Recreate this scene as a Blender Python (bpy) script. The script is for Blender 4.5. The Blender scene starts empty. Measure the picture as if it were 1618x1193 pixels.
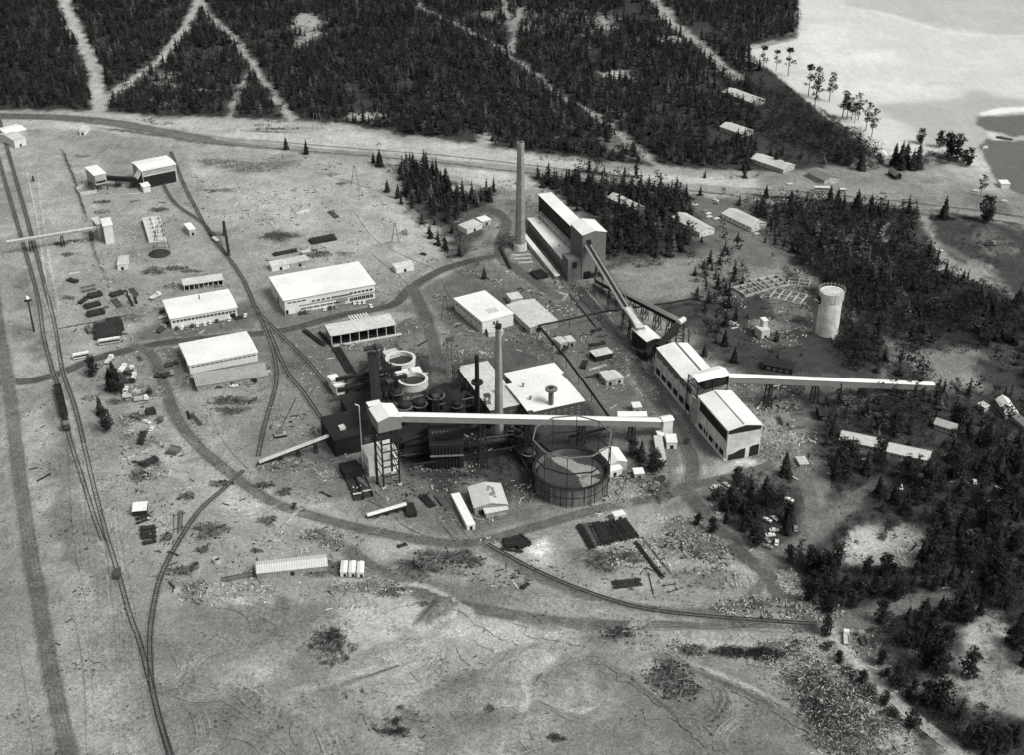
import bpy, math, random
import numpy as np
from mathutils import Vector, Matrix
random.seed(7); np.random.seed(7)
S = bpy.context.scene
COL = S.collection
R = math.radians
# ------------------------------------------------ camera, world, sun, exposure
CAM_H, TILT, FPX = 340.0, R(30.0), 2093.0
cd = bpy.data.cameras.new('camera'); cam = bpy.data.objects.new('camera', cd); COL.objects.link(cam)
cam.location = (0, 0, CAM_H); cam.rotation_euler = (R(90) - TILT, 0, 0)
cd.sensor_width = 36; cd.lens = 36 * FPX / 1618; cd.clip_start = 1; cd.clip_end = 30000
S.camera = cam
SUN_EL, SUN_AZ = 50.0, 122.0     # azimuth from +Y clockwise: behind the camera, to the right
w = bpy.data.worlds.new('World'); S.world = w; w.use_nodes = True
nt = w.node_tree; nt.nodes.clear()
sk = nt.nodes.new('ShaderNodeTexSky'); sk.sky_type = 'NISHITA'; sk.sun_disc = False
sk.sun_elevation = R(SUN_EL); sk.sun_rotation = R(SUN_AZ); sk.dust_density = 4; sk.air_density = 1.0
bw = nt.nodes.new('ShaderNodeRGBToBW'); bg = nt.nodes.new('ShaderNodeBackground'); bg.inputs[1].default_value = 0.11
wo = nt.nodes.new('ShaderNodeOutputWorld')
nt.links.new(sk.outputs[0], bw.inputs[0]); nt.links.new(bw.outputs[0], bg.inputs[0]); nt.links.new(bg.outputs[0], wo.inputs[0])
sd = bpy.data.lights.new('sun', 'SUN'); sun = bpy.data.objects.new('sun', sd); COL.objects.link(sun)
sd.energy = 1.5; sd.angle = R(20); sd.color = (1, 0.985, 0.95)
az, el = R(SUN_AZ), R(SUN_EL)
sv = Vector((math.sin(az) * math.cos(el), math.cos(az) * math.cos(el), math.sin(el)))
sun.rotation_euler = sv.to_track_quat('Z', 'Y').to_euler()
S.view_settings.view_transform = 'Standard'; S.view_settings.look = 'None'
S.view_settings.gamma = 1; S.view_settings.exposure = 0.46
S.render.engine = 'CYCLES'
# ------------------------------------------------ photo pixel -> world point at height z
ct, st = math.cos(TILT), math.sin(TILT)
def G(px, py, z=0.0):
    u = px - 809.0; v = py - 596.5
    dy = FPX * ct - v * st; dz = -FPX * st - v * ct
    t = (z - CAM_H) / dz
    return Vector((u * t, dy * t, z))
def toPix(x, y):
    # ground point -> photo pixel, arrays allowed (used only to know which things are in view)
    zc = y * ct + CAM_H * st; up = y * st - CAM_H * ct
    return 809 + FPX * x / zc, 596.5 - FPX * up / zc
# ------------------------------------------------ materials
TINT = (1.0, 0.99, 0.957)
def mat(name, tone, var=0.15, scale=0.5, rough=0.85, kind=None, bump=0.0, spec=0.3, metallic=0.0, big=0.0):
    m = bpy.data.materials.new(name); m.use_nodes = True; n = m.node_tree; b = n.nodes['Principled BSDF']
    b.inputs['Roughness'].default_value = rough; b.inputs['Specular IOR Level'].default_value = spec
    b.inputs['Metallic'].default_value = metallic
    geo = n.nodes.new('ShaderNodeNewGeometry')
    tc = n.nodes.new('ShaderNodeTexCoord')
    no = n.nodes.new('ShaderNodeTexNoise'); no.inputs['Scale'].default_value = scale; no.inputs['Detail'].default_value = 6
    no.inputs['Roughness'].default_value = 0.65
    n.links.new(geo.outputs['Position'], no.inputs['Vector'])
    mr = n.nodes.new('ShaderNodeMapRange'); mr.inputs[1].default_value = 0.3; mr.inputs[2].default_value = 0.7
    mr.inputs[3].default_value = tone * (1 - var); mr.inputs[4].default_value = tone * (1 + var)
    n.links.new(no.outputs['Fac'], mr.inputs[0]); val = mr.outputs[0]
    if kind in ('corr_x', 'corr_y', 'seam_x', 'seam_y'):
        sx = n.nodes.new('ShaderNodeSeparateXYZ'); n.links.new(tc.outputs['Object'], sx.inputs[0])
        mm = n.nodes.new('ShaderNodeMath'); mm.operation = 'MULTIPLY'
        n.links.new(sx.outputs['X' if kind[-1] == 'x' else 'Y'], mm.inputs[0])
        mm.inputs[1].default_value = 1.0 if kind[0] == 'c' else 0.42
        fr = n.nodes.new('ShaderNodeMath'); fr.operation = 'FRACT'; n.links.new(mm.outputs[0], fr.inputs[0])
        gt = n.nodes.new('ShaderNodeMath'); gt.operation = 'LESS_THAN'; n.links.new(fr.outputs[0], gt.inputs[0])
        gt.inputs[1].default_value = 0.35 if kind[0] == 'c' else 0.06
        k = n.nodes.new('ShaderNodeMath'); k.operation = 'MULTIPLY_ADD'; n.links.new(gt.outputs[0], k.inputs[0])
        k.inputs[1].default_value = -0.28 if kind[0] == 'c' else -0.13; k.inputs[2].default_value = 1
        k2 = n.nodes.new('ShaderNodeMath'); k2.operation = 'MULTIPLY'; n.links.new(val, k2.inputs[0]); n.links.new(k.outputs[0], k2.inputs[1]); val = k2.outputs[0]
    if big:
        nb = n.nodes.new('ShaderNodeTexNoise'); nb.inputs['Scale'].default_value = 0.06; nb.inputs['Detail'].default_value = 3
        n.links.new(geo.outputs['Position'], nb.inputs['Vector'])
        mb = n.nodes.new('ShaderNodeMapRange'); mb.inputs[1].default_value = 0.35; mb.inputs[2].default_value = 0.65
        mb.inputs[3].default_value = 1 - big; mb.inputs[4].default_value = 1 + big; n.links.new(nb.outputs['Fac'], mb.inputs[0])
        k3 = n.nodes.new('ShaderNodeMath'); k3.operation = 'MULTIPLY'; n.links.new(val, k3.inputs[0]); n.links.new(mb.outputs[0], k3.inputs[1]); val = k3.outputs[0]
    cb = n.nodes.new('ShaderNodeVectorMath'); cb.operation = 'SCALE'; cb.inputs[0].default_value = TINT
    n.links.new(val, cb.inputs['Scale']); n.links.new(cb.outputs[0], b.inputs['Base Color'])
    if bump:
        bp = n.nodes.new('ShaderNodeBump'); bp.inputs['Strength'].default_value = bump; bp.inputs['Distance'].default_value = 0.3
        n.links.new(no.outputs['Fac'], bp.inputs['Height']); n.links.new(bp.outputs[0], b.inputs['Normal'])
    return m
def soil_mat(name, grain=1.0):
    m = bpy.data.materials.new(name); m.use_nodes = True; n = m.node_tree; b = n.nodes['Principled BSDF']
    b.inputs['Roughness'].default_value = 0.95; b.inputs['Specular IOR Level'].default_value = 0.1
    at = n.nodes.new('ShaderNodeAttribute'); at.attribute_name = 'tone'
    geo = n.nodes.new('ShaderNodeNewGeometry')
    def noise(sc, det, lo, hi, rough=0.6, vec=None, dist=0.0):
        no = n.nodes.new('ShaderNodeTexNoise'); no.inputs['Scale'].default_value = sc; no.inputs['Detail'].default_value = det
        no.inputs['Roughness'].default_value = rough; no.inputs['Distortion'].default_value = dist
        n.links.new(vec or geo.outputs['Position'], no.inputs['Vector'])
        mr = n.nodes.new('ShaderNodeMapRange'); mr.inputs[1].default_value = 0.3; mr.inputs[2].default_value = 0.7
        mr.inputs[3].default_value = lo; mr.inputs[4].default_value = hi; mr.clamp = False
        n.links.new(no.outputs['Fac'], mr.inputs[0]); return mr.outputs[0], no
    def mul(a, c):
        k = n.nodes.new('ShaderNodeMath'); k.operation = 'MULTIPLY'; n.links.new(a, k.inputs[0]); n.links.new(c, k.inputs[1]); return k.outputs[0]
    g = grain
    a1, n1 = noise(0.7, 5, 1 - .42 * g, 1 + .42 * g, 0.8)
    a2, n2 = noise(0.12, 7, 1 - .25 * g, 1 + .25 * g, 0.7, dist=0.9)
    a3, n3 = noise(0.024, 5, 1 - .24 * g, 1 + .22 * g, dist=0.5)
    # drawn-out streaks left by scrapers and wheels, in world directions
    mp = n.nodes.new('ShaderNodeMapping'); mp.inputs['Rotation'].default_value = (0, 0, R(38)); mp.inputs['Scale'].default_value = (0.5, 0.035, 1)
    n.links.new(geo.outputs['Position'], mp.inputs[0])
    a4, n4 = noise(1.0, 3, 0.93, 1.07, vec=mp.outputs[0], dist=0.8)
    a5, n5 = noise(1.9, 1, 1 - .26 * g, 1 + .26 * g, 0.5)
    v = mul(mul(mul(mul(mul(at.outputs['Fac'], a1), a2), a3), a4), a5)
    # tufts, clods and stones: small dark and pale spots gathered in drifts
    def specks(sc, thr, mul_, nsc, lo, hi):
        vo = n.nodes.new('ShaderNodeTexVoronoi'); vo.inputs['Scale'].default_value = sc; n.links.new(geo.outputs['Position'], vo.inputs['Vector'])
        lt = n.nodes.new('ShaderNodeMapRange'); lt.inputs[1].default_value = thr; lt.inputs[2].default_value = thr * 1.6; lt.inputs[3].default_value = 1; lt.inputs[4].default_value = 0; n.links.new(vo.outputs['Distance'], lt.inputs[0])
        ms, _ = noise(nsc, 4, 0, 1); mk = n.nodes.new('ShaderNodeMapRange'); mk.inputs[1].default_value = lo; mk.inputs[2].default_value = hi; n.links.new(ms, mk.inputs[0])
        q = mul(lt.outputs[0], mk.outputs[0]); k = n.nodes.new('ShaderNodeMath'); k.operation = 'MULTIPLY_ADD'; n.links.new(q, k.inputs[0]); k.inputs[1].default_value = mul_ - 1; k.inputs[2].default_value = 1; return k.outputs[0]
    if grain > .5:
        v = mul(v, specks(.42, .2, .42, .05, .45, .8)); v = mul(v, specks(.8, .2, .5, .09, .4, .75)); v = mul(v, specks(.63, .18, 1.6, .07, .5, .85))
    mx = n.nodes.new('ShaderNodeMath'); mx.operation = 'MAXIMUM'; n.links.new(v, mx.inputs[0]); mx.inputs[1].default_value = 0.012
    cb = n.nodes.new('ShaderNodeVectorMath'); cb.operation = 'SCALE'; cb.inputs[0].default_value = TINT
    n.links.new(mx.outputs[0], cb.inputs['Scale']); n.links.new(cb.outputs[0], b.inputs['Base Color'])
    bp = n.nodes.new('ShaderNodeBump'); bp.inputs['Strength'].default_value = 0.45; bp.inputs['Distance'].default_value = 0.6
    n.links.new(n2.outputs['Fac'], bp.inputs['Height'])
    bp2 = n.nodes.new('ShaderNodeBump'); bp2.inputs['Strength'].default_value = 0.35; bp2.inputs['Distance'].default_value = 0.15
    n.links.new(n1.outputs['Fac'], bp2.inputs['Height']); n.links.new(bp.outputs[0], bp2.inputs['Normal'])
    n.links.new(bp2.outputs[0], b.inputs['Normal'])
    return m
M = {}
M['soil'] = soil_mat('soil'); M['ice'] = soil_mat('lake_ice', 0.3)
M['roof_white'] = mat('white_roof_sheet', 0.8, 0.09, 0.5, 0.7, 'seam_x', big=0.07)
M['roof_white_y'] = mat('white_roof_sheet_lengthwise', 0.8, 0.09, 0.5, 0.7, 'seam_y', big=0.07)
M['roof_pale'] = mat('pale_weathered_roof', 0.55, 0.22, 0.5, 0.85, 'seam_x', big=0.1)
M['roof_barrack'] = mat('pale_barrack_roof', 0.52, 0.18, 0.5, 0.85, 'seam_y', big=0.1)
M['roof_corr'] = mat('corrugated_roof', 0.36, 0.2, 0.4, 0.7, 'corr_x', big=0.1)
M['roof_corr_w'] = mat('bright_corrugated_roof', 0.62, 0.1, 0.4, 0.7, 'corr_x')
M['roof_tar'] = mat('tar_roof', 0.02, 0.3, 0.4, 0.8, big=0.2)
M['roof_grey'] = mat('grey_felt_roof', 0.2, 0.2, 0.5, 0.9, big=0.15)
M['wall_white'] = mat('white_render', 0.66, 0.1, 0.5, 0.85, big=0.05)
M['wall_pale'] = mat('stained_concrete', 0.4, 0.3, 0.25, 0.9, big=0.2)
M['wall_light'] = mat('pale_streaked_concrete', 0.6, 0.25, 0.3, 0.9, big=0.15)
M['needle_pale'] = mat('pale_birch_twigs', 0.075, 0.6, 0.3, 0.9, spec=0.15, big=0.3)
M['wall_grey'] = mat('grey_cladding', 0.17, 0.15, 0.4, 0.85, 'corr_x')
M['wall_grey_y'] = mat('grey_cladding_side', 0.15, 0.15, 0.4, 0.85, 'corr_y')
M['conv_side'] = mat('conveyor_side_sheet', 0.2, 0.12, 0.4, 0.85)
M['wall_brick'] = mat('dark_brick', 0.075, 0.25, 0.6, 0.9)
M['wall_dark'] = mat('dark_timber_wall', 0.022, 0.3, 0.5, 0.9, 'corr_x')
M['wall_shed'] = mat('weathered_board_wall', 0.3, 0.35, 0.5, 0.9, 'corr_x')
M['void'] = mat('shaded_interior_and_soot', 0.02, 0.3, 0.5, 0.95)  # near-black stands in for the shade inside openings; also real soot and coal
M['glass'] = mat('window_glass', 0.02, 0.3, 0.5, 0.12, spec=0.5)
M['frame'] = mat('window_frame_paint', 0.6, 0.1, 1.0, 0.7)
M['steel_dark'] = mat('dark_steel', 0.022, 0.3, 0.6, 0.6)
M['steel_grey'] = mat('grey_steel', 0.17, 0.25, 0.6, 0.6)
M['concrete'] = mat('chimney_concrete', 0.27, 0.22, 0.35, 0.9, big=0.12)
M['concrete_w'] = mat('pale_concrete', 0.55, 0.25, 0.4, 0.9, big=0.12)
M['timber'] = mat('pale_timber', 0.42, 0.35, 0.8, 0.9)
M['timber_d'] = mat('tarred_timber', 0.035, 0.45, 0.7, 0.9)
M['timber_m'] = mat('grey_timber', 0.13, 0.4, 0.8, 0.9)
M['needle'] = mat('conifer_needles', 0.021, 0.75, 0.16, 0.9, spec=0.15, big=0.35)
M['needle2'] = mat('pine_needles', 0.03, 0.6, 0.2, 0.9, spec=0.15, big=0.3)
M['leaf'] = mat('bare_scrub', 0.04, 0.5, 0.3, 0.9, spec=0.15, big=0.3)
M['bark'] = mat('tree_bark', 0.12, 0.4, 1.0, 0.9)
M['sleeper'] = mat('weathered_sleeper', 0.1, 0.3, 0.7, 0.9)
M['gas_wall'] = mat('gas_tank_paint', 0.13, 0.4, 0.35, 0.85, big=0.3)
M['silo_conc'] = mat('fresh_silo_concrete', 0.66, 0.3, 0.3, 0.9, big=0.2)
M['rail'] = mat('rail_steel', 0.03, 0.3, 0.7, 0.5)
M['car_w'] = mat('white_car_paint', 0.75, 0.05, 1.0, 0.3, spec=0.5)
M['car_g'] = mat('grey_car_paint', 0.25, 0.1, 1.0, 0.3, spec=0.5)
M['car_d'] = mat('dark_car_paint', 0.03, 0.1, 1.0, 0.3, spec=0.5)
M['rubber'] = mat('tyre_rubber', 0.02, 0.1, 1.0, 0.9)
M['rock_w'] = mat('pale_rubble', 0.6, 0.3, 0.8, 0.9)
M['rock_g'] = mat('grey_rubble', 0.25, 0.4, 0.8, 0.9)
M['sludge'] = mat('dark_tank_water', 0.045, 0.3, 0.5, 0.35)
M['deck_p'] = mat('pale_plate', 0.3, 0.2, 0.5, 0.8)
M['deck_d'] = mat('rusty_plate', 0.06, 0.3, 0.5, 0.8)
# ------------------------------------------------ mesh builder
class MB:
    def __init__(s): s.v = []; s.f = []; s.m = []
    def add(s, vs, fs, mi=0):
        o = len(s.v); s.v += [tuple(p) for p in vs]; s.f += [tuple(i + o for i in f) for f in fs]; s.m += [mi] * len(fs); return s
    def hexa(s, p, mi=0):   # 8 points: bottom 4 ccw, top 4 ccw
        return s.add(p, [(3, 2, 1, 0), (4, 5, 6, 7), (0, 1, 5, 4), (1, 2, 6, 5), (2, 3, 7, 6), (3, 0, 4, 7)], mi)
    def box(s, x0, x1, y0, y1, z0, z1, mi=0):
        return s.hexa([(x0, y0, z0), (x1, y0, z0), (x1, y1, z0), (x0, y1, z0), (x0, y0, z1), (x1, y0, z1), (x1, y1, z1), (x0, y1, z1)], mi)
    def obox(s, c, ux, lx, ly, lz, mi=0):   # centre, heading angle, half lengths
        c = Vector(c); a = Vector((math.cos(ux), math.sin(ux), 0)) * lx; b = Vector((-math.sin(ux), math.cos(ux), 0)) * ly; u = Vector((0, 0, lz))
        return s.hexa([c - a - b - u, c + a - b - u, c + a + b - u, c - a + b - u, c - a - b + u, c + a - b + u, c + a + b + u, c - a + b + u], mi)
    def beam(s, p, q, w_, h_=None, mi=0):
        h_ = h_ or w_; p = Vector(p); q = Vector(q); d = (q - p).normalized()
        up = Vector((0, 0, 1)) if abs(d.z) < 0.97 else Vector((0, 1, 0))
        a = d.cross(up).normalized() * (w_ / 2); b = a.cross(d).normalized() * (h_ / 2)
        return s.hexa([p + a - b, q + a - b, q - a - b, p - a - b, p + a + b, q + a + b, q - a + b, p - a + b], mi)
    def cyl(s, p, q, r0, r1=None, n=12, mi=0, cap=True):
        r1 = r0 if r1 is None else r1; p = Vector(p); q = Vector(q); d = (q - p).normalized()
        up = Vector((0, 0, 1)) if abs(d.z) < 0.9 else Vector((1, 0, 0))
        a = d.cross(up).normalized(); b = d.cross(a)
        vs = []
        for k in range(n):
            t = 2 * math.pi * k / n; e = a * math.cos(t) + b * math.sin(t); vs += [p + e * r0, q + e * r1]
        fs = [(2 * k, 2 * k + 1, (2 * k + 3) % (2 * n), (2 * k + 2) % (2 * n)) for k in range(n)]
        if cap: fs += [tuple(2 * k for k in range(n)), tuple(2 * k + 1 for k in reversed(range(n)))]
        return s.add(vs, fs, mi)
    def ring(s, c, r0, r1, z0, z1, n=40, mi=0):  # hollow wall, inner r0 outer r1
        vs = []; cx, cy = c
        for k in range(n):
            t = 2 * math.pi * k / n; x, y = math.cos(t), math.sin(t)
            vs += [(cx + x * r1, cy + y * r1, z0), (cx + x * r1, cy + y * r1, z1), (cx + x * r0, cy + y * r0, z1), (cx + x * r0, cy + y * r0, z0)]
        fs = []
        for k in range(n):
            a = 4 * k; b = 4 * ((k + 1) % n)
            for j in range(4): fs.append((a + j, b + j, b + (j + 1) % 4, a + (j + 1) % 4))
        return s.add(vs, fs, mi)
    def prof(s, pts, axis, t0, t1, mi=0):   # closed profile (s,z) extruded along x or y
        n = len(pts)
        if axis == 'x': vs = [(t0, a, z) for a, z in pts] + [(t1, a, z) for a, z in pts]
        else: vs = [(a, t0, z) for a, z in pts] + [(a, t1, z) for a, z in pts]
        fs = [tuple(range(n)), tuple(reversed(range(n, 2 * n)))] + [(k, (k + 1) % n, (k + 1) % n + n, k + n) for k in range(n)]
        return s.add(vs, fs, mi)
    def mesh(s, name, mats):
        me = bpy.data.meshes.new(name); me.from_pydata(s.v, [], s.f)
        for m in (mats if isinstance(mats, (list, tuple)) else [mats]): me.materials.append(M[m] if isinstance(m, str) else m)
        if any(s.m): me.polygons.foreach_set('material_index', s.m)
        me.update()
        import bmesh
        b = bmesh.new(); b.from_mesh(me); bmesh.ops.recalc_face_normals(b, faces=b.faces); b.to_mesh(me); b.free()
        return me
    def build(s, name, mats, parent=None, loc=None, rz=0.0):
        o = bpy.data.objects.new(name, s.mesh(name, mats)); COL.objects.link(o)
        if parent is not None: o.parent = parent
        if loc is not None: o.location = loc
        if rz: o.rotation_euler[2] = rz
        return o
def tag(o, label, cat, group=None, kind=None):
    if label: o['label'] = label
    if cat: o['category'] = cat
    if group: o['group'] = group
    if kind: o['kind'] = kind
    return o
def thing(name, label, cat, loc, rz=0.0, group=None):
    o = bpy.data.objects.new(name, None); COL.objects.link(o); o.location = loc; o.rotation_euler[2] = rz
    o.empty_display_size = 0.5
    return tag(o, label, cat, group)
def copy_tree(o, parent=None):
    c = o.copy(); COL.objects.link(c)
    if parent is not None: c.parent = parent
    for ch in list(o.children): copy_tree(ch, c)
    return c
FOOT = []    # footprints (O, ux, uy, L, W)
def frame(A, B, C, h):
    if not isinstance(B, tuple):     # B is a width in metres, A -> C the long left side
        a, c = G(*A, h), G(*C, h); uy = c - a; W = uy.length; uy.normalize(); ux = Vector((uy.y, -uy.x, 0))
        FOOT.append((a.copy(), ux, uy, B, W)); return Vector((a.x, a.y, 0)), math.atan2(ux.y, ux.x), B, W
    a, b, c = G(*A, h), G(*B, h), G(*C, h)
    ux = (b - a); L = ux.length; ux.normalize(); uy = Vector((-ux.y, ux.x, 0)); W = (c - a).dot(uy)
    if W < 0: W = -W; a = a - uy * W
    FOOT.append((a.copy(), ux, uy, L, W))
    return Vector((a.x, a.y, 0)), math.atan2(ux.y, ux.x), L, W
WC = {}; DIM = {}
def window(root, face, u, z, w_, h_, L, W, nx=1, label=None):
    key = (round(w_, 2), round(h_, 2), nx)
    if key not in WC:
        f = MB(); t = 0.09
        f.box(-w_ / 2, w_ / 2, -0.1, 0.02, 0, t); f.box(-w_ / 2, w_ / 2, -0.1, 0.02, h_ - t, h_)
        f.box(-w_ / 2, -w_ / 2 + t, -0.1, 0.02, t, h_ - t); f.box(w_ / 2 - t, w_ / 2, -0.1, 0.02, t, h_ - t)
        for k in range(1, nx): xx = -w_ / 2 + w_ * k / nx; f.box(xx - t / 2, xx + t / 2, -0.1, 0.02, t, h_ - t)
        g = MB().box(-w_ / 2 + t, w_ / 2 - t, -0.05, -0.003, t, h_ - t)
        WC[key] = (f.mesh('window', 'frame'), g.mesh('pane', 'glass'))
    o = bpy.data.objects.new('window', WC[key][0]); COL.objects.link(o); o.parent = root
    if face == 'F': o.location = (u, 0, z)
    elif face == 'L': o.location = (0, u, z); o.rotation_euler[2] = -math.pi / 2
    elif face == 'R': o.location = (L, u, z); o.rotation_euler[2] = math.pi / 2
    p = bpy.data.objects.new('pane', WC[key][1]); COL.objects.link(p); p.parent = o
    return o
def building(label, A, B, C, h, roof='gable_x', rise=1.2, wall='wall_white', rm='roof_white', wins=(), doors=(), name='building', cat='building', o=0.45, group=None, z0=0.0, chim=None, th=0.25):
    loc, rz, L, W = frame(A, B, C, h); loc.z = z0; h = h - z0
    root = thing(name, label, cat, loc, rz, group)
    wb, rb = MB(), MB()
    if roof == 'gable_x':
        s_ = rise / (W / 2)
        wb.prof([(0, 0), (W, 0), (W, h), (W / 2, h + rise), (0, h)], 'x', 0, L)
        rb.prof([(-o, h - s_ * o + .03), (W / 2, h + rise + .03), (W + o, h - s_ * o + .03), (W + o, h - s_ * o + th), (W / 2, h + rise + th), (-o, h - s_ * o + th)], 'x', -o, L + o)
    elif roof == 'gable_y':
        s_ = rise / (L / 2)
        wb.prof([(0, 0), (L, 0), (L, h), (L / 2, h + rise), (0, h)], 'y', 0, W)
        rb.prof([(-o, h - s_ * o + .03), (L / 2, h + rise + .03), (L + o, h - s_ * o + .03), (L + o, h - s_ * o + th), (L / 2, h + rise + th), (-o, h - s_ * o + th)], 'y', -o, W + o)
    elif roof == 'mono':
        s_ = rise / W
        wb.prof([(0, 0), (W, 0), (W, h + rise), (0, h)], 'x', 0, L)
        rb.prof([(-o, h - s_ * o + .03), (W + o, h + rise + s_ * o + .03), (W + o, h + rise + s_ * o + th), (-o, h - s_ * o + th)], 'x', -o, L + o)
    else:
        wb.box(0, L, 0, W, 0, h); rb.box(-o, L + o, -o, W + o, h + .01, h + th)
    wb.build('wall', wall, root); ro = rb.build('roof', rm, root)
    for wn in wins:   # (face, count, z, w, h, margin0, margin1, nx)
        face, cnt, z, ww, hh, m0, m1, nx = wn; T = L if face == 'F' else W
        for k in range(cnt): window(root, face, m0 + (T - m0 - m1) * (k + .5) / cnt, z, ww, hh, L, W, nx)
    for face, u, dw, dh, mm in doors:
        d = MB()
        u = u * (L if face == 'F' else W)
        if face == 'F': d.box(u - dw / 2, u + dw / 2, -0.08, -0.003, 0.02, dh)
        elif face == 'L': d.box(-0.08, -0.003, u - dw / 2, u + dw / 2, 0.02, dh)
        else: d.box(L + 0.003, L + 0.08, u - dw / 2, u + dw / 2, 0.02, dh)
        d.build('door', mm, root)
    if chim:
        for cx, cy, ch, cw in chim:
            MB().box(cx * L - cw, cx * L + cw, cy * W - cw, cy * W + cw, h - .2, h + rise + ch).build('chimney', 'wall_brick', ro)
    DIM[root.name] = (L, W)
    return root
# ------------------------------------------------ ground tones (albedo), evaluated in world metres
def _hash(ix, iy, seed):
    h = (ix.astype(np.int64) * 374761393 + iy.astype(np.int64) * 668265263 + seed * 2147483647) & 0xFFFFFFFF
    h = ((h ^ (h >> 13)) * 1274126177) & 0xFFFFFFFF
    return ((h ^ (h >> 16)) & 0xFFFF) / 65535.0
def vnoise(x, y, sc, seed=1):
    x = x / sc; y = y / sc; ix = np.floor(x); iy = np.floor(y); fx = x - ix; fy = y - iy
    fx = fx * fx * (3 - 2 * fx); fy = fy * fy * (3 - 2 * fy)
    a = _hash(ix, iy, seed); b = _hash(ix + 1, iy, seed); c = _hash(ix, iy + 1, seed); d = _hash(ix + 1, iy + 1, seed)
    return (a * (1 - fx) + b * fx) * (1 - fy) + (c * (1 - fx) + d * fx) * fy
def fbm(x, y, sc, seed=1, o=4):
    r = 0; a = 0.5; t = 0
    for k in range(o): r = r + a * vnoise(x, y, sc, seed + k * 7); t += a; a *= .55; sc *= .47
    return r / t
def smooth_pts(P, step=3.0, closed=False):
    P = [Vector((p[0], p[1], 0)) for p in P]
    if len(P) < 3: 
        n = max(2, int((P[1] - P[0]).length / step)); return [P[0].lerp(P[1], k / n) for k in range(n + 1)]
    Q = [P[0] * 2 - P[1]] + P + [P[-1] * 2 - P[-2]]; out = []
    for i in range(1, len(Q) - 2):
        a, b, c, d = Q[i - 1:i + 3]; n = max(2, int((c - b).length / step))
        for k in range(n):
            t = k / n
            out.append(.5 * ((2 * b) + (c - a) * t + (2 * a - 5 * b + 4 * c - d) * t * t + (3 * b - a - 3 * c + d) * t * t * t))
    out.append(P[-1]); return out
def wpts(px): return [tuple(G(x, y)[:2]) for x, y in px]
def inside(x, y, P):
    r = np.zeros(x.shape, bool); n = len(P)
    for i in range(n):
        x0, y0 = P[i]; x1, y1 = P[(i + 1) % n]
        if y0 == y1: continue
        c = ((y0 > y) != (y1 > y)) & (x < (x1 - x0) * (y - y0) / (y1 - y0) + x0); r ^= c
    return r
def dline(x, y, P, closed=False):
    d = np.full(x.shape, 1e9); n = len(P)
    for i in range(n if closed else n - 1):
        x0, y0 = P[i][:2]; x1, y1 = P[(i + 1) % n][:2]; dx, dy = x1 - x0, y1 - y0; L = dx * dx + dy * dy + 1e-9
        t = np.clip(((x - x0) * dx + (y - y0) * dy) / L, 0, 1)
        d = np.minimum(d, (x - x0 - t * dx) ** 2 + (y - y0 - t * dy) ** 2)
    return np.sqrt(d)
def ss(a, b, v): t = np.clip((v - a) / (b - a), 0, 1); return t * t * (3 - 2 * t)
PAINT = []   # (kind, world pts, bbox, feather/width, tone, strength, ragged)
def P_(px, f, tone, s=1.0, rag=1.0): 
    W_ = wpts(px); a = np.array(W_); PAINT.append(('p', W_, (a.min(0) - 3 * f - 20, a.max(0) + 3 * f + 20), f, tone, s, rag))
def L_(px, w_, f, tone, s=1.0, rag=1.0):
    W_ = [tuple(p[:2]) for p in smooth_pts(wpts(px), 12)]; a = np.array(W_); PAINT.append(('l', W_, (a.min(0) - w_ - f * 3 - 10, a.max(0) + w_ + f * 3 + 10), f, tone, s, rag, w_))
def E_(px, py, rx, ry, f, tone, s=1.0, rag=1.0):
    P_([(px + rx * math.cos(k * math.pi / 5), py + ry * math.sin(k * math.pi / 5)) for k in range(10)], f, tone, s, rag)
ICE = 0.46
LAKE = wpts([(1262, -80), (1266, 12), (1267, 48), (1255, 62), (1222, 66), (1190, 66), (1182, 74), (1205, 100), (1240, 128), (1285, 165), (1330, 196), (1383, 236), (1430, 232), (1455, 226), (1500, 240), (1538, 244), (1560, 258), (1580, 288), (1600, 292), (1640, 320), (1760, 360), (1760, -80)])
# sandy opens
P_([(-400, 176), (160, 180), (230, 186), (480, 192), (560, 205), (650, 222), (800, 235), (860, 246), (960, 268), (1080, 276), (1300, 284), (1480, 290), (1560, 290), (1600, 350), (1440, 345), (1250, 330), (1080, 306), (940, 290), (800, 300), (640, 258), (400, 235), (150, 205), (-400, 200)], 3, .34)
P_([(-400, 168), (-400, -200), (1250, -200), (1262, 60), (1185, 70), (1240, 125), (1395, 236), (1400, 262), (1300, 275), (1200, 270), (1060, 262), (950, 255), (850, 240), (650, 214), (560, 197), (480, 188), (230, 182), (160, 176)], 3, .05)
P_([(1390, 235), (1520, 240), (1560, 270), (1600, 300), (1760, 380), (1760, 340), (1640, 345), (1480, 325), (1200, 296), (1200, 275), (1330, 262)], 5, .2)
# right woods floor
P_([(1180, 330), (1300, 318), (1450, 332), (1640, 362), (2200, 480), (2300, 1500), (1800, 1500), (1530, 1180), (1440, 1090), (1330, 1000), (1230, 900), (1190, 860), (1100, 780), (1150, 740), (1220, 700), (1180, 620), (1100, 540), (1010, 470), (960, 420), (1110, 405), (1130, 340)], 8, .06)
P_([(1050, 300), (1250, 322), (1240, 420), (1170, 470), (1100, 470), (960, 440), (955, 400), (1100, 390)], 8, .14)
P_([(960, 425), (1060, 410), (1150, 400), (1180, 420), (1100, 465), (1030, 480), (965, 460)], 6, .2)
P_([(835, 275), (930, 268), (1080, 295), (1110, 345), (1100, 400), (960, 405), (900, 320)], 5, .06)
P_([(628, 246), (700, 285), (782, 298), (778, 328), (735, 400), (705, 410), (640, 322)], 4, .07)
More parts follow.
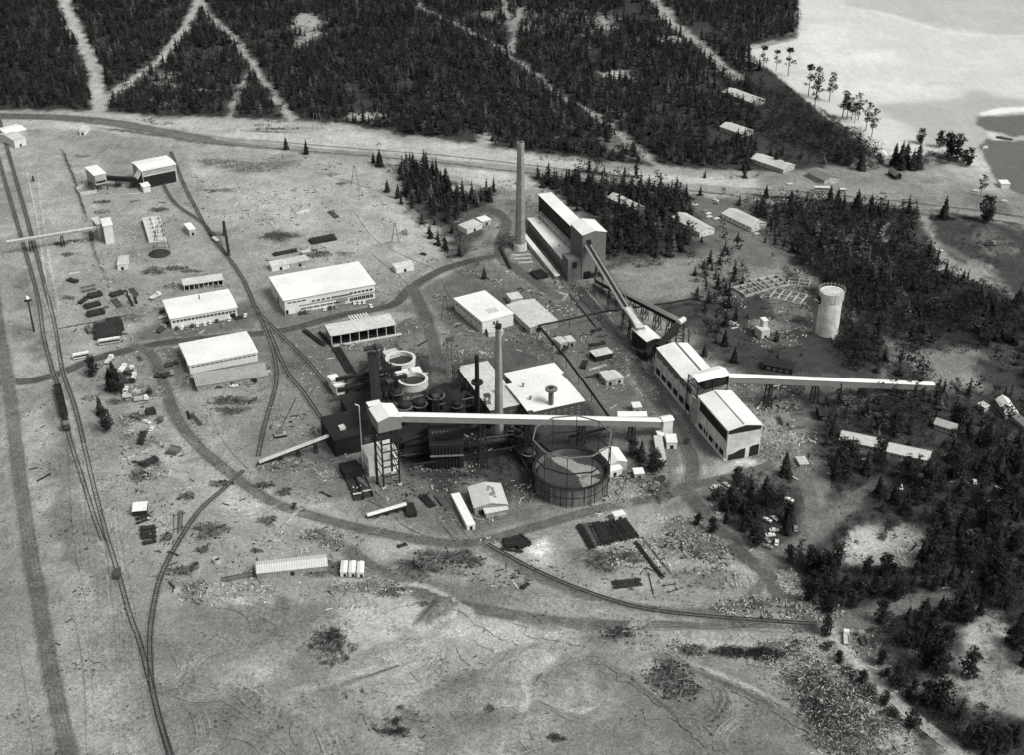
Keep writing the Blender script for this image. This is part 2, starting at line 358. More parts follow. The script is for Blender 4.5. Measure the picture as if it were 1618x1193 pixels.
# worked-over dirt in the plant
P_([(400, 500), (520, 470), (620, 470), (690, 425), (780, 400), (800, 300), (850, 330), (870, 440), (960, 440), (1040, 560), (1140, 720), (1240, 700), (1280, 740), (1180, 800), (1060, 800), (950, 830), (850, 845), (700, 850), (560, 800), (420, 760), (400, 640)], 12, .15)
P_([(540, 620), (640, 560), (760, 560), (860, 600), (930, 640), (960, 720), (850, 790), (700, 790), (600, 700), (540, 700)], 8, .055, .9)
P_([(600, 640), (640, 660), (700, 610), (745, 640), (860, 680), (850, 730), (760, 745), (660, 740), (590, 700)], 5, .025, .9)
P_([(560, 600), (610, 590), (620, 650), (570, 660)], 4, .03, .9)
P_([(690, 500), (830, 520), (900, 560), (960, 600), (1020, 640), (1010, 540), (980, 470), (870, 440), (830, 470), (720, 430)], 8, .12)
P_([(780, 530), (870, 530), (870, 575), (780, 590)], 6, .1)
P_([(240, 500), (400, 480), (420, 560), (300, 620), (240, 580), (190, 560)], 8, .13)
P_([(430, 580), (560, 700), (480, 760), (400, 740), (330, 640), (420, 610)], 8, .2, .9)
# meadows / bottom sand
P_([(-200, 600), (110, 600), (200, 800), (290, 1200), (-200, 1300)], 8, .2)
P_([(100, 1193), (60, 1000), (180, 940), (225, 1060), (250, 1260), (110, 1300)], 8, .25, .7)
P_([(270, 910), (420, 920), (560, 930), (690, 980), (760, 1080), (700, 1200), (600, 1300), (270, 1300), (250, 1040)], 10, .185)
P_([(560, 930), (700, 960), (840, 990), (860, 1060), (830, 1200), (800, 1300), (640, 1300), (600, 1180), (540, 1040)], 12, .27, .85)
P_([(860, 1040), (960, 1000), (1200, 1050), (1260, 1100), (1300, 1200), (1400, 1400), (860, 1400), (800, 1150)], 10, .175)
P_([(380, 780), (560, 850), (700, 870), (640, 930), (520, 900), (400, 870), (300, 870)], 10, .24, .8)
P_([(760, 870), (1000, 810), (1160, 850), (1190, 910), (1100, 950), (940, 930), (800, 905)], 10, .22)
P_([(1000, 980), (1230, 996), (1300, 1010), (1290, 1030), (1110, 1024), (1000, 1000)], 4, .27, .9)
P_([(310, 240), (600, 265), (640, 330), (700, 400), (560, 420), (420, 400), (330, 330)], 12, .3, .8)
P_([(25, 230), (140, 240), (170, 340), (140, 420), (60, 350)], 10, .3, .6)
P_([(640, 335), (700, 360), (700, 410), (650, 415), (590, 380)], 8, .33, .7)
P_([(120, 290), (280, 290), (300, 380), (180, 400)], 10, .23, .8)
for px, py, rx, ry, t in [(435, 372, 28, 10, .12), (300, 300, 20, 8, .2), (215, 492, 40, 10, .17), (100, 620, 50, 14, .2), (60, 880, 18, 10, .13), (100, 896, 14, 12, .11), (80, 780, 25, 40, .17), (150, 900, 25, 40, .17), (690, 960, 40, 20, .3), (480, 940, 60, 16, .25),
    (395, 1060, 28, 20, .3), (625, 1030, 40, 18, .33), (820, 1040, 34, 26, .33), (900, 1085, 26, 24, .27), (985, 1035, 36, 14, .28), (1000, 1010, 60, 8, .15), (855, 876, 20, 14, .62), (370, 938, 42, 12, .55), (300, 945, 28, 10, .33), (1040, 925, 70, 12, .26), (590, 985, 50, 22, .3), (745, 1150, 50, 26, .27), (660, 1150, 26, 18, .12),
    (520, 1015, 38, 26, .16), (1170, 905, 16, 18, .35), (1110, 838, 20, 20, .25), (1145, 738, 46, 8, .3), (1185, 733, 14, 5, .6), (1080, 745, 18, 12, .33), (730, 300, 26, 8, .3), (735, 770, 20, 12, .2), (690, 430, 20, 6, .38), (60, 560, 20, 10, .2), (610, 500, 30, 14, .25), (1230, 440, 60, 22, .2), (1250, 505, 30, 14, .17)]:
    E_(px, py, rx, ry, 4, t, .85, 1.2)
# clearings in the woods
for px, py, rx, ry, t in [(485, 36, 24, 16, .3), (500, 55, 20, 7, .28), (475, 68, 18, 8, .25), (715, 35, 24, 5, .2), (976, 118, 28, 9, .3), (1030, 128, 20, 5, .15), (1055, 25, 18, 14, .26), (1060, 62, 20, 7, .36), (1196, 90, 14, 16, .4), (830, 30, 30, 22, .27), (790, 22, 26, 14, .2), (900, 35, 60, 24, .17), (955, 38, 18, 16, .24), (1012, 54, 14, 10, .17),
    (575, 184, 30, 6, .33), (680, 186, 14, 3, .25), (250, 120, 50, 16, .13), (262, 118, 12, 5, .3), (250, 160, 30, 10, .17), (765, 222, 16, 12, .3), (975, 222, 26, 14, .2), (1010, 240, 20, 10, .22), (975, 178, 12, 12, .2), (890, 215, 30, 6, .12), (960, 140, 24, 9, .1),
    (1396, 860, 76, 40, .24), (1360, 862, 34, 26, .36), (1440, 880, 40, 24, .22), (1560, 1000, 50, 30, .3), (1540, 1060, 50, 40, .25), (1600, 1100, 60, 50, .28), (1500, 1090, 40, 40, .2), (1440, 1050, 40, 20, .15), (1590, 880, 16, 14, .14), (1500, 575, 60, 28, .19), (1530, 600, 30, 14, .2), (1330, 620, 80, 20, .15), (1265, 640, 46, 14, .17), (1300, 600, 60, 10, .15),
    (1255, 665, 40, 10, .16), (1410, 715, 60, 9, .14), (1340, 375, 20, 9, .16), (1394, 367, 6, 12, .35), (1500, 420, 22, 12, .3), (1535, 425, 26, 14, .25), (1560, 330, 40, 22, .14), (1570, 380, 40, 26, .13), (1330, 400, 10, 10, .18), (1520, 270, 40, 16, .3), (1470, 280, 40, 14, .22), (1240, 470, 26, 26, .18), (1400, 1000, 60, 12, .18), (1590, 700, 30, 8, .2), (1290, 780, 30, 12, .18)]:
    E_(px, py, rx, ry, 4, t, .9, 1.4)
STRIPS = [([(104, -40), (106, 15), (130, 65), (150, 115), (162, 172)], 16, .4), ([(318, -40), (308, 15), (296, 42), (262, 85), (222, 118), (178, 150), (150, 178)], 13, .36), ([(300, -40), (330, 20), (372, 62), (400, 100), (428, 145), (470, 195)], 9, .34),
    ([(362, 188), (370, 162), (384, 132), (393, 116)], 6, .3), ([(240, 131), (290, 138), (345, 143), (380, 134), (393, 118)], 4, .32), ([(640, -20), (672, 15), (720, 38), (778, 66), (808, 90), (845, 115), (880, 145), (930, 175), (990, 218), (1052, 272)], 7, .32),
    ([(790, -30), (808, 60), (815, 82)], 5, .28), ([(822, 15), (812, 60), (804, 84)], 5, .28), ([(1025, -20), (1052, 25), (1080, 50), (1104, 68), (1126, 88), (1140, 104), (1170, 124)], 15, .3), ([(1112, 112), (1140, 140), (1166, 166)], 4, .13),
    ([(1330, 486), (1382, 524), (1430, 560), (1466, 592), (1520, 622)], 6, .2), ([(1396, 600), (1410, 575), (1412, 552), (1404, 538)], 6, .19), ([(1456, 335), (1466, 362), (1484, 392), (1498, 418), (1530, 440), (1572, 448)], 8, .27), ([(1475, 268), (1488, 290), (1486, 315)], 6, .3),
    ([(1180, 372), (1240, 415), (1290, 450), (1330, 486)], 7, .17), ([(1490, 390), (1560, 430), (1600, 470)], 5, .2), ([(1240, 690), (1280, 720), (1300, 760), (1285, 800)], 8, .17)]
STRIPS = [(p, w_ * .74, t * .9) for p, w_, t in STRIPS]
for pts, w_, t in STRIPS: L_(pts, w_ / 2, 3, t, .95, .8)
EJ = .155
ROADS = [ # name, px points, width m, tone, label-less structures
 ('highway', [(-200, 186), (22, 182), (160, 192), (300, 214), (500, 238), (650, 252), (800, 266), (1000, 288), (1200, 303), (1430, 325), (1618, 352), (1800, 392)], 12, .25),
 ('highway', [(-200, 178), (22, 183), (120, 187), (200, 197), (290, 214), (330, 220)], 13, .11),
 ('dirt_road', [(150, 190), (240, 203), (330, 222), (420, 232)], 8, .15),
 ('dirt_road', [(-200, 610), (22, 604), (62, 599), (100, 588), (142, 570), (190, 556), (262, 541), (350, 532), (445, 522), (540, 497), (618, 482), (648, 455), (700, 425), (760, 408), (800, 402)], 6.6, .095),
 ('dirt_road', [(210, 545), (240, 560), (256, 600), (270, 640), (292, 682), (330, 722), (385, 765), (432, 795), (500, 818), (600, 842), (700, 859), (765, 855), (850, 832), (960, 802), (1050, 785), (1095, 768), (1175, 750), (1230, 728), (1246, 700)], 5.8, .115),
 ('dirt_road', [(1080, 770), (1115, 815), (1148, 850), (1180, 884), (1208, 906), (1232, 942), (1271, 970), (1315, 994)], 7, .1),
 ('dirt_road', [(1206, 900), (1224, 879), (1260, 859), (1295, 835), (1339, 795), (1375, 771), (1400, 758)], 5.5, EJ),
 ('dirt_road', [(1279, 834), (1282, 800), (1274, 770), (1262, 744), (1246, 715)], 6, .15),
 ('dirt_road', [(540, 860), (590, 900), (680, 945), (780, 968), (900, 986), (1050, 990), (1200, 986), (1260, 990), (1315, 995)], 6.5, .12),
 ('dirt_road', [(770, 868), (850, 912), (940, 946), (1040, 966), (1120, 968), (1180, 950), (1206, 918)], 5, .13),
 ('dirt_road', [(1312, 996), (1359, 978), (1398, 968), (1446, 957), (1500, 944)], 7, .16),
 ('dirt_road', [(1312, 994), (1319, 1006), (1351, 1045), (1390, 1089), (1438, 1129), (1486, 1168), (1600, 1270)], 5, .36),
 ('dirt_road', [(-14, 420), (-2, 520), (14, 610), (32, 760), (48, 870), (66, 980), (84, 1080), (104, 1170), (130, 1300)], 6.5, .13),
 ('dirt_road', [(650, 452), (668, 490), (684, 540), (700, 600)], 7, .1),
 ('dirt_road', [(735, 345), (770, 330), (800, 350), (790, 400), (840, 440), (880, 470)], 7, .1),
 ('dirt_road', [(1000, 540), (1010, 590), (1050, 650), (1090, 720), (1092, 765)], 7, .1)]
for nm, pts, w_, t in ROADS: L_(pts, w_ / 2 + 1.8, 2.2, .27 if max(p[0] for p in pts) < 1250 else .2, .55, .6)
for nm, pts, w_, t in ROADS: L_(pts, w_ / 2, 1.6, t, .85, .2)
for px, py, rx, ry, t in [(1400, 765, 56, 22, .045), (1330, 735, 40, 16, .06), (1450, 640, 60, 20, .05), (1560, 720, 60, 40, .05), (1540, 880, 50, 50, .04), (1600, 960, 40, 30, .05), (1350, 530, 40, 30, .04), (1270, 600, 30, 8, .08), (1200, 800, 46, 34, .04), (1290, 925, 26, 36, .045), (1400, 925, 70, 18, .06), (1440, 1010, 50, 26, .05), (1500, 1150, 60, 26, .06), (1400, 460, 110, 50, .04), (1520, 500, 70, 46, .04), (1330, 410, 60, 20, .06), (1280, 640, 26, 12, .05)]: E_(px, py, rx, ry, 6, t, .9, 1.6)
for pts, w_, t, st_ in [([(560, 1005), (640, 985), (720, 975), (800, 1000), (850, 1050), (870, 1110), (850, 1160)], 5, .34, .7), ([(600, 940), (640, 960), (700, 985), (760, 1010)], 4, .33, .6), ([(470, 1100), (560, 1075), (650, 1040)], 3, .31, .7), ([(860, 990), (950, 1030), (1050, 1100), (1120, 1170)], 3, .28, .6), ([(890, 1130), (930, 1120), (960, 1090)], 2.5, .33, .6), ([(1000, 985), (1100, 1000), (1220, 1008)], 4, .36, .7), ([(690, 1120), (760, 1150), (820, 1190)], 7, .14, .6), ([(860, 1150), (1000, 1120), (1200, 1160)], 12, .145, .6), ([(330, 960), (420, 980), (500, 970)], 8, .16, .6), ([(280, 1100), (400, 1150), (500, 1190)], 12, .165, .6), ([(640, 900), (720, 930), (800, 950)], 7, .15, .6),
    ([(120, 640), (150, 760), (180, 900)], 4, .3, .6), ([(60, 640), (70, 800), (110, 960), (130, 1150)], 7, .28, .6), ([(90, 640), (110, 800), (140, 950)], 5, .15, .6), ([(30, 440), (60, 560)], 5, .15, .6), ([(60, 300), (110, 460), (140, 560)], 4, .3, .5), ([(300, 250), (420, 330), (560, 350), (660, 400)], 6, .33, .5), ([(520, 280), (600, 330), (680, 390)], 5, .35, .5), ([(330, 420), (420, 390), (540, 400)], 7, .19, .5), ([(230, 640), (260, 700), (330, 760), (380, 800)], 5, .33, .7), ([(420, 780), (520, 810), (640, 836)], 3, .3, .5), ([(440, 820), (560, 856), (700, 880)], 5, .31, .6), ([(980, 830), (1040, 860), (1100, 930)], 7, .3, .6), ([(850, 800), (900, 822), (960, 812)], 3, .25, .6)]: L_(pts, w_, 4, t, st_, 1.6)
# lake and far ice tones
P_([(1262, -80), (1780, -80), (1780, 360), (1560, 270), (1500, 245), (1380, 245), (1180, 80), (1262, 62)], 1, ICE, 1, .2)
P_([(1330, -80), (1335, 12), (1400, 22), (1460, 38), (1520, 50), (1618, 56), (1800, 56), (1800, -80)], 12, .36, .9)
for px, py, rx, ry, t in [(1450, 110, 90, 14, .46), (1350, 90, 60, 10, .58), (1560, 90, 70, 12, .47), (1400, 140, 70, 10, .57), (1530, 125, 60, 8, .44), (1300, 60, 30, 20, .57), (1450, 195, 30, 20, .4), (1410, 210, 24, 10, .5)]: E_(px, py, rx, ry, 22, t, .8, 1)
L_([(1330, 10), (1400, 22), (1460, 40), (1520, 53), (1700, 58)], 3, 6, .55, .7, .2)
P_([(1385, 165), (1430, 160), (1480, 160), (1512, 154), (1524, 143), (1545, 142), (1580, 152), (1640, 160), (1780, 170), (1780, 300), (1560, 300), (1540, 245), (1455, 226), (1440, 205), (1400, 182)], 9, .33, 1, .5)
P_([(1548, 178), (1580, 170), (1700, 164), (1700, 176), (1590, 178), (1552, 184)], 1.5, .6, 1, .5)
P_([(1540, 183), (1600, 182), (1700, 180), (1700, 205), (1600, 215), (1560, 205), (1542, 196)], 2, .13, 1, .6)
P_([(1558, 205), (1590, 216), (1570, 222)], 1.5, .45, 1, .6)
P_([(1545, 232), (1562, 220), (1600, 222), (1760, 215), (1760, 380), (1640, 320), (1590, 296), (1572, 280), (1560, 258)], 1.5, .13, 1, .4)
PB = .225
def paint(x, y):
    x = np.asarray(x, float); y = np.asarray(y, float)
    nx = (fbm(x, y, 22, 3) - .5) * 22; ny = (fbm(x, y, 22, 13) - .5) * 22; n3 = fbm(x, y, 7, 31, 3) - .5
    nx = nx + (fbm(x, y, 5, 41, 3) - .5) * 11; ny = ny + (fbm(x, y, 5, 47, 3) - .5) * 11; wx, wy = x + nx, y + ny
    t = np.full(x.shape, PB) * (0.86 + .28 * fbm(x, y, 60, 5))
    for p in PAINT:
        lo, hi = p[2]; k = np.where((x > lo[0]) & (x < hi[0]) & (y > lo[1]) & (y < hi[1]))[0]
        if not len(k): continue
        r = p[6]; a = x[k] + nx[k] * .6 * r; b = y[k] + ny[k] * .6 * r
        if p[0] == 'p':
            d = dline(a, b, p[1], True); d = np.where(inside(a, b, p[1]), -d, d)
        else: d = dline(a, b, p[1]) - p[7]
        w_ = 1 - ss(-p[3], p[3], d + n3[k] * p[3] * 1.6 * r); w_ *= p[5]
        t[k] = t[k] * (1 - w_) + p[4] * w_
    return t * (1 + .06 * ss(.07, .12, t) + .2 * ss(.13, .24, t))
def set_tone(me, tone):
    at = me.attributes.new('tone', 'FLOAT', 'POINT'); at.data.foreach_set('value', np.asarray(tone, dtype=np.float32))
# ------------------------------------------------ ground sheet, lake and inlet from the same grid
xs = np.concatenate([[-14000, -5000, -2000, -1200, -900], np.arange(-760, 761, 2.0), [900, 1200, 2000, 5000, 14000]])
ys = [-6000, -1500, -200, 120, 220]; yy = 260.0
while yy < 1500: ys.append(yy); yy += 1.6 + max(0, (yy - 400)) * .0035
ys = np.array(ys + [1600, 1900, 3000, 6000, 20000])
X, Y = np.meshgrid(xs, ys); X = X.ravel(); Y = Y.ravel(); nxv = len(xs); nyv = len(ys)
T = paint(X, Y)
ii, jj = np.meshgrid(np.arange(nxv - 1), np.arange(nyv - 1)); v0 = (jj * nxv + ii).ravel()
Q = np.stack([v0, v0 + 1, v0 + nxv + 1, v0 + nxv], 1)
cx = X[Q].mean(1); cy = Y[Q].mean(1)
lake = inside(cx, cy, LAKE)
INLET = wpts([(1546, 236), (1562, 221), (1600, 222), (1760, 215), (1760, 380), (1640, 322), (1592, 298), (1574, 282), (1560, 260)])
inl = inside(cx, cy, INLET) & lake
def grid_mesh(name, sel, z, m):
    q = Q[sel]; used, inv = np.unique(q, return_inverse=True); q = inv.reshape(q.shape)
    me = bpy.data.meshes.new(name); me.vertices.add(len(used)); me.loops.add(q.size); me.polygons.add(len(q))
    co = np.stack([X[used], Y[used], np.full(len(used), z)], 1)
    me.vertices.foreach_set('co', co.ravel().astype(np.float32)); me.loops.foreach_set('vertex_index', q.ravel().astype(np.int32))
    me.polygons.foreach_set('loop_start', (np.arange(len(q)) * 4).astype(np.int32)); me.polygons.foreach_set('loop_total', np.full(len(q), 4, np.int32))
    me.update(); me.validate(); set_tone(me, T[used]); me.materials.append(M[m]); 
    o = bpy.data.objects.new(name, me); COL.objects.link(o); o['kind'] = 'structure'; return o
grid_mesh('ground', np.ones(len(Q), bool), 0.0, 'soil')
grid_mesh('frozen_lake', lake & ~inl, 0.06, 'ice')
grid_mesh('water_inlet', inl, 0.06, 'ice')
# ------------------------------------------------ ribbons (roads, ruts)
def ribbon(name, px, width, z, tone, prof=None, raw=False, step=2.5, kind='structure', jitter=0.0, edge=None, parent=None, matn='soil'):
    P = smooth_pts(px if raw else wpts(px), step); n = len(P); prof = prof or [(-1, 0), (-.82, .6), (-.62, 1), (-.4, .6), (-.2, 1), (0, .55), (.2, .95), (.42, .6), (.62, 1), (.82, .6), (1, 0)]
    k = len(prof); vs = []; tn = []
    ex = []; ey = []
    for i, p in enumerate(P):
        d = (P[min(i + 1, n - 1)] - P[max(i - 1, 0)]).normalized(); nn = Vector((-d.y, d.x, 0))
        wl = width / 2 * (1 + jitter * (random.random() - .5)); wr = width / 2 * (1 + jitter * (random.random() - .5))
        for s_, f_ in prof:
            q = p + nn * (s_ * (wl if s_ < 0 else wr)); vs.append((q.x, q.y, z)); tn.append(f_)
    a = np.array(vs); g = paint(a[:, 0], a[:, 1]); tn = np.array(tn)
    if name != 'ballast': fi = np.repeat(np.arange(n), k); tn = tn * np.clip(np.minimum(fi + .0, n - 1 - fi) / (min(6, n / 3.5) if name != 'wheel_ruts' else n / 2.6), 0, 1)
    nz = .8 + .4 * fbm(a[:, 0], a[:, 1], 9, 77, 3)
    tt = g * (1 - tn) + tone * nz * tn
    fs = [(i * k + j, i * k + j + 1, (i + 1) * k + j + 1, (i + 1) * k + j) for i in range(n - 1) for j in range(k - 1)]
    me = bpy.data.meshes.new(name); me.from_pydata(vs, [], fs); me.update(); set_tone(me, tt); me.materials.append(M[matn])
    o = bpy.data.objects.new(name, me); COL.objects.link(o)
    if kind: o['kind'] = kind
    if parent: o.parent = parent
    return o
zr = 0.06
for nm, pts, w_, t in ROADS:
    zr += .01; ribbon(nm, pts, w_ * 1.12, zr, t * (.8 if t < .1 else 1), jitter=.1)
# wheel ruts scored in the sand
rut = [(-1, 0), (-.86, 1), (-.7, 0), (.7, 0), (.86, 1), (1, 0)]
rut4 = [(-1, 0), (-.85, .7), (-.7, .1), (-.45, 0), (-.3, .6), (-.15, .1), (.1, .6), (.25, 0), (.6, 0), (.8, .7), (1, 0)]
RUTS = [([(500, 1080), (560, 1060), (620, 1040), (690, 1005), (760, 975)], .34), ([(505, 1090), (570, 1070), (640, 1045), (720, 1000)], .13), ([(830, 1100), (860, 1060), (885, 1030)], .3), ([(820, 1110), (855, 1065), (875, 1035)], .12),
 ([(1050, 1020), (1120, 1060), (1200, 1110), (1280, 1150), (1330, 1180)], .11), ([(960, 1040), (1020, 1090), (1080, 1140), (1150, 1190)], .12), ([(1095, 1075), (1125, 1090), (1135, 1110), (1120, 1130), (1085, 1142)], .11), ([(1100, 1070), (1132, 1088), (1143, 1112), (1126, 1136), (1088, 1148)], .25),
 ([(870, 1110), (905, 1128), (935, 1118), (955, 1090)], .3), ([(875, 1120), (910, 1136), (942, 1124)], .28), ([(440, 600), (436, 650), (415, 690), (400, 720)], .12), ([(150, 760), (190, 900), (210, 980)], .14), ([(120, 620), (140, 700), (160, 780)], .28),
 ([(30, 1000), (50, 1100), (60, 1193)], .28), ([(130, 960), (150, 1060), (158, 1193)], .3), ([(120, 960), (138, 1060), (144, 1193)], .17), ([(300, 1080), (380, 1120), (460, 1193)], .22), ([(560, 1000), (620, 960), (700, 950)], .17), ([(440, 990), (450, 940), (445, 925)], .13), ([(700, 780), (740, 820), (770, 850)], .25), ([(690, 785), (725, 825), (750, 855)], .1),
 ([(480, 560), (520, 610), (560, 660)], .2), ([(700, 440), (720, 480), (740, 530)], .13), ([(900, 960), (960, 955), (1040, 975)], .3), ([(820, 925), (900, 955), (1000, 975), (1150, 985)], .1), ([(1010, 1000), (1100, 1006), (1220, 1010)], .13), ([(560, 330), (600, 380), (680, 420)], .34), ([(590, 400), (640, 440), (660, 470)], .2), ([(330, 640), (360, 700), (400, 745)], .25), ([(500, 270), (620, 310), (700, 380)], .33),
 ([(40, 420), (70, 520), (95, 580)], .3), ([(70, 470), (105, 560)], .14), ([(470, 880), (560, 895), (640, 935)], .28), ([(850, 985), (960, 1020), (1050, 1080), (1130, 1160)], .29)]
for i, (pts, t) in enumerate(RUTS): zr += .0015; ribbon('wheel_ruts', pts, 3.0, zr, t, rut, step=2)
LINES = [('verge_line_and_shadow', [(97, 232), (108, 260), (119, 288), (128, 318), (138, 350)], 3, .07), ('verge_line_and_shadow', [(140, 360), (150, 400), (170, 440)], 2.5, .13), ('verge_line_and_shadow', [(60, 270), (66, 330), (80, 420), (96, 500)], 2.5, .4), ('verge_line_and_shadow', [(40, 262), (57, 340), (72, 440), (86, 530), (96, 575)], 1.6, .42), ('verge_line_and_shadow', [(330, 222), (400, 231), (480, 238), (590, 247), (700, 257), (800, 269), (900, 280), (1000, 292), (1100, 302), (1200, 311), (1320, 323), (1440, 336)], 2.6, .07), ('verge_line_and_shadow', [(400, 220), (500, 229), (600, 237), (700, 245), (800, 256), (900, 268), (1000, 280)], 1.6, .12), ('verge_line_and_shadow', [(150, 200), (250, 214), (330, 226), (420, 233)], 5, .09), ('verge_line_and_shadow', [(1200, 303), (1320, 315), (1440, 328), (1560, 343)], 2, .13), ('verge_line_and_shadow', [(1160, 305), (1210, 310), (1330, 320), (1450, 334), (1560, 347), (1640, 360)], 9, .045), ('verge_line_and_shadow', [(1180, 296), (1300, 306), (1430, 319), (1560, 334), (1640, 346)], 3, .08), ('verge_line_and_shadow', [(1450, 330), (1500, 338), (1580, 360), (1640, 400)], 12, .06),  # the wide dark right-hand lines paint the verge's shadow into the ground tone
 ('verge_line_and_shadow', [(380, 205), (430, 208), (470, 208)], 4, .07), ('verge_line_and_shadow', [(1290, 165), (1330, 200), (1380, 232)], 5, .07)]
for nm, pts, w_, t in LINES: zr += .002; ribbon(nm, pts, w_, zr, t, [(-1, 0), (-.4, .8), (.2, 1), (1, 0)], jitter=1.2)
rs_ = random.Random(11)
for i in range(46):   # sweeping scraper and wheel marks over the open sand
    x = rs_.uniform(270, 1200); y = rs_.uniform(945, 1190); a = rs_.choice([.3, -.25, .55, 2.6, 1.3]) + rs_.uniform(-.2, .2); cv = rs_.uniform(-.5, .5); pts = []
    for k in range(5): pts.append((x, y)); x += math.cos(a) * 26; y += math.sin(a) * 17; a += cv
    zr += .0004; ribbon('wheel_ruts', pts, rs_.uniform(4, 7), zr, rs_.choice([.36, .34, .14, .13, .36]), rut4, step=2)
for i in range(22):
    x = rs_.uniform(430, 720); y = rs_.uniform(560, 830); a = rs_.choice([.9, .7, -.2, 2.3]) + rs_.uniform(-.2, .2); cv = rs_.uniform(-.3, .3); pts = []
    for k in range(4): pts.append((x, y)); x += math.cos(a) * 22; y += math.sin(a) * 15; a += cv
    zr += .0004; ribbon('wheel_ruts', pts, 2.6, zr, rs_.choice([.2, .1, .09, .24]), rut, step=2)
for x0 in (118, 140, 152, 168):
    zr += .0004; ribbon('wheel_ruts', [(x0, 700), (x0 + 14 + rs_.uniform(-8, 8), 820), (x0 + 30 + rs_.uniform(-8, 8), 960), (x0 + 44, 1080), (x0 + 56 + rs_.uniform(-8, 8), 1190)], 6, zr, rs_.choice([.16, .27, .17, .29]), rut4, step=3, jitter=.3)
for i in range(26):     # fan of scraper furrows round the shallow pit
    a = i * 6.283 / 26 + rs_.uniform(-.08, .08); r0 = rs_.uniform(20, 26); r1 = r0 + rs_.uniform(14, 34)
    zr += .0004; ribbon('wheel_ruts', [(395 + r0 * math.cos(a), 1056 + r0 * .6 * math.sin(a)), (395 + (r0 + r1) / 2 * math.cos(a + .05), 1056 + (r0 + r1) / 2 * .6 * math.sin(a + .05)), (395 + r1 * math.cos(a + .1), 1056 + r1 * .6 * math.sin(a + .1))], 1.8, zr, .07 if i % 2 else .36, [(-1, 0), (-.3, 1), (.3, 1), (1, 0)], step=1.5)
for pts, w_, t in [([(505, 1083), (570, 1064), (640, 1038), (700, 1008), (745, 985)], 3.5, .42), ([(508, 1090), (575, 1072), (645, 1047), (705, 1017)], 2, .1), ([(820, 1090), (845, 1062), (872, 1040), (890, 1028)], 5, .4), ([(832, 1096), (856, 1068), (882, 1046)], 2, .12), ([(860, 1105), (890, 1122), (925, 1124), (945, 1108), (950, 1088)], 4, .38), ([(1105, 1072), (1130, 1085), (1140, 1105), (1128, 1128), (1100, 1142)], 2.4, .09), ([(1112, 1066), (1138, 1082), (1150, 1105), (1136, 1132), (1102, 1150)], 2.4, .1), ([(1020, 1028), (1100, 1062), (1200, 1108), (1290, 1160)], 4, .09), ([(1030, 1022), (1110, 1055), (1210, 1100), (1300, 1150)], 3, .32), ([(950, 1040), (1010, 1085), (1075, 1140), (1120, 1180)], 3, .1), ([(560, 945), (640, 925), (700, 940), (760, 985), (800, 1010)], 4, .38), ([(760, 1010), (800, 1040), (830, 1090), (820, 1150), (790, 1190)], 5, .38), ([(440, 930), (450, 965), (446, 1000)], 5, .13), ([(830, 1000), (900, 1010), (960, 1035)], 5, .38)]:
    zr += .0004; ribbon('wheel_ruts', pts, w_, zr, t, [(-1, 0), (-.5, .7), (0, 1), (.5, .7), (1, 0)], step=2, jitter=.8)
# soil heaps and spoil banks
def mound(name, px, py, rx, ry, h, rot, tone, ridges=0):
    c = G(px, py); mb = MB(); n, k = 36, 9; vs = [(0, 0, h)]
    for j in range(1, k + 1):
        r = j / k
        for i in range(n):
            a = 2 * math.pi * i / n; z = h * (math.cos(r * math.pi) * .5 + .5) * (1 + .25 * math.sin(ridges * a) * r if ridges else 1)
            rr = r * (1 + .12 * math.sin(3 * a + px) + .07 * math.sin(7 * a)); vs.append((rx * rr * math.cos(a), ry * rr * math.sin(a), z - .02 if j < k else -.3))
    fs = [(0, 1 + i, 1 + (i + 1) % n) for i in range(n)]
    for j in range(k - 1):
        for i in range(n): a = 1 + j * n; fs.append((a + i, a + n + i, a + n + (i + 1) % n, a + (i + 1) % n))
    mb.add(vs, fs); me = mb.mesh(name, 'soil'); me.shade_smooth() if hasattr(me, 'shade_smooth') else None
    ca, sa = math.cos(rot), math.sin(rot); a = np.array(vs); gx = c.x + a[:, 0] * ca - a[:, 1] * sa; gy = c.y + a[:, 0] * sa + a[:, 1] * ca
    g = paint(gx, gy); w_ = np.clip(a[:, 2] / max(h, .1) * 2.5, 0, 1); set_tone(me, g * (1 - w_) + tone * w_)
    o = bpy.data.objects.new(name, me); COL.objects.link(o); o.location = (c.x, c.y, 0); o.rotation_euler[2] = rot; o['kind'] = 'structure'
for a in [(690, 968, 14, 7, 3.2, .9, .17, 9), (395, 1052, 22, 14, 2.6, .3, .27, 14), (640, 1030, 20, 11, 2.0, .4, .3, 0), (903, 1080, 17, 13, 2.6, 2.2, .26, 0), (818, 1045, 15, 10, 2.2, .6, .28, 5), (745, 1095, 26, 14, 2.4, .2, .24, 0), (1150, 1006, 60, 5, 2.2, -.03, .28, 0), (985, 1040, 22, 8, 1.8, -.5, .26, 6), (870, 950, 26, 5, 1.5, -.35, .27, 8), (930, 962, 24, 5, 1.5, -.25, .27, 9),
          (620, 388, 14, 8, 1.6, 0, .3, 0), (525, 275, 8, 4, 1.5, 0, .2, 0), (540, 290, 6, 3, 1.3, 0, .16, 0), (1225, 302, 9, 5, 2, 0, .22, 0), (1302, 290, 7, 4, 2, 0, .22, 0), (770, 1160, 30, 12, 2.2, .4, .24, 0), (480, 1000, 20, 10, 1.5, .8, .22, 0)]:
    mound('soil_mound', *a)
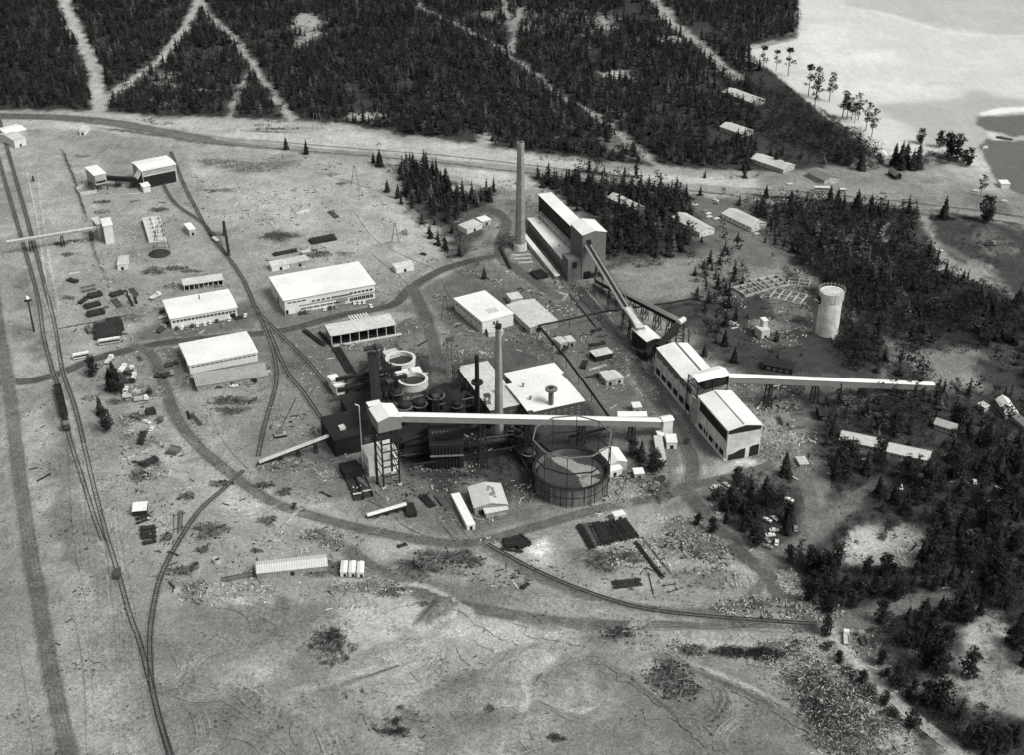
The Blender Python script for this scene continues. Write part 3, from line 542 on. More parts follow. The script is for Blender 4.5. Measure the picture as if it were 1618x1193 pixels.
# ------------------------------------------------ railway tracks
TZ = [0.34]
def track(px, label, ballast=.17, bw=3.6):
    TZ[0] += .012; z = TZ[0]
    P = smooth_pts(wpts(px), 4); root = thing('railway_track', label, 'railway track', (P[0].x, P[0].y, 0), 0, 'railway tracks across the works')
    off = P[0]; rails = [MB(), MB()]; sl = MB(); pv = [[], []]
    bal = ribbon('ballast', [(p.x, p.y) for p in P], bw, z - .1, ballast, [(-1, 0), (-.6, .9), (0, 1), (.6, .9), (1, 0)], raw=True, kind=None)
    bal.data.transform(Matrix.Translation((-off.x, -off.y, 0))); bal.parent = root
    L = 0
    for i in range(len(P) - 1):
        d = (P[i + 1] - P[i]); ln = d.length; d.normalize(); nn = Vector((-d.y, d.x, 0))
        for r, sg in enumerate((-.78, .78)):
            a = P[i] + nn * sg - off; b = P[i + 1] + nn * sg - off; a.z = b.z = z + .16; rails[r].beam(a - d * .02, b + d * .02, .24, .17)
        k = 0
        while L < ln:
            q = P[i] + d * L - off; q.z = z + .02; sl.obox(q, math.atan2(d.y, d.x), .17, 1.25, .06); L += 1.6
        L -= ln
    for r in rails: r.build('rail', 'rail', root)
    s_ = sl.build('sleepers', 'sleeper', root); s_['kind'] = 'stuff'
    return root
track([(-12, 150), (2, 200), (21, 268), (40, 335), (58, 401), (73, 459), (88, 520), (99, 586), (120, 650), (146, 760), (160, 815), (171, 856), (188, 911), (206, 975), (222, 1020), (243, 1100), (262, 1175), (300, 1300)], 'long main railway track curving down the left side beside the dark train')
track([(-35, 150), (-17, 200), (21, 331), (40, 396), (60, 471), (70, 535), (84, 588), (92, 612), (108, 686), (131, 760), (148, 815), (163, 856)], 'second railway track running along the left edge under the parked dark train')
track([(385, 745), (352, 775), (314, 810), (282, 858), (256, 908), (243, 959), (237, 1010), (240, 1080), (250, 1130), (266, 1180), (300, 1290)], 'curved track branching from the road bend down to the bottom left corner')
track([(270, 240), (290, 290), (309, 328), (334, 373), (364, 411), (386, 445), (407, 491), (437, 523), (490, 576), (541, 642), (556, 664)], 'middle track from the upper bunker house past the white workshops to the dark loading shed')
track([(250, 276), (276, 320), (319, 351), (338, 376)], 'short branch track joining the middle track near the upper bunker house')
track([(424, 520), (452, 585), (481, 623), (507, 661), (520, 672)], 'middle loop track west of the open front shed')
track([(407, 495), (424, 530), (436, 574), (436, 610), (420, 668), (408, 722)], 'narrow loop track curving past the mobile crane')
track([(770, 862), (850, 905), (930, 938), (1010, 962), (1100, 974), (1230, 984), (1290, 988)], 'single rusty track on the embankment below the timber yard', ballast=.12)
# ------------------------------------------------ large buildings
r = building('long two-storey white workshop with upper window band and cars parked along its front', (449, 474), (591.5, 448), (432.7, 438), 9.1, 'mono', .5, 'wall_white', 'roof_white', o=.7,
    wins=[('F', 4, 4.9, 2.0, 1.3, 15, 26, 2), ('F', 6, 4.9, 2.2, 1.3, 27, 14, 2), ('F', 6, 0.9, 2.2, 2.4, 37.5, 1, 2), ('F', 6, 1.4, 3.4, 1.1, 8.5, 21, 3), ('F', 6, 5.2, 1.9, 1.6, 37.5, 1, 2), ('L', 2, 4.6, 1.6, 1.3, 6, 6, 1), ('F', 4, 6.5, 2.4, 1.0, 1.5, 40, 2)], doors=[('F', .07, 3.2, 3.6, 'car_w'), ('F', .02, 1.4, 2.8, 'void'), ('L', .5, 3, 4.0, 'void')], name='workshop', cat='workshop')
MB().box(30, 36, -2.6, -.1, 3.2, 3.5).build('porch_roof', 'roof_grey', r); MB().box(-.02, .3, -.12, -.004, 0, 9).build('corner_trim', 'frame', r)
MB().box(8, 52.6, -.1, -.004, 3.7, 4.3).build('spandrel_band', 'wall_grey', r)
r = building('white-roofed workshop with a strip of dark front windows, nearest the sawn log stacks', (269.5, 503), (373.8, 485), (258.4, 474), 6.2, 'gable_x', .5, 'wall_white', 'roof_white', wins=[('F', 17, 3.3, 1.75, 1.6, .6, .6, 2), ('L', 4, 3.2, 1.6, 1.2, 3, 3, 1)], doors=[('F', .93, 3, 3, 'void'), ('L', .5, 3.4, 3.6, 'void')], name='workshop', cat='workshop', o=.6)
MB().cyl((19, 17, 6.3), (19, 17, 9.4), .3, n=8).build('vent_pipe', 'steel_dark', r)
r = building('white-roofed hall with plain white front wall, above the long grey lean-to shed', (299, 577), (406.5, 556), (285, 543), 5.2, 'gable_x', .5, 'wall_white', 'roof_white', wins=[('F', 14, 3.4, 2.1, .9, .8, .8, 2), ('L', 2, 2.0, 2.4, 1.6, 3, 3, 2)], doors=[('L', .5, 3.4, 3.6, 'void')], name='workshop', cat='workshop', o=.5)
building('long grey corrugated lean-to shed in front of the second white hall', (311, 611), (423, 593), (304, 594), 3.4, 'mono', .8, 'wall_shed', 'roof_corr', wins=[('F', 5, 1.2, 1.4, .9, 3, 10, 1)], doors=[('F', .5, 2.4, 2.4, 'void'), ('F', .8, 2.8, 2.6, 'void')], name='shed', cat='shed')
# narrow open shed behind the first workshop
def open_shed(label, A, B, C, h, nb, rm='roof_pale', rise=.8, back='wall_shed', name='open_shed', plinth=True, roof='mono'):
    loc, rz, L, W = frame(A, B, C, h); root = thing(name, label, 'open shed', loc, rz); s_ = rise / W
    if roof == 'mono': prof = [(-.5, h - s_ * .5), (W + .4, h + rise + s_ * .4), (W + .4, h + rise + s_ * .4 + .22), (-.5, h - s_ * .5 + .22)]
    else: prof = [(-.5, h - .1), (W / 2, h + rise), (W + .5, h - .1), (W + .5, h + .12), (W / 2, h + rise + .22), (-.5, h + .12)]
    MB().prof(prof, 'x', -.5, L + .5).build('roof', rm, root)
    w_ = MB().box(0, L, W - .25, W, 0, h + (rise - .05 if roof == 'mono' else 0)); w_.box(0, .2, .3, W - .3, 0, h - .1).box(L - .2, L, .3, W - .3, 0, h - .1); w_.build('wall', back, root)
    for k in range(nb + 1): x = .12 + (L - .24) * k / nb; MB().box(x - .16, x + .16, 0, .3, 0, h).build('post', 'frame', root)
    MB().box(0, L, .05, .28, h - .5, h - .02).build('header_beam', 'frame', root)
    if plinth: MB().box(-.3, L + 3, -1.6, -.02, 0, .55).build('plinth', 'concrete_w', root)
    MB().box(.3, L - .3, .6, W - .5, .02, .1).build('floor', 'void', root)
    return root, L, W
r, L, W = open_shed('open-fronted shed with seven dark bays, a low pale plinth and loose sheets on its roof', (523.5, 530), (624.4, 512), (516, 515), 6.2, 7)
b = MB(); 
for k in range(7): b.beam((L * .42 + k * .8 * 2, W - 1, 7.2), (L * .42 - 1 + k * 1.6, W + 4, 8.3), .9, .12)
b.build('loose_roof_sheet', 'roof_corr_w', r)
open_shed('long narrow open shed directly behind the first white workshop, dark underneath', (290.5, 450), (352, 441), (288, 443), 3.6, 8, 'roof_pale', plinth=False)
building('square white two-storey block with side windows, left of the twin-ridge store', (762, 508), (811, 495), (733, 467.6), 7.2, 'flat', 0, 'wall_white', 'roof_white', wins=[('L', 7, 4.4, 3.2, 1.1, 1, 1, 3), ('L', 3, 1.5, 2.2, 1, 3, 10, 2), ('F', 2, 3.6, 1.6, 2.2, 6.2, 9.2, 2), ('F', 2, .9, 1.6, 1.5, 6.2, 9.2, 2)], doors=[('F', .14, 1.6, 2.2, 'void')], name='office_block', cat='building', th=.35)
MB().box(8, 14, 6, 11, 7.56, 7.75).build('roof_hatch', 'roof_pale', bpy.data.objects['office_block'])
building('store with pale and grey halves of one shallow roof, beside the square white block', (838, 517), (882, 507), (822, 477), 3.8, 'gable_y', .9, 'wall_pale', 'roof_pale', doors=[('F', .3, 3, 2.6, 'void')], name='store', cat='building')
# powerhouse group
r = building('brick powerhouse with a broad white roof and small windows behind the main conveyor', (835.6, 652.5), (923, 633.7), (810, 607), 11.5, 'gable_x', .5, 'wall_brick', 'roof_white', wins=[('F', 6, 7.6, 1.1, 1.5, 7, 1, 1), ('F', 6, 4.4, 1.1, 1.5, 7, 1, 1), ('F', 6, 1.6, 1.1, 1.5, 7, 1, 1), ('L', 5, 6, 1.4, 2, 2, 2, 1), ('R', 5, 6, 1.4, 2, 2, 2, 1)], name='powerhouse', cat='powerhouse')
L, W = DIM[r.name]
for x, y in ((.22, .8), (.17, .35)): MB().cyl((x * L, y * W, 11.4), (x * L, y * W, 13.6), .45, n=10).cyl((x * L, y * W, 13.6), (x * L, y * W, 13.9), .75, n=10).build('roof_vent', 'steel_grey', r)
building('lower white-roofed rear annex of the brick powerhouse', (811, 606), (889, 589), (796, 591), 10.2, 'flat', 0, 'wall_pale', 'roof_white', name='powerhouse_annex', cat='building')
r = building('boiler house with a soot-stained white roof left of the tall inner chimney', (775, 649), (823, 639), (729, 579), 10.5, 'flat', 0, 'wall_brick', 'roof_pale', wins=[('L', 6, 5, 2.4, 1.8, 2, 2, 2), ('F', 2, 6, 1.6, 1.6, 1, 1, 1)], name='boiler_house', cat='boiler house')
MB().cyl((9, 14, 10.7), (9, 14, 12.6), .9, n=12).cyl((9, 14, 12.6), (9, 14, 12.8), 1.2, n=12).build('roof_vent', 'deck_d', r)
MB().cyl((12, 18, 10.7), (12, 18, 14), .25, n=8).build('vent_pipe', 'steel_dark', r)
# processing plant (upper centre)
r = building('long lower white roof of the processing plant beside its narrow lean-to', (895, 417), 11.5, (834, 344.4), 8.6, 'flat', 0, 'wall_grey_y', 'roof_white_y', wins=[('L', 12, 5.6, 2.6, .8, 3, 3, 2)], doors=[('F', .6, 4, 5, 'void')], name='processing_shed', cat='industrial building')
L, W = DIM[r.name]
for y in (.35, .86): MB().cyl((4.5, y * W, 8.8), (4.5, y * W, 10), .7, n=10).build('roof_vent', 'wall_pale', r)
MB().prof([(-7.4, 2.6), (-4.6, 3.0), (-4.6, 3.2), (-7.4, 2.8)], 'y', -2, W * .93).build('lean_to_roof', 'roof_white', r)
MB().box(-7.2, -4.8, 0, W * .92, 0, 2.6).build('lean_to_wall', 'wall_pale', r)
MB().box(-4.55, -4.2, 1, W, 2.4, 2.9).build('pipe_run', 'steel_dark', r)
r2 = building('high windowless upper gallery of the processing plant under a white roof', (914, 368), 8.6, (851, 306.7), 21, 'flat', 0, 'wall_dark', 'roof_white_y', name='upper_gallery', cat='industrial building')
L, W = DIM[r2.name]
MB().box(-3.2, -.02, -1, W * .93, 10.6, 11.6).build('catwalk', 'wall_pale', r2)
for k in range(10): MB().box(-3.0, -2.75, W * (k + .3) / 11, W * (k + .3) / 11 + .25, 0, 10.58).build('post', 'steel_dark', r2)
b = MB()
for k in range(14): b.beam((-.06, W * k / 14, 13), (-.06, W * (k + 1) / 14, 20), .25, .2)
b.build('bracing', 'steel_grey', r2)
r = building('grey clad head tower of the processing plant where the open conveyor lands', (920.7, 371), 14.8, (902, 352), 28.5, 'gable_y', 1.8, 'wall_grey', 'roof_white_y', doors=[('F', .32, 2.4, 4.5, 'void'), ('F', .22, 4, 5, 'void')], name='head_tower', cat='industrial building')
L, W = DIM[r.name]
MB().box(2.2, 5.4, -.1, -.004, 21.5, 25).build('conveyor_port', 'void', r)
MB().box(-8.5, -.02, .5, 10, 0, 14).build('stair_wing', 'wall_grey_y', r)
MB().box(-6, -3, .38, .496, 8, 12).build('wing_opening', 'void', r)
for k in range(3): MB().box(1 + k * 4.6, 3.6 + k * 4.6, -.08, -.004, .1, 3.4).build('door', 'void', r)
# ------------------------------------------------ chimneys and stacks
def chimney(label, px, py, h, r0, r1, mt, name='chimney', crown=True, plinth=None, n=28, collar=None):
    c = G(px, py); root = thing(name, label, 'chimney', c); FOOT.append((c - Vector((r0, r0, 0)), Vector((1, 0, 0)), Vector((0, 1, 0)), 2 * r0, 2 * r0))
    b = MB()
    for k in range(8):
        z0 = h * k / 8; z1 = h * (k + 1) / 8; b.cyl((0, 0, z0), (0, 0, z1), r0 + (r1 - r0) * k / 8, r0 + (r1 - r0) * (k + 1) / 8, n, cap=False)
    s_ = b.build('shaft', mt, root); 
    MB().cyl((0, 0, h - .2), (0, 0, h - .05), r1 * .8, n=n).build('flue_mouth', 'void', root)
    if crown: MB().ring((0, 0), r1 * .78, r1 * 1.18, h - 2.4, h, n).build('crown_ring', mt, root); MB().ring((0, 0), r1 * 1.02, r1 * 1.14, h * .93 - 1.5, h * .93, n).build('band', mt, root)
    if plinth: MB().cyl((0, 0, 0), (0, 0, plinth), r0 * 1.25, r0 * 1.2, n).build('plinth', 'concrete_w', root)
    if collar:
        MB().ring((0, 0), r0 * .9, r0 * 2.2, h * collar, h * collar + .8, n).build('platform', mt, root)
    b = MB()
    for k in range(int(h / 1.2)): b.box(-.25, .25, -(r0 + (r1 - r0) * k * 1.2 / h) - .22, -(r0 + (r1 - r0) * k * 1.2 / h) - .1, k * 1.2 + .4, k * 1.2 + .5)
    y0 = -r0 - .22; y1 = -r1 - .22
    for x in (-.25, .25): b.beam((x, y0, .3), (x, y1, h - .5), .08)
    b.build('ladder', 'steel_dark', root); return root
chimney('tallest pale concrete chimney with a white base, beside the processing plant', 822, 393, 69, 3.35, 1.95, 'concrete', plinth=4.2)
chimney('tall concrete chimney rising behind the main conveyor between the boiler house and the powerhouse', 788.5, 694, 61.5, 2.25, 1.35, 'concrete', crown=False)
MB().ring((0, 0), 1.0, 1.5, 60, 61.7, 24).build('sooty_rim', 'void', bpy.data.objects['chimney.001'])
chimney('black steel stack with a round platform in front of the boiler house roof', 755, 676, 40, 1.3, 1.0, 'steel_dark', name='steel_stack', crown=False, collar=.62)
chimney('stout dark stack with a wide top ring in front of the powerhouse roof', 870, 672, 21, 1.35, 1.3, 'steel_grey', name='steel_stack', crown=False, collar=.94)
chimney('thin pale pipe stack beside the transfer building', 1087, 554, 13, .5, .45, 'steel_grey', name='pipe_stack', crown=False)
# ------------------------------------------------ crushing plant on the right
r = building('tall crushing plant hall, rear half with pilastered concrete side wall and ridge strip', (1094, 615), 17, (1038, 549.5), 15, 'gable_y', 1.6, 'wall_light', 'roof_white_y', wins=[], name='crushing_plant', cat='industrial building', o=.3)
L, W = DIM[r.name]
for k in range(7): MB().box(-.5, -.02, W * k / 6 - .4 + (.4 if k == 0 else 0) - (.4 if k == 6 else 0), W * k / 6 + .4, 0, 12).build('pilaster', 'concrete_w', r)
MB().box(-.9, -.03, 0, W, 0, 1.2).build('plinth', 'wall_white', r)
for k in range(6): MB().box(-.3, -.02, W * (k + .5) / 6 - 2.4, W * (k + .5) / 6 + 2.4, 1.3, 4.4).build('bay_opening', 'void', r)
MB().box(L / 2 + 1.3, L / 2 + 2.5, .5, W - .4, 16.4, 16.75).build('ridge_strip', 'wall_grey', r)
MB().box(-.14, -.02, .5, W - .5, 10.6, 14.6).build('upper_wall_band', 'wall_grey_y', r)  # darker grey band along the top of the side wall
r = building('tall crushing plant hall, front half with two dark ground openings in its pale end wall', (1151, 681.5), 17, (1104, 627), 16.5, 'gable_y', 1.6, 'wall_light', 'roof_white_y', wins=[], name='crushing_plant', cat='industrial building', o=.35)
L, W = DIM[r.name]
MB().box(L / 2 - .9, L / 2 + .3, .5, W - .4, 18.0, 18.3).build('ridge_strip', 'wall_grey', r)
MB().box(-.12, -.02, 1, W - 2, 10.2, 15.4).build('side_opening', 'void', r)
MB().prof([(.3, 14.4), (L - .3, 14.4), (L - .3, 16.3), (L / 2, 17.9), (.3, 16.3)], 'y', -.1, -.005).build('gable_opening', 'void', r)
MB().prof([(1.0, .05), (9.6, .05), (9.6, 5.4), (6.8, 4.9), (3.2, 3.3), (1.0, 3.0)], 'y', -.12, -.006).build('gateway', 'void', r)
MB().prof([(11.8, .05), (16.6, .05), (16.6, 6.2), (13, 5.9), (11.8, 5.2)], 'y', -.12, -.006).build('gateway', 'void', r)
for k in range(4): MB().box(-.5, -.02, 1 + (W - 2) * k / 3 - .4, 1 + (W - 2) * k / 3 + .4, 0, 10).build('pilaster', 'concrete_w', r)
MB().box(-.9, -.03, 0, W, 0, 1.1).build('plinth', 'wall_white', r)
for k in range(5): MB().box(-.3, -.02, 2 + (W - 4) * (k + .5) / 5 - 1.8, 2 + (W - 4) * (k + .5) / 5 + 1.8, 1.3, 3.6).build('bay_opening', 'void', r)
MB().box(-.6, -.02, W + .05, W + 6, 0, 14).build('link_wall', 'wall_pale', r)
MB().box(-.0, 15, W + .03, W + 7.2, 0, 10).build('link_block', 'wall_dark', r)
# transfer house riding over the hall
loc, rz, L, W = frame((1103, 604), (1152, 592), (1092, 589), 22)
r = thing('transfer_house', 'white-roofed transfer house on a dark open frame astride the crushing plant', 'industrial building', loc, rz)
FOOT.pop()
MB().prof([(-.4, 21.9), (W / 2, 23.4), (W + .4, 21.9), (W + .4, 22.15), (W / 2, 23.65), (-.4, 22.15)], 'x', -.4, L + .4).build('roof', 'roof_white', r)
for x in (0.2, L * .5, L - .3):
    for y in (.2, W - .3): MB().box(x - .2, x + .2, y - .2, y + .2, 0, 22).build('post', 'steel_dark', r)
MB().box(L * .25, L, .5, W - .4, 16.2, 21.8).build('cladding', 'wall_dark', r)
b = MB()
for z in (13, 17.5, 21.5): b.box(0, L, .02, .3, z, z + .35).box(0, L, W - .3, W - .02, z, z + .35).box(0, .3, .3, W - .3, z, z + .35)
for z in (13, 17.5): b.beam((.2, .1, z), (L * .25, .1, z + 4), .2); b.beam((.1, .2, z), (.1, W, z + 4), .2)
b.build('bracing', 'steel_dark', r)
MB().box(L * .3, L - .5, -.2, -.02, 13.2, 14.2).build('catwalk', 'steel_dark', r)
building('white-roofed transfer building between the open conveyor and the crushing plant', (1022, 539), (1044, 534), (1006, 517.5), 10, 'gable_y', .8, 'wall_dark', 'roof_white_y', name='transfer_building', cat='industrial building')
# ------------------------------------------------ conveyors
def gallery(label, p0, h0, p1, h1, wd, hg, rm='roof_white', wall='wall_grey', supports=(), name='conveyor_gallery', truss=False, roofpk=.5, cat='conveyor', leg='steel_dark', lw=.5, spread=2.2, top=True):
    a = G(*p0, h0); b_ = G(*p1, h1); base = Vector((a.x, a.y, 0)); root = thing(name, label, cat, base); d = (b_ - a); n = Vector((-d.y, d.x, 0)).normalized()
    a0 = a - base - Vector((0, 0, hg)); b0 = b_ - base - Vector((0, 0, hg)); up = Vector((0, 0, hg)); o = n * wd / 2
    if truss:
        t = MB(); k = max(4, int(d.length / 3.5))
        for sg in (-1, 1):
            for u in (Vector((0, 0, 0)), up): t.beam(a0 + o * sg + u, b0 + o * sg + u, .3)
            for i in range(k):
                p = a0.lerp(b0, i / k) + o * sg; q = a0.lerp(b0, (i + 1) / k) + o * sg
                t.beam(p + (up if i % 2 else Vector((0, 0, 0))), q + (Vector((0, 0, 0)) if i % 2 else up), .18); t.beam(p, p + up, .18)
        t.build('truss', truss, root); MB().beam(a0 + up * .08, b0 + up * .08, wd * .9, .15).build('deck', 'deck_d' if truss == 'steel_dark' else 'timber', root)
        if truss != 'steel_dark': MB().beam(a0 + up * .3, b0 + up * .3, wd * .34, .25).build('belt', 'steel_dark', root)
        for i in range(0, k, 2):
            pass
    else:
        MB().hexa([a0 - o, b0 - o, b0 + o, a0 + o, a0 - o + up, b0 - o + up, b0 + o + up, a0 + o + up]).build('wall', wall, root)
    if top:
        e = o * 1.12; u1 = up + Vector((0, 0, .03)); u2 = up + Vector((0, 0, .25)); pk = Vector((0, 0, roofpk))
        m = MB(); vs = [a0 - e + u1, a0 + e + u1, a0 + e + u2, a0 + pk + u2, a0 - e + u2, b0 - e + u1, b0 + e + u1, b0 + e + u2, b0 + pk + u2, b0 - e + u2]
        m.add(vs, [(0, 1, 2, 3, 4), (9, 8, 7, 6, 5), (0, 5, 6, 1), (1, 6, 7, 2), (2, 7, 8, 3), (3, 8, 9, 4), (4, 9, 5, 0)]); m.build('roof', rm, root)
    for t_ in supports:
        p = a0.lerp(b0, t_); s = MB(); ff = d.copy(); ff.z = 0; ff.normalize()
        fx = spread / 2
        for sg in (-1, 1):
            for fg in ((-1, 1) if spread > 0 else (0,)):
                foot = p + n * sg * (wd * .5 + .04 * p.z) + ff * fg * fx * (1 + p.z * .02); foot.z = 0; s.beam(p + n * sg * wd * .4 + ff * fg * fx * .8, foot, lw)
        kk = max(2, int(p.z / 4))
        for i in range(kk):
            z0 = p.z * i / kk; z1 = p.z * (i + 1) / kk
            for sg in (-1, 1):
                if spread > 0:
                    x0 = p + n * sg * wd * .47; x0.z = 0; s.beam(x0 - ff * fx + Vector((0, 0, z0)), x0 + ff * fx + Vector((0, 0, z1)), .2); s.beam(x0 - ff * fx + Vector((0, 0, z1)), x0 + ff * fx + Vector((0, 0, z1)), .2)
            y0 = p.copy(); y0.z = 0
            for fg in ((-1, 1) if spread > 0 else (0,)):
                s.beam(y0 - n * wd * .48 + ff * fg * fx + Vector((0, 0, z0)), y0 + n * wd * .48 + ff * fg * fx + Vector((0, 0, z1)), .2); s.beam(y0 - n * wd * .48 + ff * fg * fx + Vector((0, 0, z1)), y0 + n * wd * .48 + ff * fg * fx + Vector((0, 0, z1)), .2)
        s.build('trestle', leg, root)
    return root
gallery('long white-roofed main conveyor running across the works from the headframe house', (630, 655.5), 35.5, (1046, 664.5), 8.5, 3.4, 3.0, wall='conv_side', supports=(.3, .47, .68, .88))
gallery('white-roofed conveyor gallery descending to the right woods on lattice towers', (1150, 593), 21, (1476, 607), 2.6, 3.4, 3.2, wall='conv_side', supports=(.2, .42, .65, .85))
gallery('open pale lattice conveyor climbing from the transfer building to the head tower', (1014, 520), 12, (927, 377), 24.5, 4.2, 2.6, truss='steel_grey', supports=(.25, .5, .75), top=False, lw=.4)
gallery('short pale planked conveyor cover just above the transfer building', (1012, 517), 12.2, (991, 485), 13.8, 4.4, .8, rm='roof_pale', wall='wall_shed', supports=(.5,), roofpk=.1)
gallery('dark covered trestle conveyor running from the head tower foot toward the spruce woods', (944, 440), 4.5, (1074, 506), 15, 3.4, 2.0, rm='roof_grey', wall='wall_dark', supports=(.3, .45, .6, .75, .9), lw=.4)
gallery('dark inclined conveyor dropping from the trestle head to the crushing plant roof', (1074, 508), 15, (1040, 545), 12, 2.6, 2.0, rm='roof_tar', wall='wall_dark', supports=(), roofpk=.2)
gallery('second dark inclined conveyor crossing behind the transfer building', (1070, 520), 12, (1020, 556), 8, 2.4, 1.8, rm='roof_tar', wall='wall_dark', supports=(.3, .8), roofpk=.2)
r = thing('belt_drum_tower', 'pale belt drum on its dark lattice tower at the end of the trestle', 'tower', G(1073, 547)); MB().cyl((-1.5, -2, 15.5), (1.8, 2, 15.5), 1.6, n=14).build('drum', 'roof_pale', r)
b = MB()
for x in (-2, 2):
    for y in (-2, 2): b.beam((x, y, 0), (x * .9, y * .9, 14.5), .35)
for z in (4, 8, 12): b.beam((-2, -2, z), (2, -2, z), .25).beam((-2, 2, z), (2, 2, z), .25).beam((-2, -2, z), (-2, 2, z), .25).beam((2, -2, z - 4), (-2, -2, z), .2)
b.build('frame', 'steel_dark', r)
gallery('narrow pale conveyor bridge entering from the left edge over the railway tracks', (10, 381), 9, (152, 358), 9, 2.2, 1.5, rm='roof_pale', wall='wall_shed', supports=(.25, .6, .93), roofpk=.15, lw=.35, spread=1.6)
gallery('long pale ramp conveyor reaching the ground left of the dark loading shed', (409, 731), 1.2, (520, 689), 8, 2.4, 1.0, rm='roof_pale', wall='wall_dark', supports=(.3, .55, .8), roofpk=.1, lw=.3, spread=1.2)
gallery('straight white covered pipe bridge lying low beside the tarred stack end', (580, 815), 1.6, (642, 797), 3.2, 2.0, 1.0, rm='roof_white', wall='timber_d', supports=(.25, .5, .75, .97), roofpk=.1, lw=.3, spread=1.0)
gallery('dark gallery linking the upper bunker house and its small tower', (166, 278), 7, (226, 282), 7, 3.2, 2.4, rm='roof_tar', wall='wall_dark', supports=(.3, .7), roofpk=.2, lw=.3)
# ------------------------------------------------ headframe house on its steel frame
loc, rz, L, W = frame((597, 667.6), (634, 659.5), (587, 646), 35.5)
r = thing('headframe_house', 'grey clad headframe house with a white roof standing on tall black steel legs', 'headframe', loc, rz)
MB().prof([(0, 29.6), (L, 29.6), (L, 35.5), (L / 2, 36.9), (0, 35.5)], 'y', 0, W).build('wall', 'conv_side', r)
MB().prof([(-.3, 35.45), (L / 2, 36.95), (L + .3, 35.45), (L + .3, 35.7), (L / 2, 37.2), (-.3, 35.7)], 'y', -.3, W + .3).build('roof', 'roof_white', r)
MB().box(-.0, L * .5, W + .32, W + 4, 31, 36.4).build('stair_head', 'wall_grey', r); MB().box(-.2, L * .55, W + .34, W + 4.2, 36.42, 36.7).build('stair_head_roof', 'roof_white', r)
for x in (1.2, L - 2.0):
    for y in (.6, W - 1.0): MB().box(x - .34, x + .34, y - .34, y + .34, 0.6, 29.6).build('leg', 'steel_dark', r); MB().box(x - .9, x + .9, y - .9, y + .9, 0, .6).build('footing', 'concrete_w', r)
MB().box(-.9, -.1, 4, 5.2, 0, 29.6).build('pipe_shaft', 'steel_dark', r)
b = MB()
for z in (5.5, 10.5, 14, 18.5, 22.5, 26.5):
    b.box(1.6, L - 2.4, .4, .8, z, z + .5).box(1.0, 1.35, 1.02, W - 1.4, z, z + .35).box(L - 2.2, L - 1.85, 1.02, W - 1.4, z, z + .35)
for z0, z1 in ((5.5, 10.5), (14, 18.5), (22.5, 26.5)): b.beam((L - 2, .8, z0), (L - 2, W - 1, z1), .3)
b.build('bracing', 'steel_dark', r)
building('white two-storey hoist house behind the black headframe legs', (582, 724), (630, 713), (573.5, 705), 10.7, 'flat', 0, 'roof_white', 'roof_white', wins=[('L', 3, 6, 1.6, 2.2, 1, 1, 2), ('L', 3, 2.4, 1.6, 2.2, 1, 1, 2)], name='hoist_house', cat='building', o=.2)
r = building('black-roofed loading shed at the end of the middle tracks, beside the headframe', (529, 697), (574, 686), (513, 661), 9.5, 'mono', .5, 'wall_dark', 'roof_tar', name='loading_shed', cat='building')
L, W = DIM[r.name]
MB().box(L * .35, L * .55, W * .3, W * .45, 9.9, 11.2).build('roof_hatch', 'roof_pale', r)
for k in range(2):    # two troughs running down from the loading shed
    a = G(546 + k * 15.5, 738 - k * 3); b_ = G(568 + k * 15, 792 - k * 5); t = thing('loading_trough', ['left', 'right'][k] + ' one of the two parallel black loading troughs below the loading shed', 'trough', a, 0, 'parallel loading troughs')
    d = (b_ - a); n = Vector((-d.y, d.x, 0)).normalized() * 1.9; u = Vector((0, 0, 1.3)); z3 = Vector((0, 0, .1))
    MB().hexa([-n, d - n, d + n, n, -n + z3, d - n + z3, d + n + z3, n + z3]).build('floor', 'timber_d', t)
    for sg in (-1, 1): MB().beam(n * sg * 1.08 + u * .5, d + n * sg * 1.08 + u * .5, .22, 1.3).build('side_wall', 'timber_d', t)
    e = d * .86; MB().beam(e - n + u, e + n + u, .5, .4).build('cross_bar', 'concrete_w', t)
r = thing('mast', 'tall thin white mast with a bent arm left of the headframe house', 'mast', G(574, 742)); MB().cyl((0, 0, 0), (0, 0, 34), .26, .2, 8).build('pole', 'roof_white', r); MB().beam((0, 0, 34), (-1.8, .5, 34.4), .35).build('arm', 'roof_white', r)
# dark steep gallery and twin bar conveyors beside the settling tanks
gallery('steep black covered gallery rising from the yard behind the settling tanks', (587, 556), 7, (596, 640), 27, 4.2, 3.0, rm='roof_tar', wall='wall_dark', supports=(.25, .6, .95), roofpk=.6)
gallery('upper one of the two long black pipe conveyors reaching the rear settling tank', (530, 598), 9, (634, 579), 12, 1.8, 1.6, rm='roof_tar', wall='wall_dark', supports=(.15, .5, .85), roofpk=.2, lw=.35, spread=1.0)
gallery('lower one of the two long black pipe conveyors reaching the front settling tank', (533, 616), 9, (643, 592), 12, 1.8, 1.6, rm='roof_tar', wall='wall_dark', supports=(.15, .5, .85), roofpk=.2, lw=.35, spread=1.0)
building('black coke bunker under the steep gallery', (560, 668), (600, 660), (545, 625), 9, 'flat', 0, 'wall_dark', 'roof_tar', name='bunker', cat='building')
building('low black pump house left of the settling tanks', (575, 625), (625, 615), (562, 604), 5, 'mono', .6, 'wall_dark', 'roof_tar', name='pump_house', cat='building')
building('small white U-shaped end house of the black pipe conveyors', (528, 606), (540, 603), (519, 594), 6.5, 'flat', 0, 'wall_white', 'roof_white', name='end_house', cat='building')
building('small white-roofed cabin below the end house', (531, 612), (546, 607), (528, 605), 5.5, 'flat', 0, 'wall_white', 'roof_white', name='cabin', cat='cabin')
building('small white pump cabin behind the rear settling tank', (613, 563), (632, 558), (609, 554), 3.5, 'flat', 0, 'wall_white', 'roof_pale', name='cabin', cat='cabin')
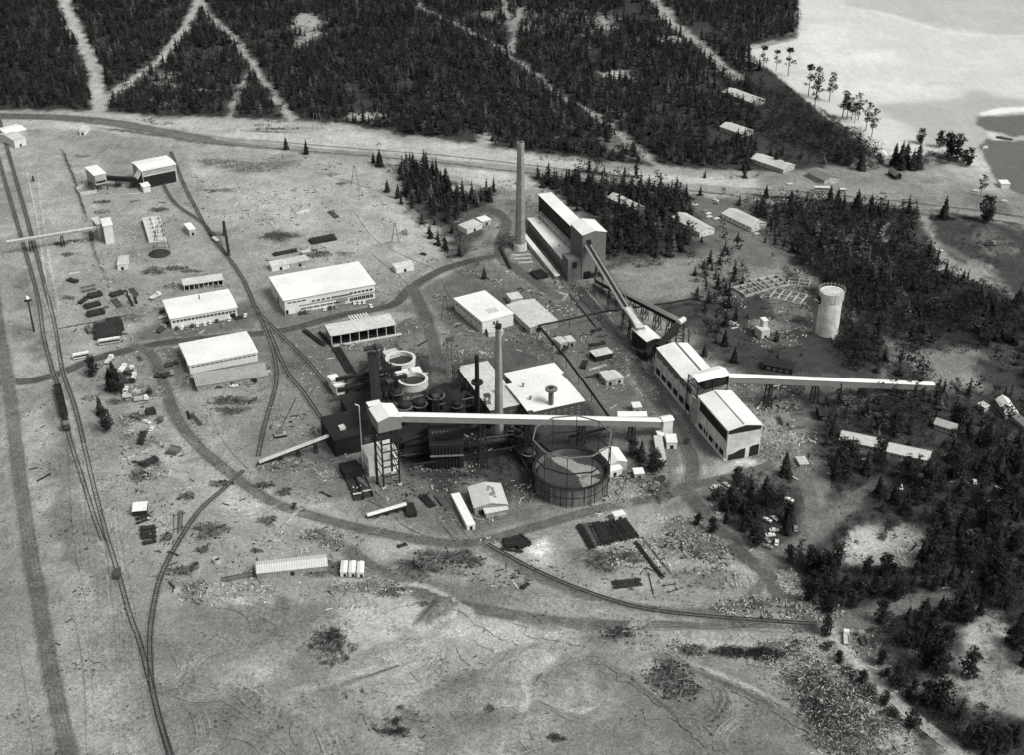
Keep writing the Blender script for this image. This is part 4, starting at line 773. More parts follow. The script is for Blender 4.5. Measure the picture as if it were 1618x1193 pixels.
r = thing('storage_tank', 'pale upright storage tank between the two black pipe conveyors', 'tank', G(604, 604)); MB().cyl((0, 0, 0), (0, 0, 6.5), 2.9, n=20).cyl((0, 0, 6.5), (0, 0, 7.2), 2.9, .4, 20).build('shell', 'wall_pale', r); MB().cyl((0, 0, 7.2), (0, 0, 7.7), .5, n=10).build('hatch', 'steel_grey', r)
# settling tanks
for (px, py), lb in (((633.3, 576), 'rear one of the two round white-rimmed settling tanks, nearer the open-fronted shed'), ((652.5, 609), 'front one of the two round white-rimmed settling tanks, nearer the headframe house')):
    r = thing('settling_tank', lb, 'tank', G(px, py), 0, 'round settling tanks'); FOOT.append((G(px, py) - Vector((9, 9, 0)), Vector((1, 0, 0)), Vector((0, 1, 0)), 18, 18))
    MB().ring((0, 0), 6.7, 7.7, 0, 3.9, 48).build('wall', 'wall_white', r); MB().ring((0, 0), 6.55, 7.95, 3.9, 4.2, 48).build('rim', 'wall_white', r)
    MB().cyl((0, 0, 1.0), (0, 0, 1.9), 6.68, n=40).build('sludge', 'sludge', r); MB().beam((-7, -1, 4.4), (7, 1, 4.4), .35, .25).build('scraper_bridge', 'steel_dark', r) if py > 700 else None
r = thing('valve_house', 'low white valve block joining the two settling tanks', 'building', G(650, 595), .35); MB().box(-8, 5, -2.6, 2.6, 0, 3.6).build('wall', 'wall_white', r); MB().box(-8.2, 5.2, -2.8, 2.8, 3.62, 3.8).build('roof', 'roof_white', r); MB().box(-1, .2, -2.6, 2.6, 3.82, 4.3).build('pipe_cover', 'wall_pale', r)
# ------------------------------------------------ gas holder
c = G(903, 770); c = Vector((G(903, 739.7, 9.8).x, G(903, 739.7, 9.8).y, 0)); RG = 16.6
FOOT.append((c - Vector((18, 18, 0)), Vector((1, 0, 0)), Vector((0, 1, 0)), 36, 36))
r = thing('gas_holder', 'large round gas holder with a sunken patched lid and tall guide frame', 'gas holder', c)
b = MB().ring((0, 0), RG - .35, RG, 0, 9.6, 72); w1 = b.build('tank_wall', 'gas_wall', r)
MB().ring((0, 0), RG - .6, RG + .7, 9.6, 9.95, 72).build('walkway', 'steel_dark', r)
MB().cyl((0, 0, 6.4), (0, 0, 7.2), RG - 1.1, RG - 1.6, 64).cyl((0, 0, 7.2), (0, 0, 8.6), RG - 1.6, .5, 64).build('lid', 'deck_d', r)
def lid_patch(pts):
    m = MB(); n = len(pts); z = lambda x, y: 7.26 + 1.4 * (1 - math.hypot(x, y) / (RG - 1.6))
    # fan triangles subdivided so the patch follows the cone
    g = 0.5; xs_ = np.arange(-RG, RG, g)
    for x in xs_:
        for y in xs_:
            q = [(x, y), (x + g, y), (x + g, y + g), (x, y + g)]
            if all(math.hypot(*k) < RG - 1.9 for k in q) and inside(np.array([x + g / 2]), np.array([y + g / 2]), pts)[0]: m.add([(a, d, z(a, d) + .06) for a, d in q], [(0, 1, 2, 3)])
    return m
lid_patch([(-9, 12), (-1.5, 12.5), (3, 6), (10, 4), (13, -1), (4, -6), (-1, 0), (-7, 7)]).build('pale_plating', 'deck_p', r)
lid_patch([(5, -3), (13, -6), (9, -13), (5, -13), (3, -7)]).build('pale_plating', 'deck_p', r)
rib = MB()
for k in range(20): a = 2 * math.pi * k / 20; rib.box(-.12, .12, -.12, .12, 0, 0.01) if False else rib.beam((math.cos(a) * (RG + .12), math.sin(a) * (RG + .12), 0), (math.cos(a) * (RG + .12), math.sin(a) * (RG + .12), 9.5), .22)
rib.ring((0, 0), RG + .01, RG + .2, 4.6, 4.85, 40).build('wall_ribs', 'steel_dark', r)
NP = 10; rp = RG + 1.0; pts = [(rp * math.cos(2 * math.pi * (k + .25) / NP), rp * math.sin(2 * math.pi * (k + .25) / NP)) for k in range(NP)]
for x, y in pts: MB().beam((x, y, 0), (x, y, 26.5), .34).build('guide_post', 'steel_dark', r)
for z, mt, t in ((26.3, 'steel_grey', .5), (18.0, 'steel_dark', .5)):
    b = MB()
    for k in range(NP): p, q = pts[k], pts[(k + 1) % NP]; b.beam((p[0], p[1], z), (q[0], q[1], z), t)
    b.build('ring_girder', mt, r)
for k in (7, 8, 3):
    p, q = pts[k], pts[(k + 1) % NP]; MB().beam((p[0], p[1], 10), (q[0], q[1], 18), .12).beam((p[0], p[1], 18), (q[0], q[1], 10), .12).build('cross_bracing', 'steel_dark', r)
b = MB()
for k in range(8): b.box(-.6 - RG * .55 - k * .0, .3 - RG * .55, -RG * .86 - .7 + .0 * k, -RG * .86 - .4, k * 1.2 + .1, k * 1.2 + .35)
b.build('stair', 'steel_grey', r)
# ------------------------------------------------ concrete silo under construction
c = G(1306, 525); r = thing('silo', 'tall unfinished white concrete silo with scaffold posts round its top, in the right woods', 'silo', c); FOOT.append((c - Vector((8, 8, 0)), Vector((1, 0, 0)), Vector((0, 1, 0)), 16, 16))
b = MB().cyl((0, 0, 0), (0, 0, 24), 6.0, 6.0, 40); b.build('shaft', 'silo_conc', r); MB().ring((0, 0), 5.2, 6.35, 20.5, 25.4, 40).build('formwork_ring', 'silo_conc', r); MB().cyl((0, 0, 24), (0, 0, 25.2), 5.2, n=32).build('working_deck', 'roof_pale', r)
b = MB()
for k in range(22): a = 2 * math.pi * k / 22; b.beam((6.6 * math.cos(a), 6.6 * math.sin(a), 20.5), (7.0 * math.cos(a), 7.0 * math.sin(a), 27.4), .16)
for k in range(22): a = 2 * math.pi * k / 22; e = 2 * math.pi * (k + 1) / 22; b.beam((7 * math.cos(a), 7 * math.sin(a), 26.5), (7 * math.cos(e), 7 * math.sin(e), 26.5), .12)
b.build('scaffold', 'timber', r); MB().box(-7.0, -5.9, -2.2, .4, 18.5, 22.5).build('hoist_opening', 'void', r); MB().beam((1.8, -6.4, 0), (1.8, -6.2, 1.0), 1.4, .8).beam((1.8, -11, .3), (1.8, -6.2, .8), 1.3, .4).build('ramp', 'concrete_w', r); MB().beam((-9.5, -3, 22), (-6.4, -2, 19.5), .4).build('hoist_arm', 'timber', r)

# foundations in the silo yard
for (px, py, w_, d_, nx, ny, rz, lb) in ((1185, 458, 16, 12, 3, 2, .5, 'open concrete foundation grid at the left of the silo yard'), (1215, 448, 18, 14, 3, 3, .4, 'open concrete foundation grid at the top of the silo yard'), (1245, 470, 18, 13, 4, 2, -.5, 'largest concrete foundation grid, between the timber forms and the silo'), (1262, 448, 12, 9, 2, 2, -.3, 'small concrete foundation grid highest in the silo yard')):
    r = thing('foundation', lb, 'foundation', G(px, py), rz); b = MB()
    for k in range(nx + 1): b.box(-w_ / 2 + w_ * k / nx - .25, -w_ / 2 + w_ * k / nx + .25, -d_ / 2, d_ / 2, 0, 1.6)
    b.build('cross_wall', 'wall_pale', r); b = MB()
    for k in range(ny + 1): b.box(-w_ / 2 - .3, w_ / 2 + .3, -d_ / 2 + d_ * k / ny - .22, -d_ / 2 + d_ * k / ny + .22, 0, 1.45)
    b.build('long_wall', 'wall_pale', r)
# ------------------------------------------------ black plant clutter under and behind the main conveyor
def tower(label, px, py, h, w_=3.0, m='steel_dark', top='deck_d', name='lattice_tower', cat='tower'):
    c = G(px, py); r = thing(name, label, cat, c, R(23)); b = MB(); q = w_ / 2
    for x in (-q, q):
        for y in (-q, q): b.beam((x, y, 0), (x * .85, y * .85, h), .3)
    n = max(2, int(h / 3.5))
    for k in range(n):
        z0, z1 = h * k / n, h * (k + 1) / n
        for x in (-q, q): b.beam((x, -q, z0), (x, q, z1), .16).beam((x, -q, z1), (x, q, z1), .2)
        for y in (-q, q): b.beam((-q, y, z0), (q, y, z1), .16).beam((-q, y, z1), (q, y, z1), .2)
    b.build('frame', m, r); MB().box(-q * 1.1, q * 1.1, -q * 1.1, q * 1.1, h + .02, h + .6).build('head_deck', top, r)
def vessel(label, px, py, rad, h, m='steel_dark', name='process_vessel', cone=True):
    c = G(px, py); r = thing(name, label, 'vessel', c); MB().cyl((0, 0, 0), (0, 0, h), rad, n=20).build('shell', m, r)
    if cone: MB().cyl((0, 0, h + .01), (0, 0, h + rad * .5), rad * 1.02, .4, 20).build('cap', m, r)
    MB().ring((0, 0), rad * .98, rad * 1.25, h * .8, h * .8 + .25, 20).build('platform', 'steel_grey', r)
    MB().cyl((rad * .5, 0, h * .9), (rad * .5 + 2, 3, h + 2), .3, n=8).build('pipe', m, r)
for a in [('black process vessel tight behind the headframe house', 640, 668, 3.2, 11), ('black process vessel right of the one behind the headframe house', 664, 664, 3.2, 11), ('tallest black process vessel behind the main conveyor', 690, 655, 3.6, 13), ('small black vessel at the boiler house corner', 722, 662, 2.4, 9), ('round dark grey vessel above the main conveyor, left of the black steel stack', 706, 650, 3.0, 7, 'steel_grey'), ('dark vessel between the front settling tank and the conveyor', 676, 640, 3.4, 6), ('squat dark vessel beside the front settling tank', 628, 632, 2.6, 5), ('dark grey vessel left of the gas holder', 835, 735, 2.6, 8, 'steel_dark'), ('slim black vessel left of the gas holder under the conveyor', 818, 712, 1.8, 11), ('slim black vessel right of the inner chimney foot', 808, 702, 1.6, 10)]: vessel(*a)
for a in [('black lattice tower beside the boiler house soot line', 722, 640, 22, 3.0), ('black lattice tower right of the black steel stack', 770, 668, 15, 2.6), ('slender lattice tower on the dirt left of the boiler house', 712, 590, 20, 3.2, 'steel_grey'), ('short lattice tower behind the black retort house', 690, 675, 17, 3.0), ('black lattice tower at the rear settling tank', 601, 585, 14, 3.0), ('black lattice tower between the settling tanks and bunker', 618, 645, 15, 3.0), ('black lattice tower left of the gas holder guide frame', 838, 705, 18, 2.6)]: tower(*a)
pl = [('thin black pipe line from the settling tanks to the boiler house', [(665, 632), (700, 622), (735, 612)], 5, .4), ('black pipe line low in front of the retort house', [(640, 722), (690, 712), (745, 705), (800, 698)], 4, .5), ('second black pipe line in front of the retort house', [(650, 735), (700, 728), (760, 716), (850, 700)], 5, .35), ('black pipe from the inner chimney to the gas holder', [(800, 690), (822, 720), (842, 760)], 4, .6), ('black pipe under the conveyor right of the gas holder', [(900, 690), (930, 683), (960, 676)], 4, .5), ('pale pipe slanting down to the left side of the gas holder', [(830, 672), (846, 694), (872, 716)], 11, .45), ('black pipe right of the headframe legs', [(632, 700), (662, 690), (690, 680)], 8, .5)]

def rack(label, p0, p1, h, n, seed):
    a, b_ = G(*p0), G(*p1); r = thing('pipe_rack', label, 'pipe rack', a); d = b_ - a; L = d.length; d.normalize(); nn = Vector((-d.y, d.x, 0)); rnd = random.Random(seed); m = MB()
    k = max(2, int(L / 6))
    for i in range(k + 1):
        q = d * (L * i / k)
        for s_ in (-1, 1): m.beam(q + nn * s_ * 1.3, q + nn * s_ * 1.3 + Vector((0, 0, h)), .24)
        m.beam(q - nn * 1.5 + Vector((0, 0, h)), q + nn * 1.5 + Vector((0, 0, h)), .24).beam(q - nn * 1.3 + Vector((0, 0, h * .6)), q + nn * 1.3 + Vector((0, 0, h * .6)), .18)
    m.beam(nn * 1.4 + Vector((0, 0, h)), d * L + nn * 1.4 + Vector((0, 0, h)), .2).beam(-nn * 1.4 + Vector((0, 0, h)), d * L - nn * 1.4 + Vector((0, 0, h)), .2)
    m.build('rack_frame', 'steel_dark', r)
    for i in range(n):
        o = nn * (-1.1 + 2.2 * i / max(1, n - 1)); z = Vector((0, 0, h + .35 if i % 2 else h * .6 + .3)); e0 = rnd.uniform(-1, 1.5); e1 = rnd.uniform(-1.5, 1); rr = rnd.uniform(.12, .32)
        MB().cyl(d * e0 + o + z, d * (L + e1) + o + z, rr, n=8).cyl(d * (L + e1) + o + z, d * (L + e1) + o + Vector((0, 0, .3)), rr, n=8).build('pipe', 'steel_grey' if rnd.random() < .4 else 'steel_dark', r)
for i, a in enumerate([('pipe rack between the front settling tank and the black vessels', (640, 650), (700, 634), 6), ('pipe rack in front of the black retort house', (635, 728), (740, 712), 5), ('pipe rack right of the steel trestle under the main conveyor', (752, 712), (842, 700), 6), ('pipe rack behind the main conveyor near the boiler house', (690, 668), (750, 655), 9), ('pipe rack running down to the left of the gas holder', (800, 690), (838, 742), 5), ('short pipe rack left of the headframe legs', (560, 712), (590, 706), 5), ('pipe rack beside the steep black gallery', (606, 640), (616, 590), 7), ('pipe rack between the pump house and the settling tanks', (580, 622), (640, 608), 6.5), ('pipe rack in front of the powerhouse wall', (840, 676), (920, 658), 5)]): rack(a[0], a[1], a[2], a[3], 5, i)
gallery('slanting black feeder gallery behind the main conveyor', (640, 700), 3, (700, 655), 14, 2.4, 2.0, rm='roof_tar', wall='wall_dark', supports=(.4, .8), roofpk=.2, lw=.3)
gallery('short black feeder gallery above the retort house', (690, 690), 15, (745, 676), 19, 2.2, 1.8, rm='roof_tar', wall='wall_dark', supports=(), roofpk=.2, lw=.3)
# ------------------------------------------------ barracks, cottages, sheds
def barrack(label, A, B, C, h=3.2, rise=2.0, rm='roof_barrack', wall='wall_pale', roof='gable_y', name='barrack', wn=6, grp='long barracks in the woods', **k):
    w_ = [('L' if roof == 'gable_y' else 'F', wn, 1.1, 1.2, 1.1, 1.5, 1.5, 1)]
    if roof == 'gable_y': w_.append(('F', 2, 1.1, 1.0, 1.1, 1.2, 1.2, 1))
    return building(label, A, B, C, h, roof, rise, wall, rm, wins=w_ if wn else [], name=name, cat=name, group=grp, **k)
barrack('pale barrack farthest back, standing alone below the sandy clearing near the lake', (1189, 162), (1209, 157), (1172, 137))
barrack('pale barrack half hidden by trees, second from the back in the lakeside woods', (1172, 211), (1190, 205), (1151, 195))
barrack('long pale barrack just above the dark-roofed grey hut on the highway verge', (1238, 267), (1256, 260), (1207, 242))
barrack('grey-roofed hut with gabled front beside the highway, above the parked bus', (1303, 285), (1326, 280), (1296, 267), rm='roof_grey', grp=None, name='hut')
barrack('pale barrack in the dark grove right of the processing plant', (1003, 332), (1020, 327), (974, 307))
barrack('pale barrack at the right end of the dark grove, its white gable toward the field', (1106, 367), (1129, 361), (1078, 338), wall='wall_white')
barrack('pale barrack with a lit long side wall, rightmost of the three near the parked cars', (1188, 359), (1211, 352), (1156, 332), wall='wall_white')
barrack('pale barrack hidden in trees, left of the bright-roofed barrack in the right woods', (1327, 695), (1392, 709), (1331, 681), roof='gable_x', wn=8)
barrack('bright-roofed barrack in the right woods above the white car', (1402, 714), (1467, 728), (1405, 700), roof='gable_x', rm='roof_corr_w', wn=9)
barrack('small pale-roofed hut among trees right of the far end of the descending gallery', (1477, 670), (1509, 680), (1478, 662), roof='gable_x', wn=3, name='hut', grp=None)
barrack('narrow white-roofed barrack cut by the right edge', (1598, 655), (1640, 690), (1600, 650), roof='gable_x', wn=0, rm='roof_white', h=3)
barrack('long white strip-roofed barrack running down to the right edge', (1590, 655), 6.0, (1574, 631), roof='gable_y', wn=4, rm='roof_white')
building('tiny white-roofed cabin left of the strip-roofed barrack', (1556, 645), (1563, 642), (1552, 637), 2.6, 'mono', .3, 'wall_pale', 'roof_pale', name='cabin', cat='cabin')
building('black-roofed cottage with white corner trims below the silo yard', (1207, 575), (1252, 583), (1211, 564), 3.4, 'gable_x', 1.8, 'wall_dark', 'roof_tar', wins=[('F', 4, 1.0, 1.6, 1.3, 1, 1, 2)], name='cottage', cat='cottage', chim=[(.5, .5, 1.2, .4)])
building('small black-roofed cottage with one white window beside the gallery tower', (1296, 657), (1323, 656), (1293, 645), 3.4, 'gable_x', 1.6, 'wall_dark', 'roof_tar', wins=[('F', 2, 1.0, 1.6, 1.3, 1, 1, 2)], name='cottage', cat='cottage', chim=[(.4, .5, 1.2, .5)])
building('small bright white lake house among the pines at the bay', (1398, 251), (1406, 251), (1397, 238), 4.2, 'gable_y', 1.0, 'wall_white', 'roof_white', name='house', cat='house')
building('small dark pyramid-roofed hut left of the pine clump at the bay', (1415, 277), (1425, 276), (1413, 268), 3.0, 'gable_y', 2.2, 'wall_dark', 'roof_grey', name='hut', cat='hut')
building('white boathouse on the inlet shore at the right edge', (1583, 290), (1596, 290), (1585, 284), 3, 'flat', 0, 'wall_white', 'roof_white', name='boathouse', cat='boathouse')
# upper left bunker house and its tower
r = building('white-roofed bunker house above an open dark loading front, upper left yard', (223.7, 270), (277.8, 259), (218.7, 254), 12.5, 'gable_x', .8, 'wall_pale', 'roof_white', name='bunker_house', cat='building')
L, W = DIM[r.name]
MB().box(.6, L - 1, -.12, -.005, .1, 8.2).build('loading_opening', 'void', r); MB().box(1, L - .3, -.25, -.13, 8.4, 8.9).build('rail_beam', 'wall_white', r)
for k in range(6): MB().box(2 + k * 3.6, 2.4 + k * 3.6, -.4, -.13, 0, 8.2).build('post', 'steel_dark', r)
MB().prof([(-3.4, 6.5), (-.02, 11.5), (-.02, 11.9), (-3.6, 6.9)], 'y', 1, 8).build('side_chute', 'roof_white', r)
r = building('small white-topped tower house left of the dark link gallery', (149, 277), (167, 273), (146.5, 263), 12, 'mono', .6, 'wall_pale', 'roof_white', name='tower_house', cat='building', z0=5.0)
L, W = DIM[r.name]
MB().box(.5, L - .5, -.1, -.004, 1.2, 2.6).build('opening', 'void', r)
for x in (.3, L - .3):
    for y in (.3, W - .3): MB().box(x - .2, x + .2, y - .2, y + .2, -5, 0).build('leg', 'steel_dark', r)
def lowwall(label, ring_px, h, t=.5, m='wall_white', name='enclosure_wall', cat='wall', closed=True):
    P = [G(*p) for p in ring_px]; root = thing(name, label, cat, P[0]); b = MB(); n = len(P)
    for i in range(n if closed else n - 1): a = P[i] - P[0]; c = P[(i + 1) % n] - P[0]; a.z = c.z = h / 2; b.beam(a, c, t, h - i * .006)
    b.build('wall', m, root); return root
lowwall('low white-walled coal pen in front of the tower house', [(121, 300), (127, 308), (153, 304), (146, 288)], 2.2, m='roof_pale')
building('little white hut under the bunker house side chute', (226, 295), (237, 293), (224, 289), 4, 'mono', .4, 'wall_white', 'roof_white', name='hut', cat='hut')
building('long low white shed below the dark link gallery', (192, 290), (212, 287), (191, 286), 2.2, 'mono', .3, 'wall_white', 'roof_pale', name='shed', cat='shed')
building('white-topped drive house where the narrow left conveyor ends', (163, 357), (177, 355), (161, 345), 12, 'flat', 0, 'wall_white', 'roof_white', name='drive_house', cat='building')
building('pale annex beside the drive house of the narrow left conveyor', (153, 354), (162, 352), (151, 344), 11, 'mono', .5, 'wall_pale', 'roof_pale', name='drive_annex', cat='building')
# double row of concrete bins
loc, rz, L, W = frame((235, 376), (257, 373), (224, 344), 3)
r = thing('bin_block', 'open concrete bin block of two columns and five rows beside the dark coal cone', 'bin block', loc, rz)
b = MB(); L = 10.5
for k in range(6): b.box(0, L, W * k / 5 - .2, W * k / 5 + .2, 0, 3.2)
for x in (0, L / 2, L): b.box(x - .22, x + .22, -.19, W + .19, 0, 3.3)
b.build('partitions', 'wall_white', r); MB().box(.3, L - .3, .3, W - .3, .02, .5).build('bin_floor', 'rock_g', r)
# coal cone with lattice chute
c = G(252, 400); r = thing('coal_heap', 'dark coal cone with a lattice loading chute beside the concrete bins', 'coal heap', c)
MB().cyl((0, 0, -.1), (0, 0, 3.2), 7, .5, 24).build('coal', 'timber_d', r)
b = MB()
for x, y in ((-4, -2), (5, -2), (-3, 6), (5, 6)): b.beam((x, y, 0), (x * .35, y * .35 + 7, 16), .22)
for z in (4, 8, 12, 15): 
    f = 1 - z / 24; b.beam((-4 * f, -2 * f + z * .44, z), (5 * f, -2 * f + z * .44, z), .18).beam((-3 * f, 6 * f + z * .44, z), (5 * f, 6 * f + z * .44, z), .18).beam((-4 * f, -2 * f + z * .44, z), (-3 * f, 6 * f + z * .44, z), .18)
b.build('chute_frame', 'steel_dark', r)
# steel bridge legs of the loading line
gallery('short dark chute gallery above the middle track, near the small white cabin', (353, 349), 9, (361, 396), 4, 1.6, 1.0, rm='roof_tar', wall='steel_dark', supports=(.05, .95), roofpk=.1, lw=.3, spread=1)
SM = [ # A, B, C, h, roof, rise, wall, rm, label, doors
 ((185, 418), (200, 417), (185, 404), 3.5, 'flat', 0, 'wall_white', 'roof_pale', 'small white box building alone on the sand left of the coal cone'),
 ((299, 363), (309, 361), (296, 352), 4, 'flat', 0, 'wall_pale', 'roof_white', 'small white-roofed cabin beside the middle track'),
 ((429, 421), (458, 416), (426, 414), 3, 'mono', .5, 'wall_white', 'roof_pale', 'left one of two joined pale sheds behind the two-storey workshop'),
 ((459, 416), (488, 410), (454, 409), 3, 'mono', .5, 'wall_pale', 'roof_pale', 'right one of two joined pale sheds behind the two-storey workshop'),
 ((626, 424), (654, 418), (624, 417), 3.2, 'mono', .5, 'wall_white', 'roof_pale', 'pale shed with a dark open bay at the road fork, right of the two-storey workshop'),
 ((738, 362), (762, 353), (732, 353), 3.2, 'mono', .5, 'wall_white', 'roof_pale', 'white shed at the grove edge, left of the tallest chimney'),
 ((762, 350), (776, 346), (758, 343), 3.2, 'mono', .3, 'wall_pale', 'roof_white', 'small white shed adjoining the grove edge shed'),
 ((478, 399), (491, 397), (478, 395), 2.5, 'flat', 0, 'wall_shed', 'roof_pale', 'tiny pale crate cabin beside the dark pipe stack behind the workshop'),
 ((808, 473), (826, 470), (804, 463), 3.4, 'flat', 0, 'wall_pale', 'roof_pale', 'small square pale-roofed hut above the two-tone store'),
 ((941, 563), (968, 557), (934, 554), 3.2, 'flat', 0, 'wall_dark', 'roof_pale', 'pale-roofed hut on dark posts, right of the overhead pipe bridge'),
 ((972, 600), (986, 596), (966, 587), 3.2, 'gable_y', .8, 'wall_pale', 'roof_pale', 'right half of the paired pale huts in the middle yard'),
 ((958, 602), (971, 600), (951, 587), 3.2, 'flat', 0, 'wall_pale', 'roof_pale', 'left half of the paired pale huts in the middle yard'),
 ((886, 543), (897, 540), (881, 533), 3.0, 'gable_y', .6, 'wall_pale', 'roof_pale', 'small pale hut beside the slatted crate, below the two-tone store'),
 ((899, 540), (909, 538), (895, 531), 3.0, 'flat', 0, 'wall_shed', 'roof_corr_w', 'slatted pale crate hut right of the small pale hut'),
 ((962, 735), (991, 730), (953, 712), 4.6, 'gable_y', 1.4, 'wall_pale', 'roof_white', 'steep white-gabled building touching the right side of the gas holder'),
 ((961, 747), (983, 741), (958, 738), 3.2, 'mono', .6, 'wall_white', 'roof_white', 'small white lean-to in front of the steep white-gabled building'),
 ((1003, 750), (1018, 749), (1001, 741), 3.0, 'flat', 0, 'wall_pale', 'roof_white', 'white-roofed hut right of the gas holder beside the dark trees'),
 ((1040, 728), (1052, 728), (1042, 690), 3.0, 'flat', 0, 'wall_white', 'roof_pale', 'long narrow arm of the L-shaped weighbridge building'),
 ((1054, 700), (1070, 700), (1051, 687), 3.6, 'flat', 0, 'wall_white', 'roof_white', 'short white head of the L-shaped weighbridge building'),
 ((1041, 690), (1050, 689), (1040, 682), 3.0, 'flat', 0, 'wall_pale', 'roof_white', 'small rear cube of the L-shaped weighbridge building'),
 ((977, 659), (1022, 659), (983, 653), 3.6, 'mono', .5, 'wall_shed', 'roof_white', 'long low white roof just behind the right end of the main conveyor'),
 ((1001, 645), (1014, 644), (998, 637), 3.4, 'flat', 0, 'wall_pale', 'roof_white', 'small pale shed above the right end of the main conveyor'),
 ((972, 817), (988, 813), (970, 810), 2.8, 'flat', 0, 'wall_white', 'roof_white', 'small white hut on the road edge beside the dark timber beds'),
 ((209, 809), (230.8, 807), (206, 796), 2.8, 'flat', 0, 'wall_dark', 'roof_white', 'bright white-roofed shed at the top of the log rows, lower left yard'),
 ((713.5, 789), 4.0, (713, 782), 2.6, 'flat', 0, 'wall_white', 'roof_white', None),
 ((405.6, 907), (517, 895), (404, 889), 3.0, 'gable_x', 1.2, 'wall_shed', 'roof_corr_w', 'long striped corrugated shed on the sand at the bottom left'),
 ((22, 222), (40, 217), (20, 205), 5.5, 'gable_x', 1.2, 'wall_white', 'roof_pale', 'white house cut by the left edge near the highway'),
 ((10, 212), (42, 204), (8, 200), 6, 'gable_x', 1, 'wall_pale', 'roof_white', 'pale rear house at the left edge near the highway'),
 ((125, 206), (134, 206), (124, 198), 3.4, 'flat', 0, 'wall_white', 'roof_pale', 'tiny white railway hut on the highway verge, upper left'),
 ((1018, 560), (1032, 556), (1014, 548), 4, 'flat', 0, 'wall_dark', 'roof_tar', 'black lean-to under the transfer building'),
 ((1238, 667), (1252, 666), (1234, 655), 3, 'flat', 0, 'wall_shed', 'roof_grey', 'grey flat-roofed shed beside the crushing plant rubble'),
 ((1264, 735), (1278, 734), (1261, 723), 1.6, 'flat', 0, 'wall_shed', 'roof_pale', 'low pale platform hut at the wood edge right of the crushing plant'),
 ((1204, 523), (1217, 520), (1203, 513), 5, 'flat', 0, 'concrete_w', 'roof_pale', 'small unfinished concrete pump block left of the silo'),
 ((1207, 507), (1214, 506), (1206, 501), 9, 'flat', 0, 'concrete_w', 'roof_white', 'narrow white concrete turret on the unfinished pump block'),
 ((545, 749), (572, 742), (538, 734), 4, 'flat', 0, 'wall_dark', 'roof_tar', 'black shed between the loading shed and the hoist house'),
 ((679, 706), (732, 704), (677, 670), 13, 'flat', 0, 'wall_dark', 'roof_tar', 'large black retort house under the main conveyor, left of its steel trestle'),
 ((772, 525), (795, 523), (769, 519), 2.6, 'flat', 0, 'wall_white', 'roof_pale', 'low white garage at the foot of the square white block'),
 ((700, 640), (735, 634), (690, 612), 9, 'gable_y', 1, 'wall_brick', 'roof_tar', 'black-roofed gas cleaning house left of the boiler house'),
 ((640, 705), (672, 700), (636, 688), 6, 'flat', 0, 'wall_dark', 'roof_tar', 'low black building right of the headframe house'),
 ((778, 662), (832, 652), (772, 650), 4, 'flat', 0, 'wall_brick', 'roof_pale', 'low soot-streaked annex around the foot of the inner chimney'),
]
for A, B, C, h, rf, rs, wl, rm, lb in SM:
    if lb is None: continue
    building(lb, A, B, C, h, rf, rs, wl, rm, name='shed' if 'shed' in lb else 'hut' if 'hut' in lb else 'cabin' if 'cabin' in lb else 'building', cat='shed' if 'shed' in lb else 'hut' if 'hut' in lb else 'cabin' if 'cabin' in lb else 'building', doors=[('F', .5, 1.6, 2.0, 'void')] if rf != 'flat' or h > 2.7 else [], o=.25)
for o in [o for o in bpy.data.objects if str(o.get('label', '')).startswith('large black retort house')]:
    L, W = DIM[o.name]
    for k in range(9): MB().box(1 + k * (L - 3) / 8, 1.7 + k * (L - 3) / 8, -.6, -.02, 0, 12.4).build('buttress', 'wall_dark', o)
    for k in range(8): MB().cyl((1.5 + k * (L - 3) / 7, W * .5, 13.2), (1.5 + k * (L - 3) / 7, W * .5, 14.4), .5, n=10).build('charging_hatch', 'steel_grey', o)
    MB().box(.3, L - .3, W * .72, W * .9, 13.3, 15.6).build('collecting_main', 'steel_dark', o); MB().box(0, L, -1.8, -.62, 8.2, 8.4).build('catwalk', 'steel_grey', o)
building('long narrow white container hut standing beside the patched-roof workshop', (738, 831.5), 3.6, (713, 782), 2.7, 'flat', 0, 'wall_white', 'roof_white', name='container_hut', cat='hut', o=.15, doors=[('F', .5, 1.2, 2, 'void')])
r = building('old patched pale workshop with broken roof panels near the gas holder', (750, 803), (801, 797), (741, 771), 4.4, 'gable_y', 1.6, 'wall_shed', 'roof_corr_w', doors=[('F', .2, 2.4, 2.8, 'void'), ('F', .8, 3, 3, 'timber')], name='old_workshop', cat='workshop')
L, W = DIM[r.name]
b = MB()
for k in range(9): x = L * .5 + random.uniform(.3, 4); y = random.uniform(4, W - 3); z = 4.4 + 1.6 * (1 - abs(x - L / 2) / (L / 2)) + .34; b.obox((x, y, z), 0, random.uniform(.4, 1.2), random.uniform(.5, 1.5), .03)
b.build('roof_hole', 'roof_grey', r)
building('low front extension of the old patched workshop', (768, 812), (802, 805), (766, 806), 2.8, 'mono', .5, 'wall_shed', 'roof_corr_w', name='lean_to', cat='shed')
building('pale end house of the main conveyor at its lower right end', (1049, 667), (1064, 664), (1046, 659), 9.2, 'gable_x', .8, 'wall_white', 'roof_white', name='end_house', cat='building', doors=[('F', .7, 1.4, 2, 'void')])
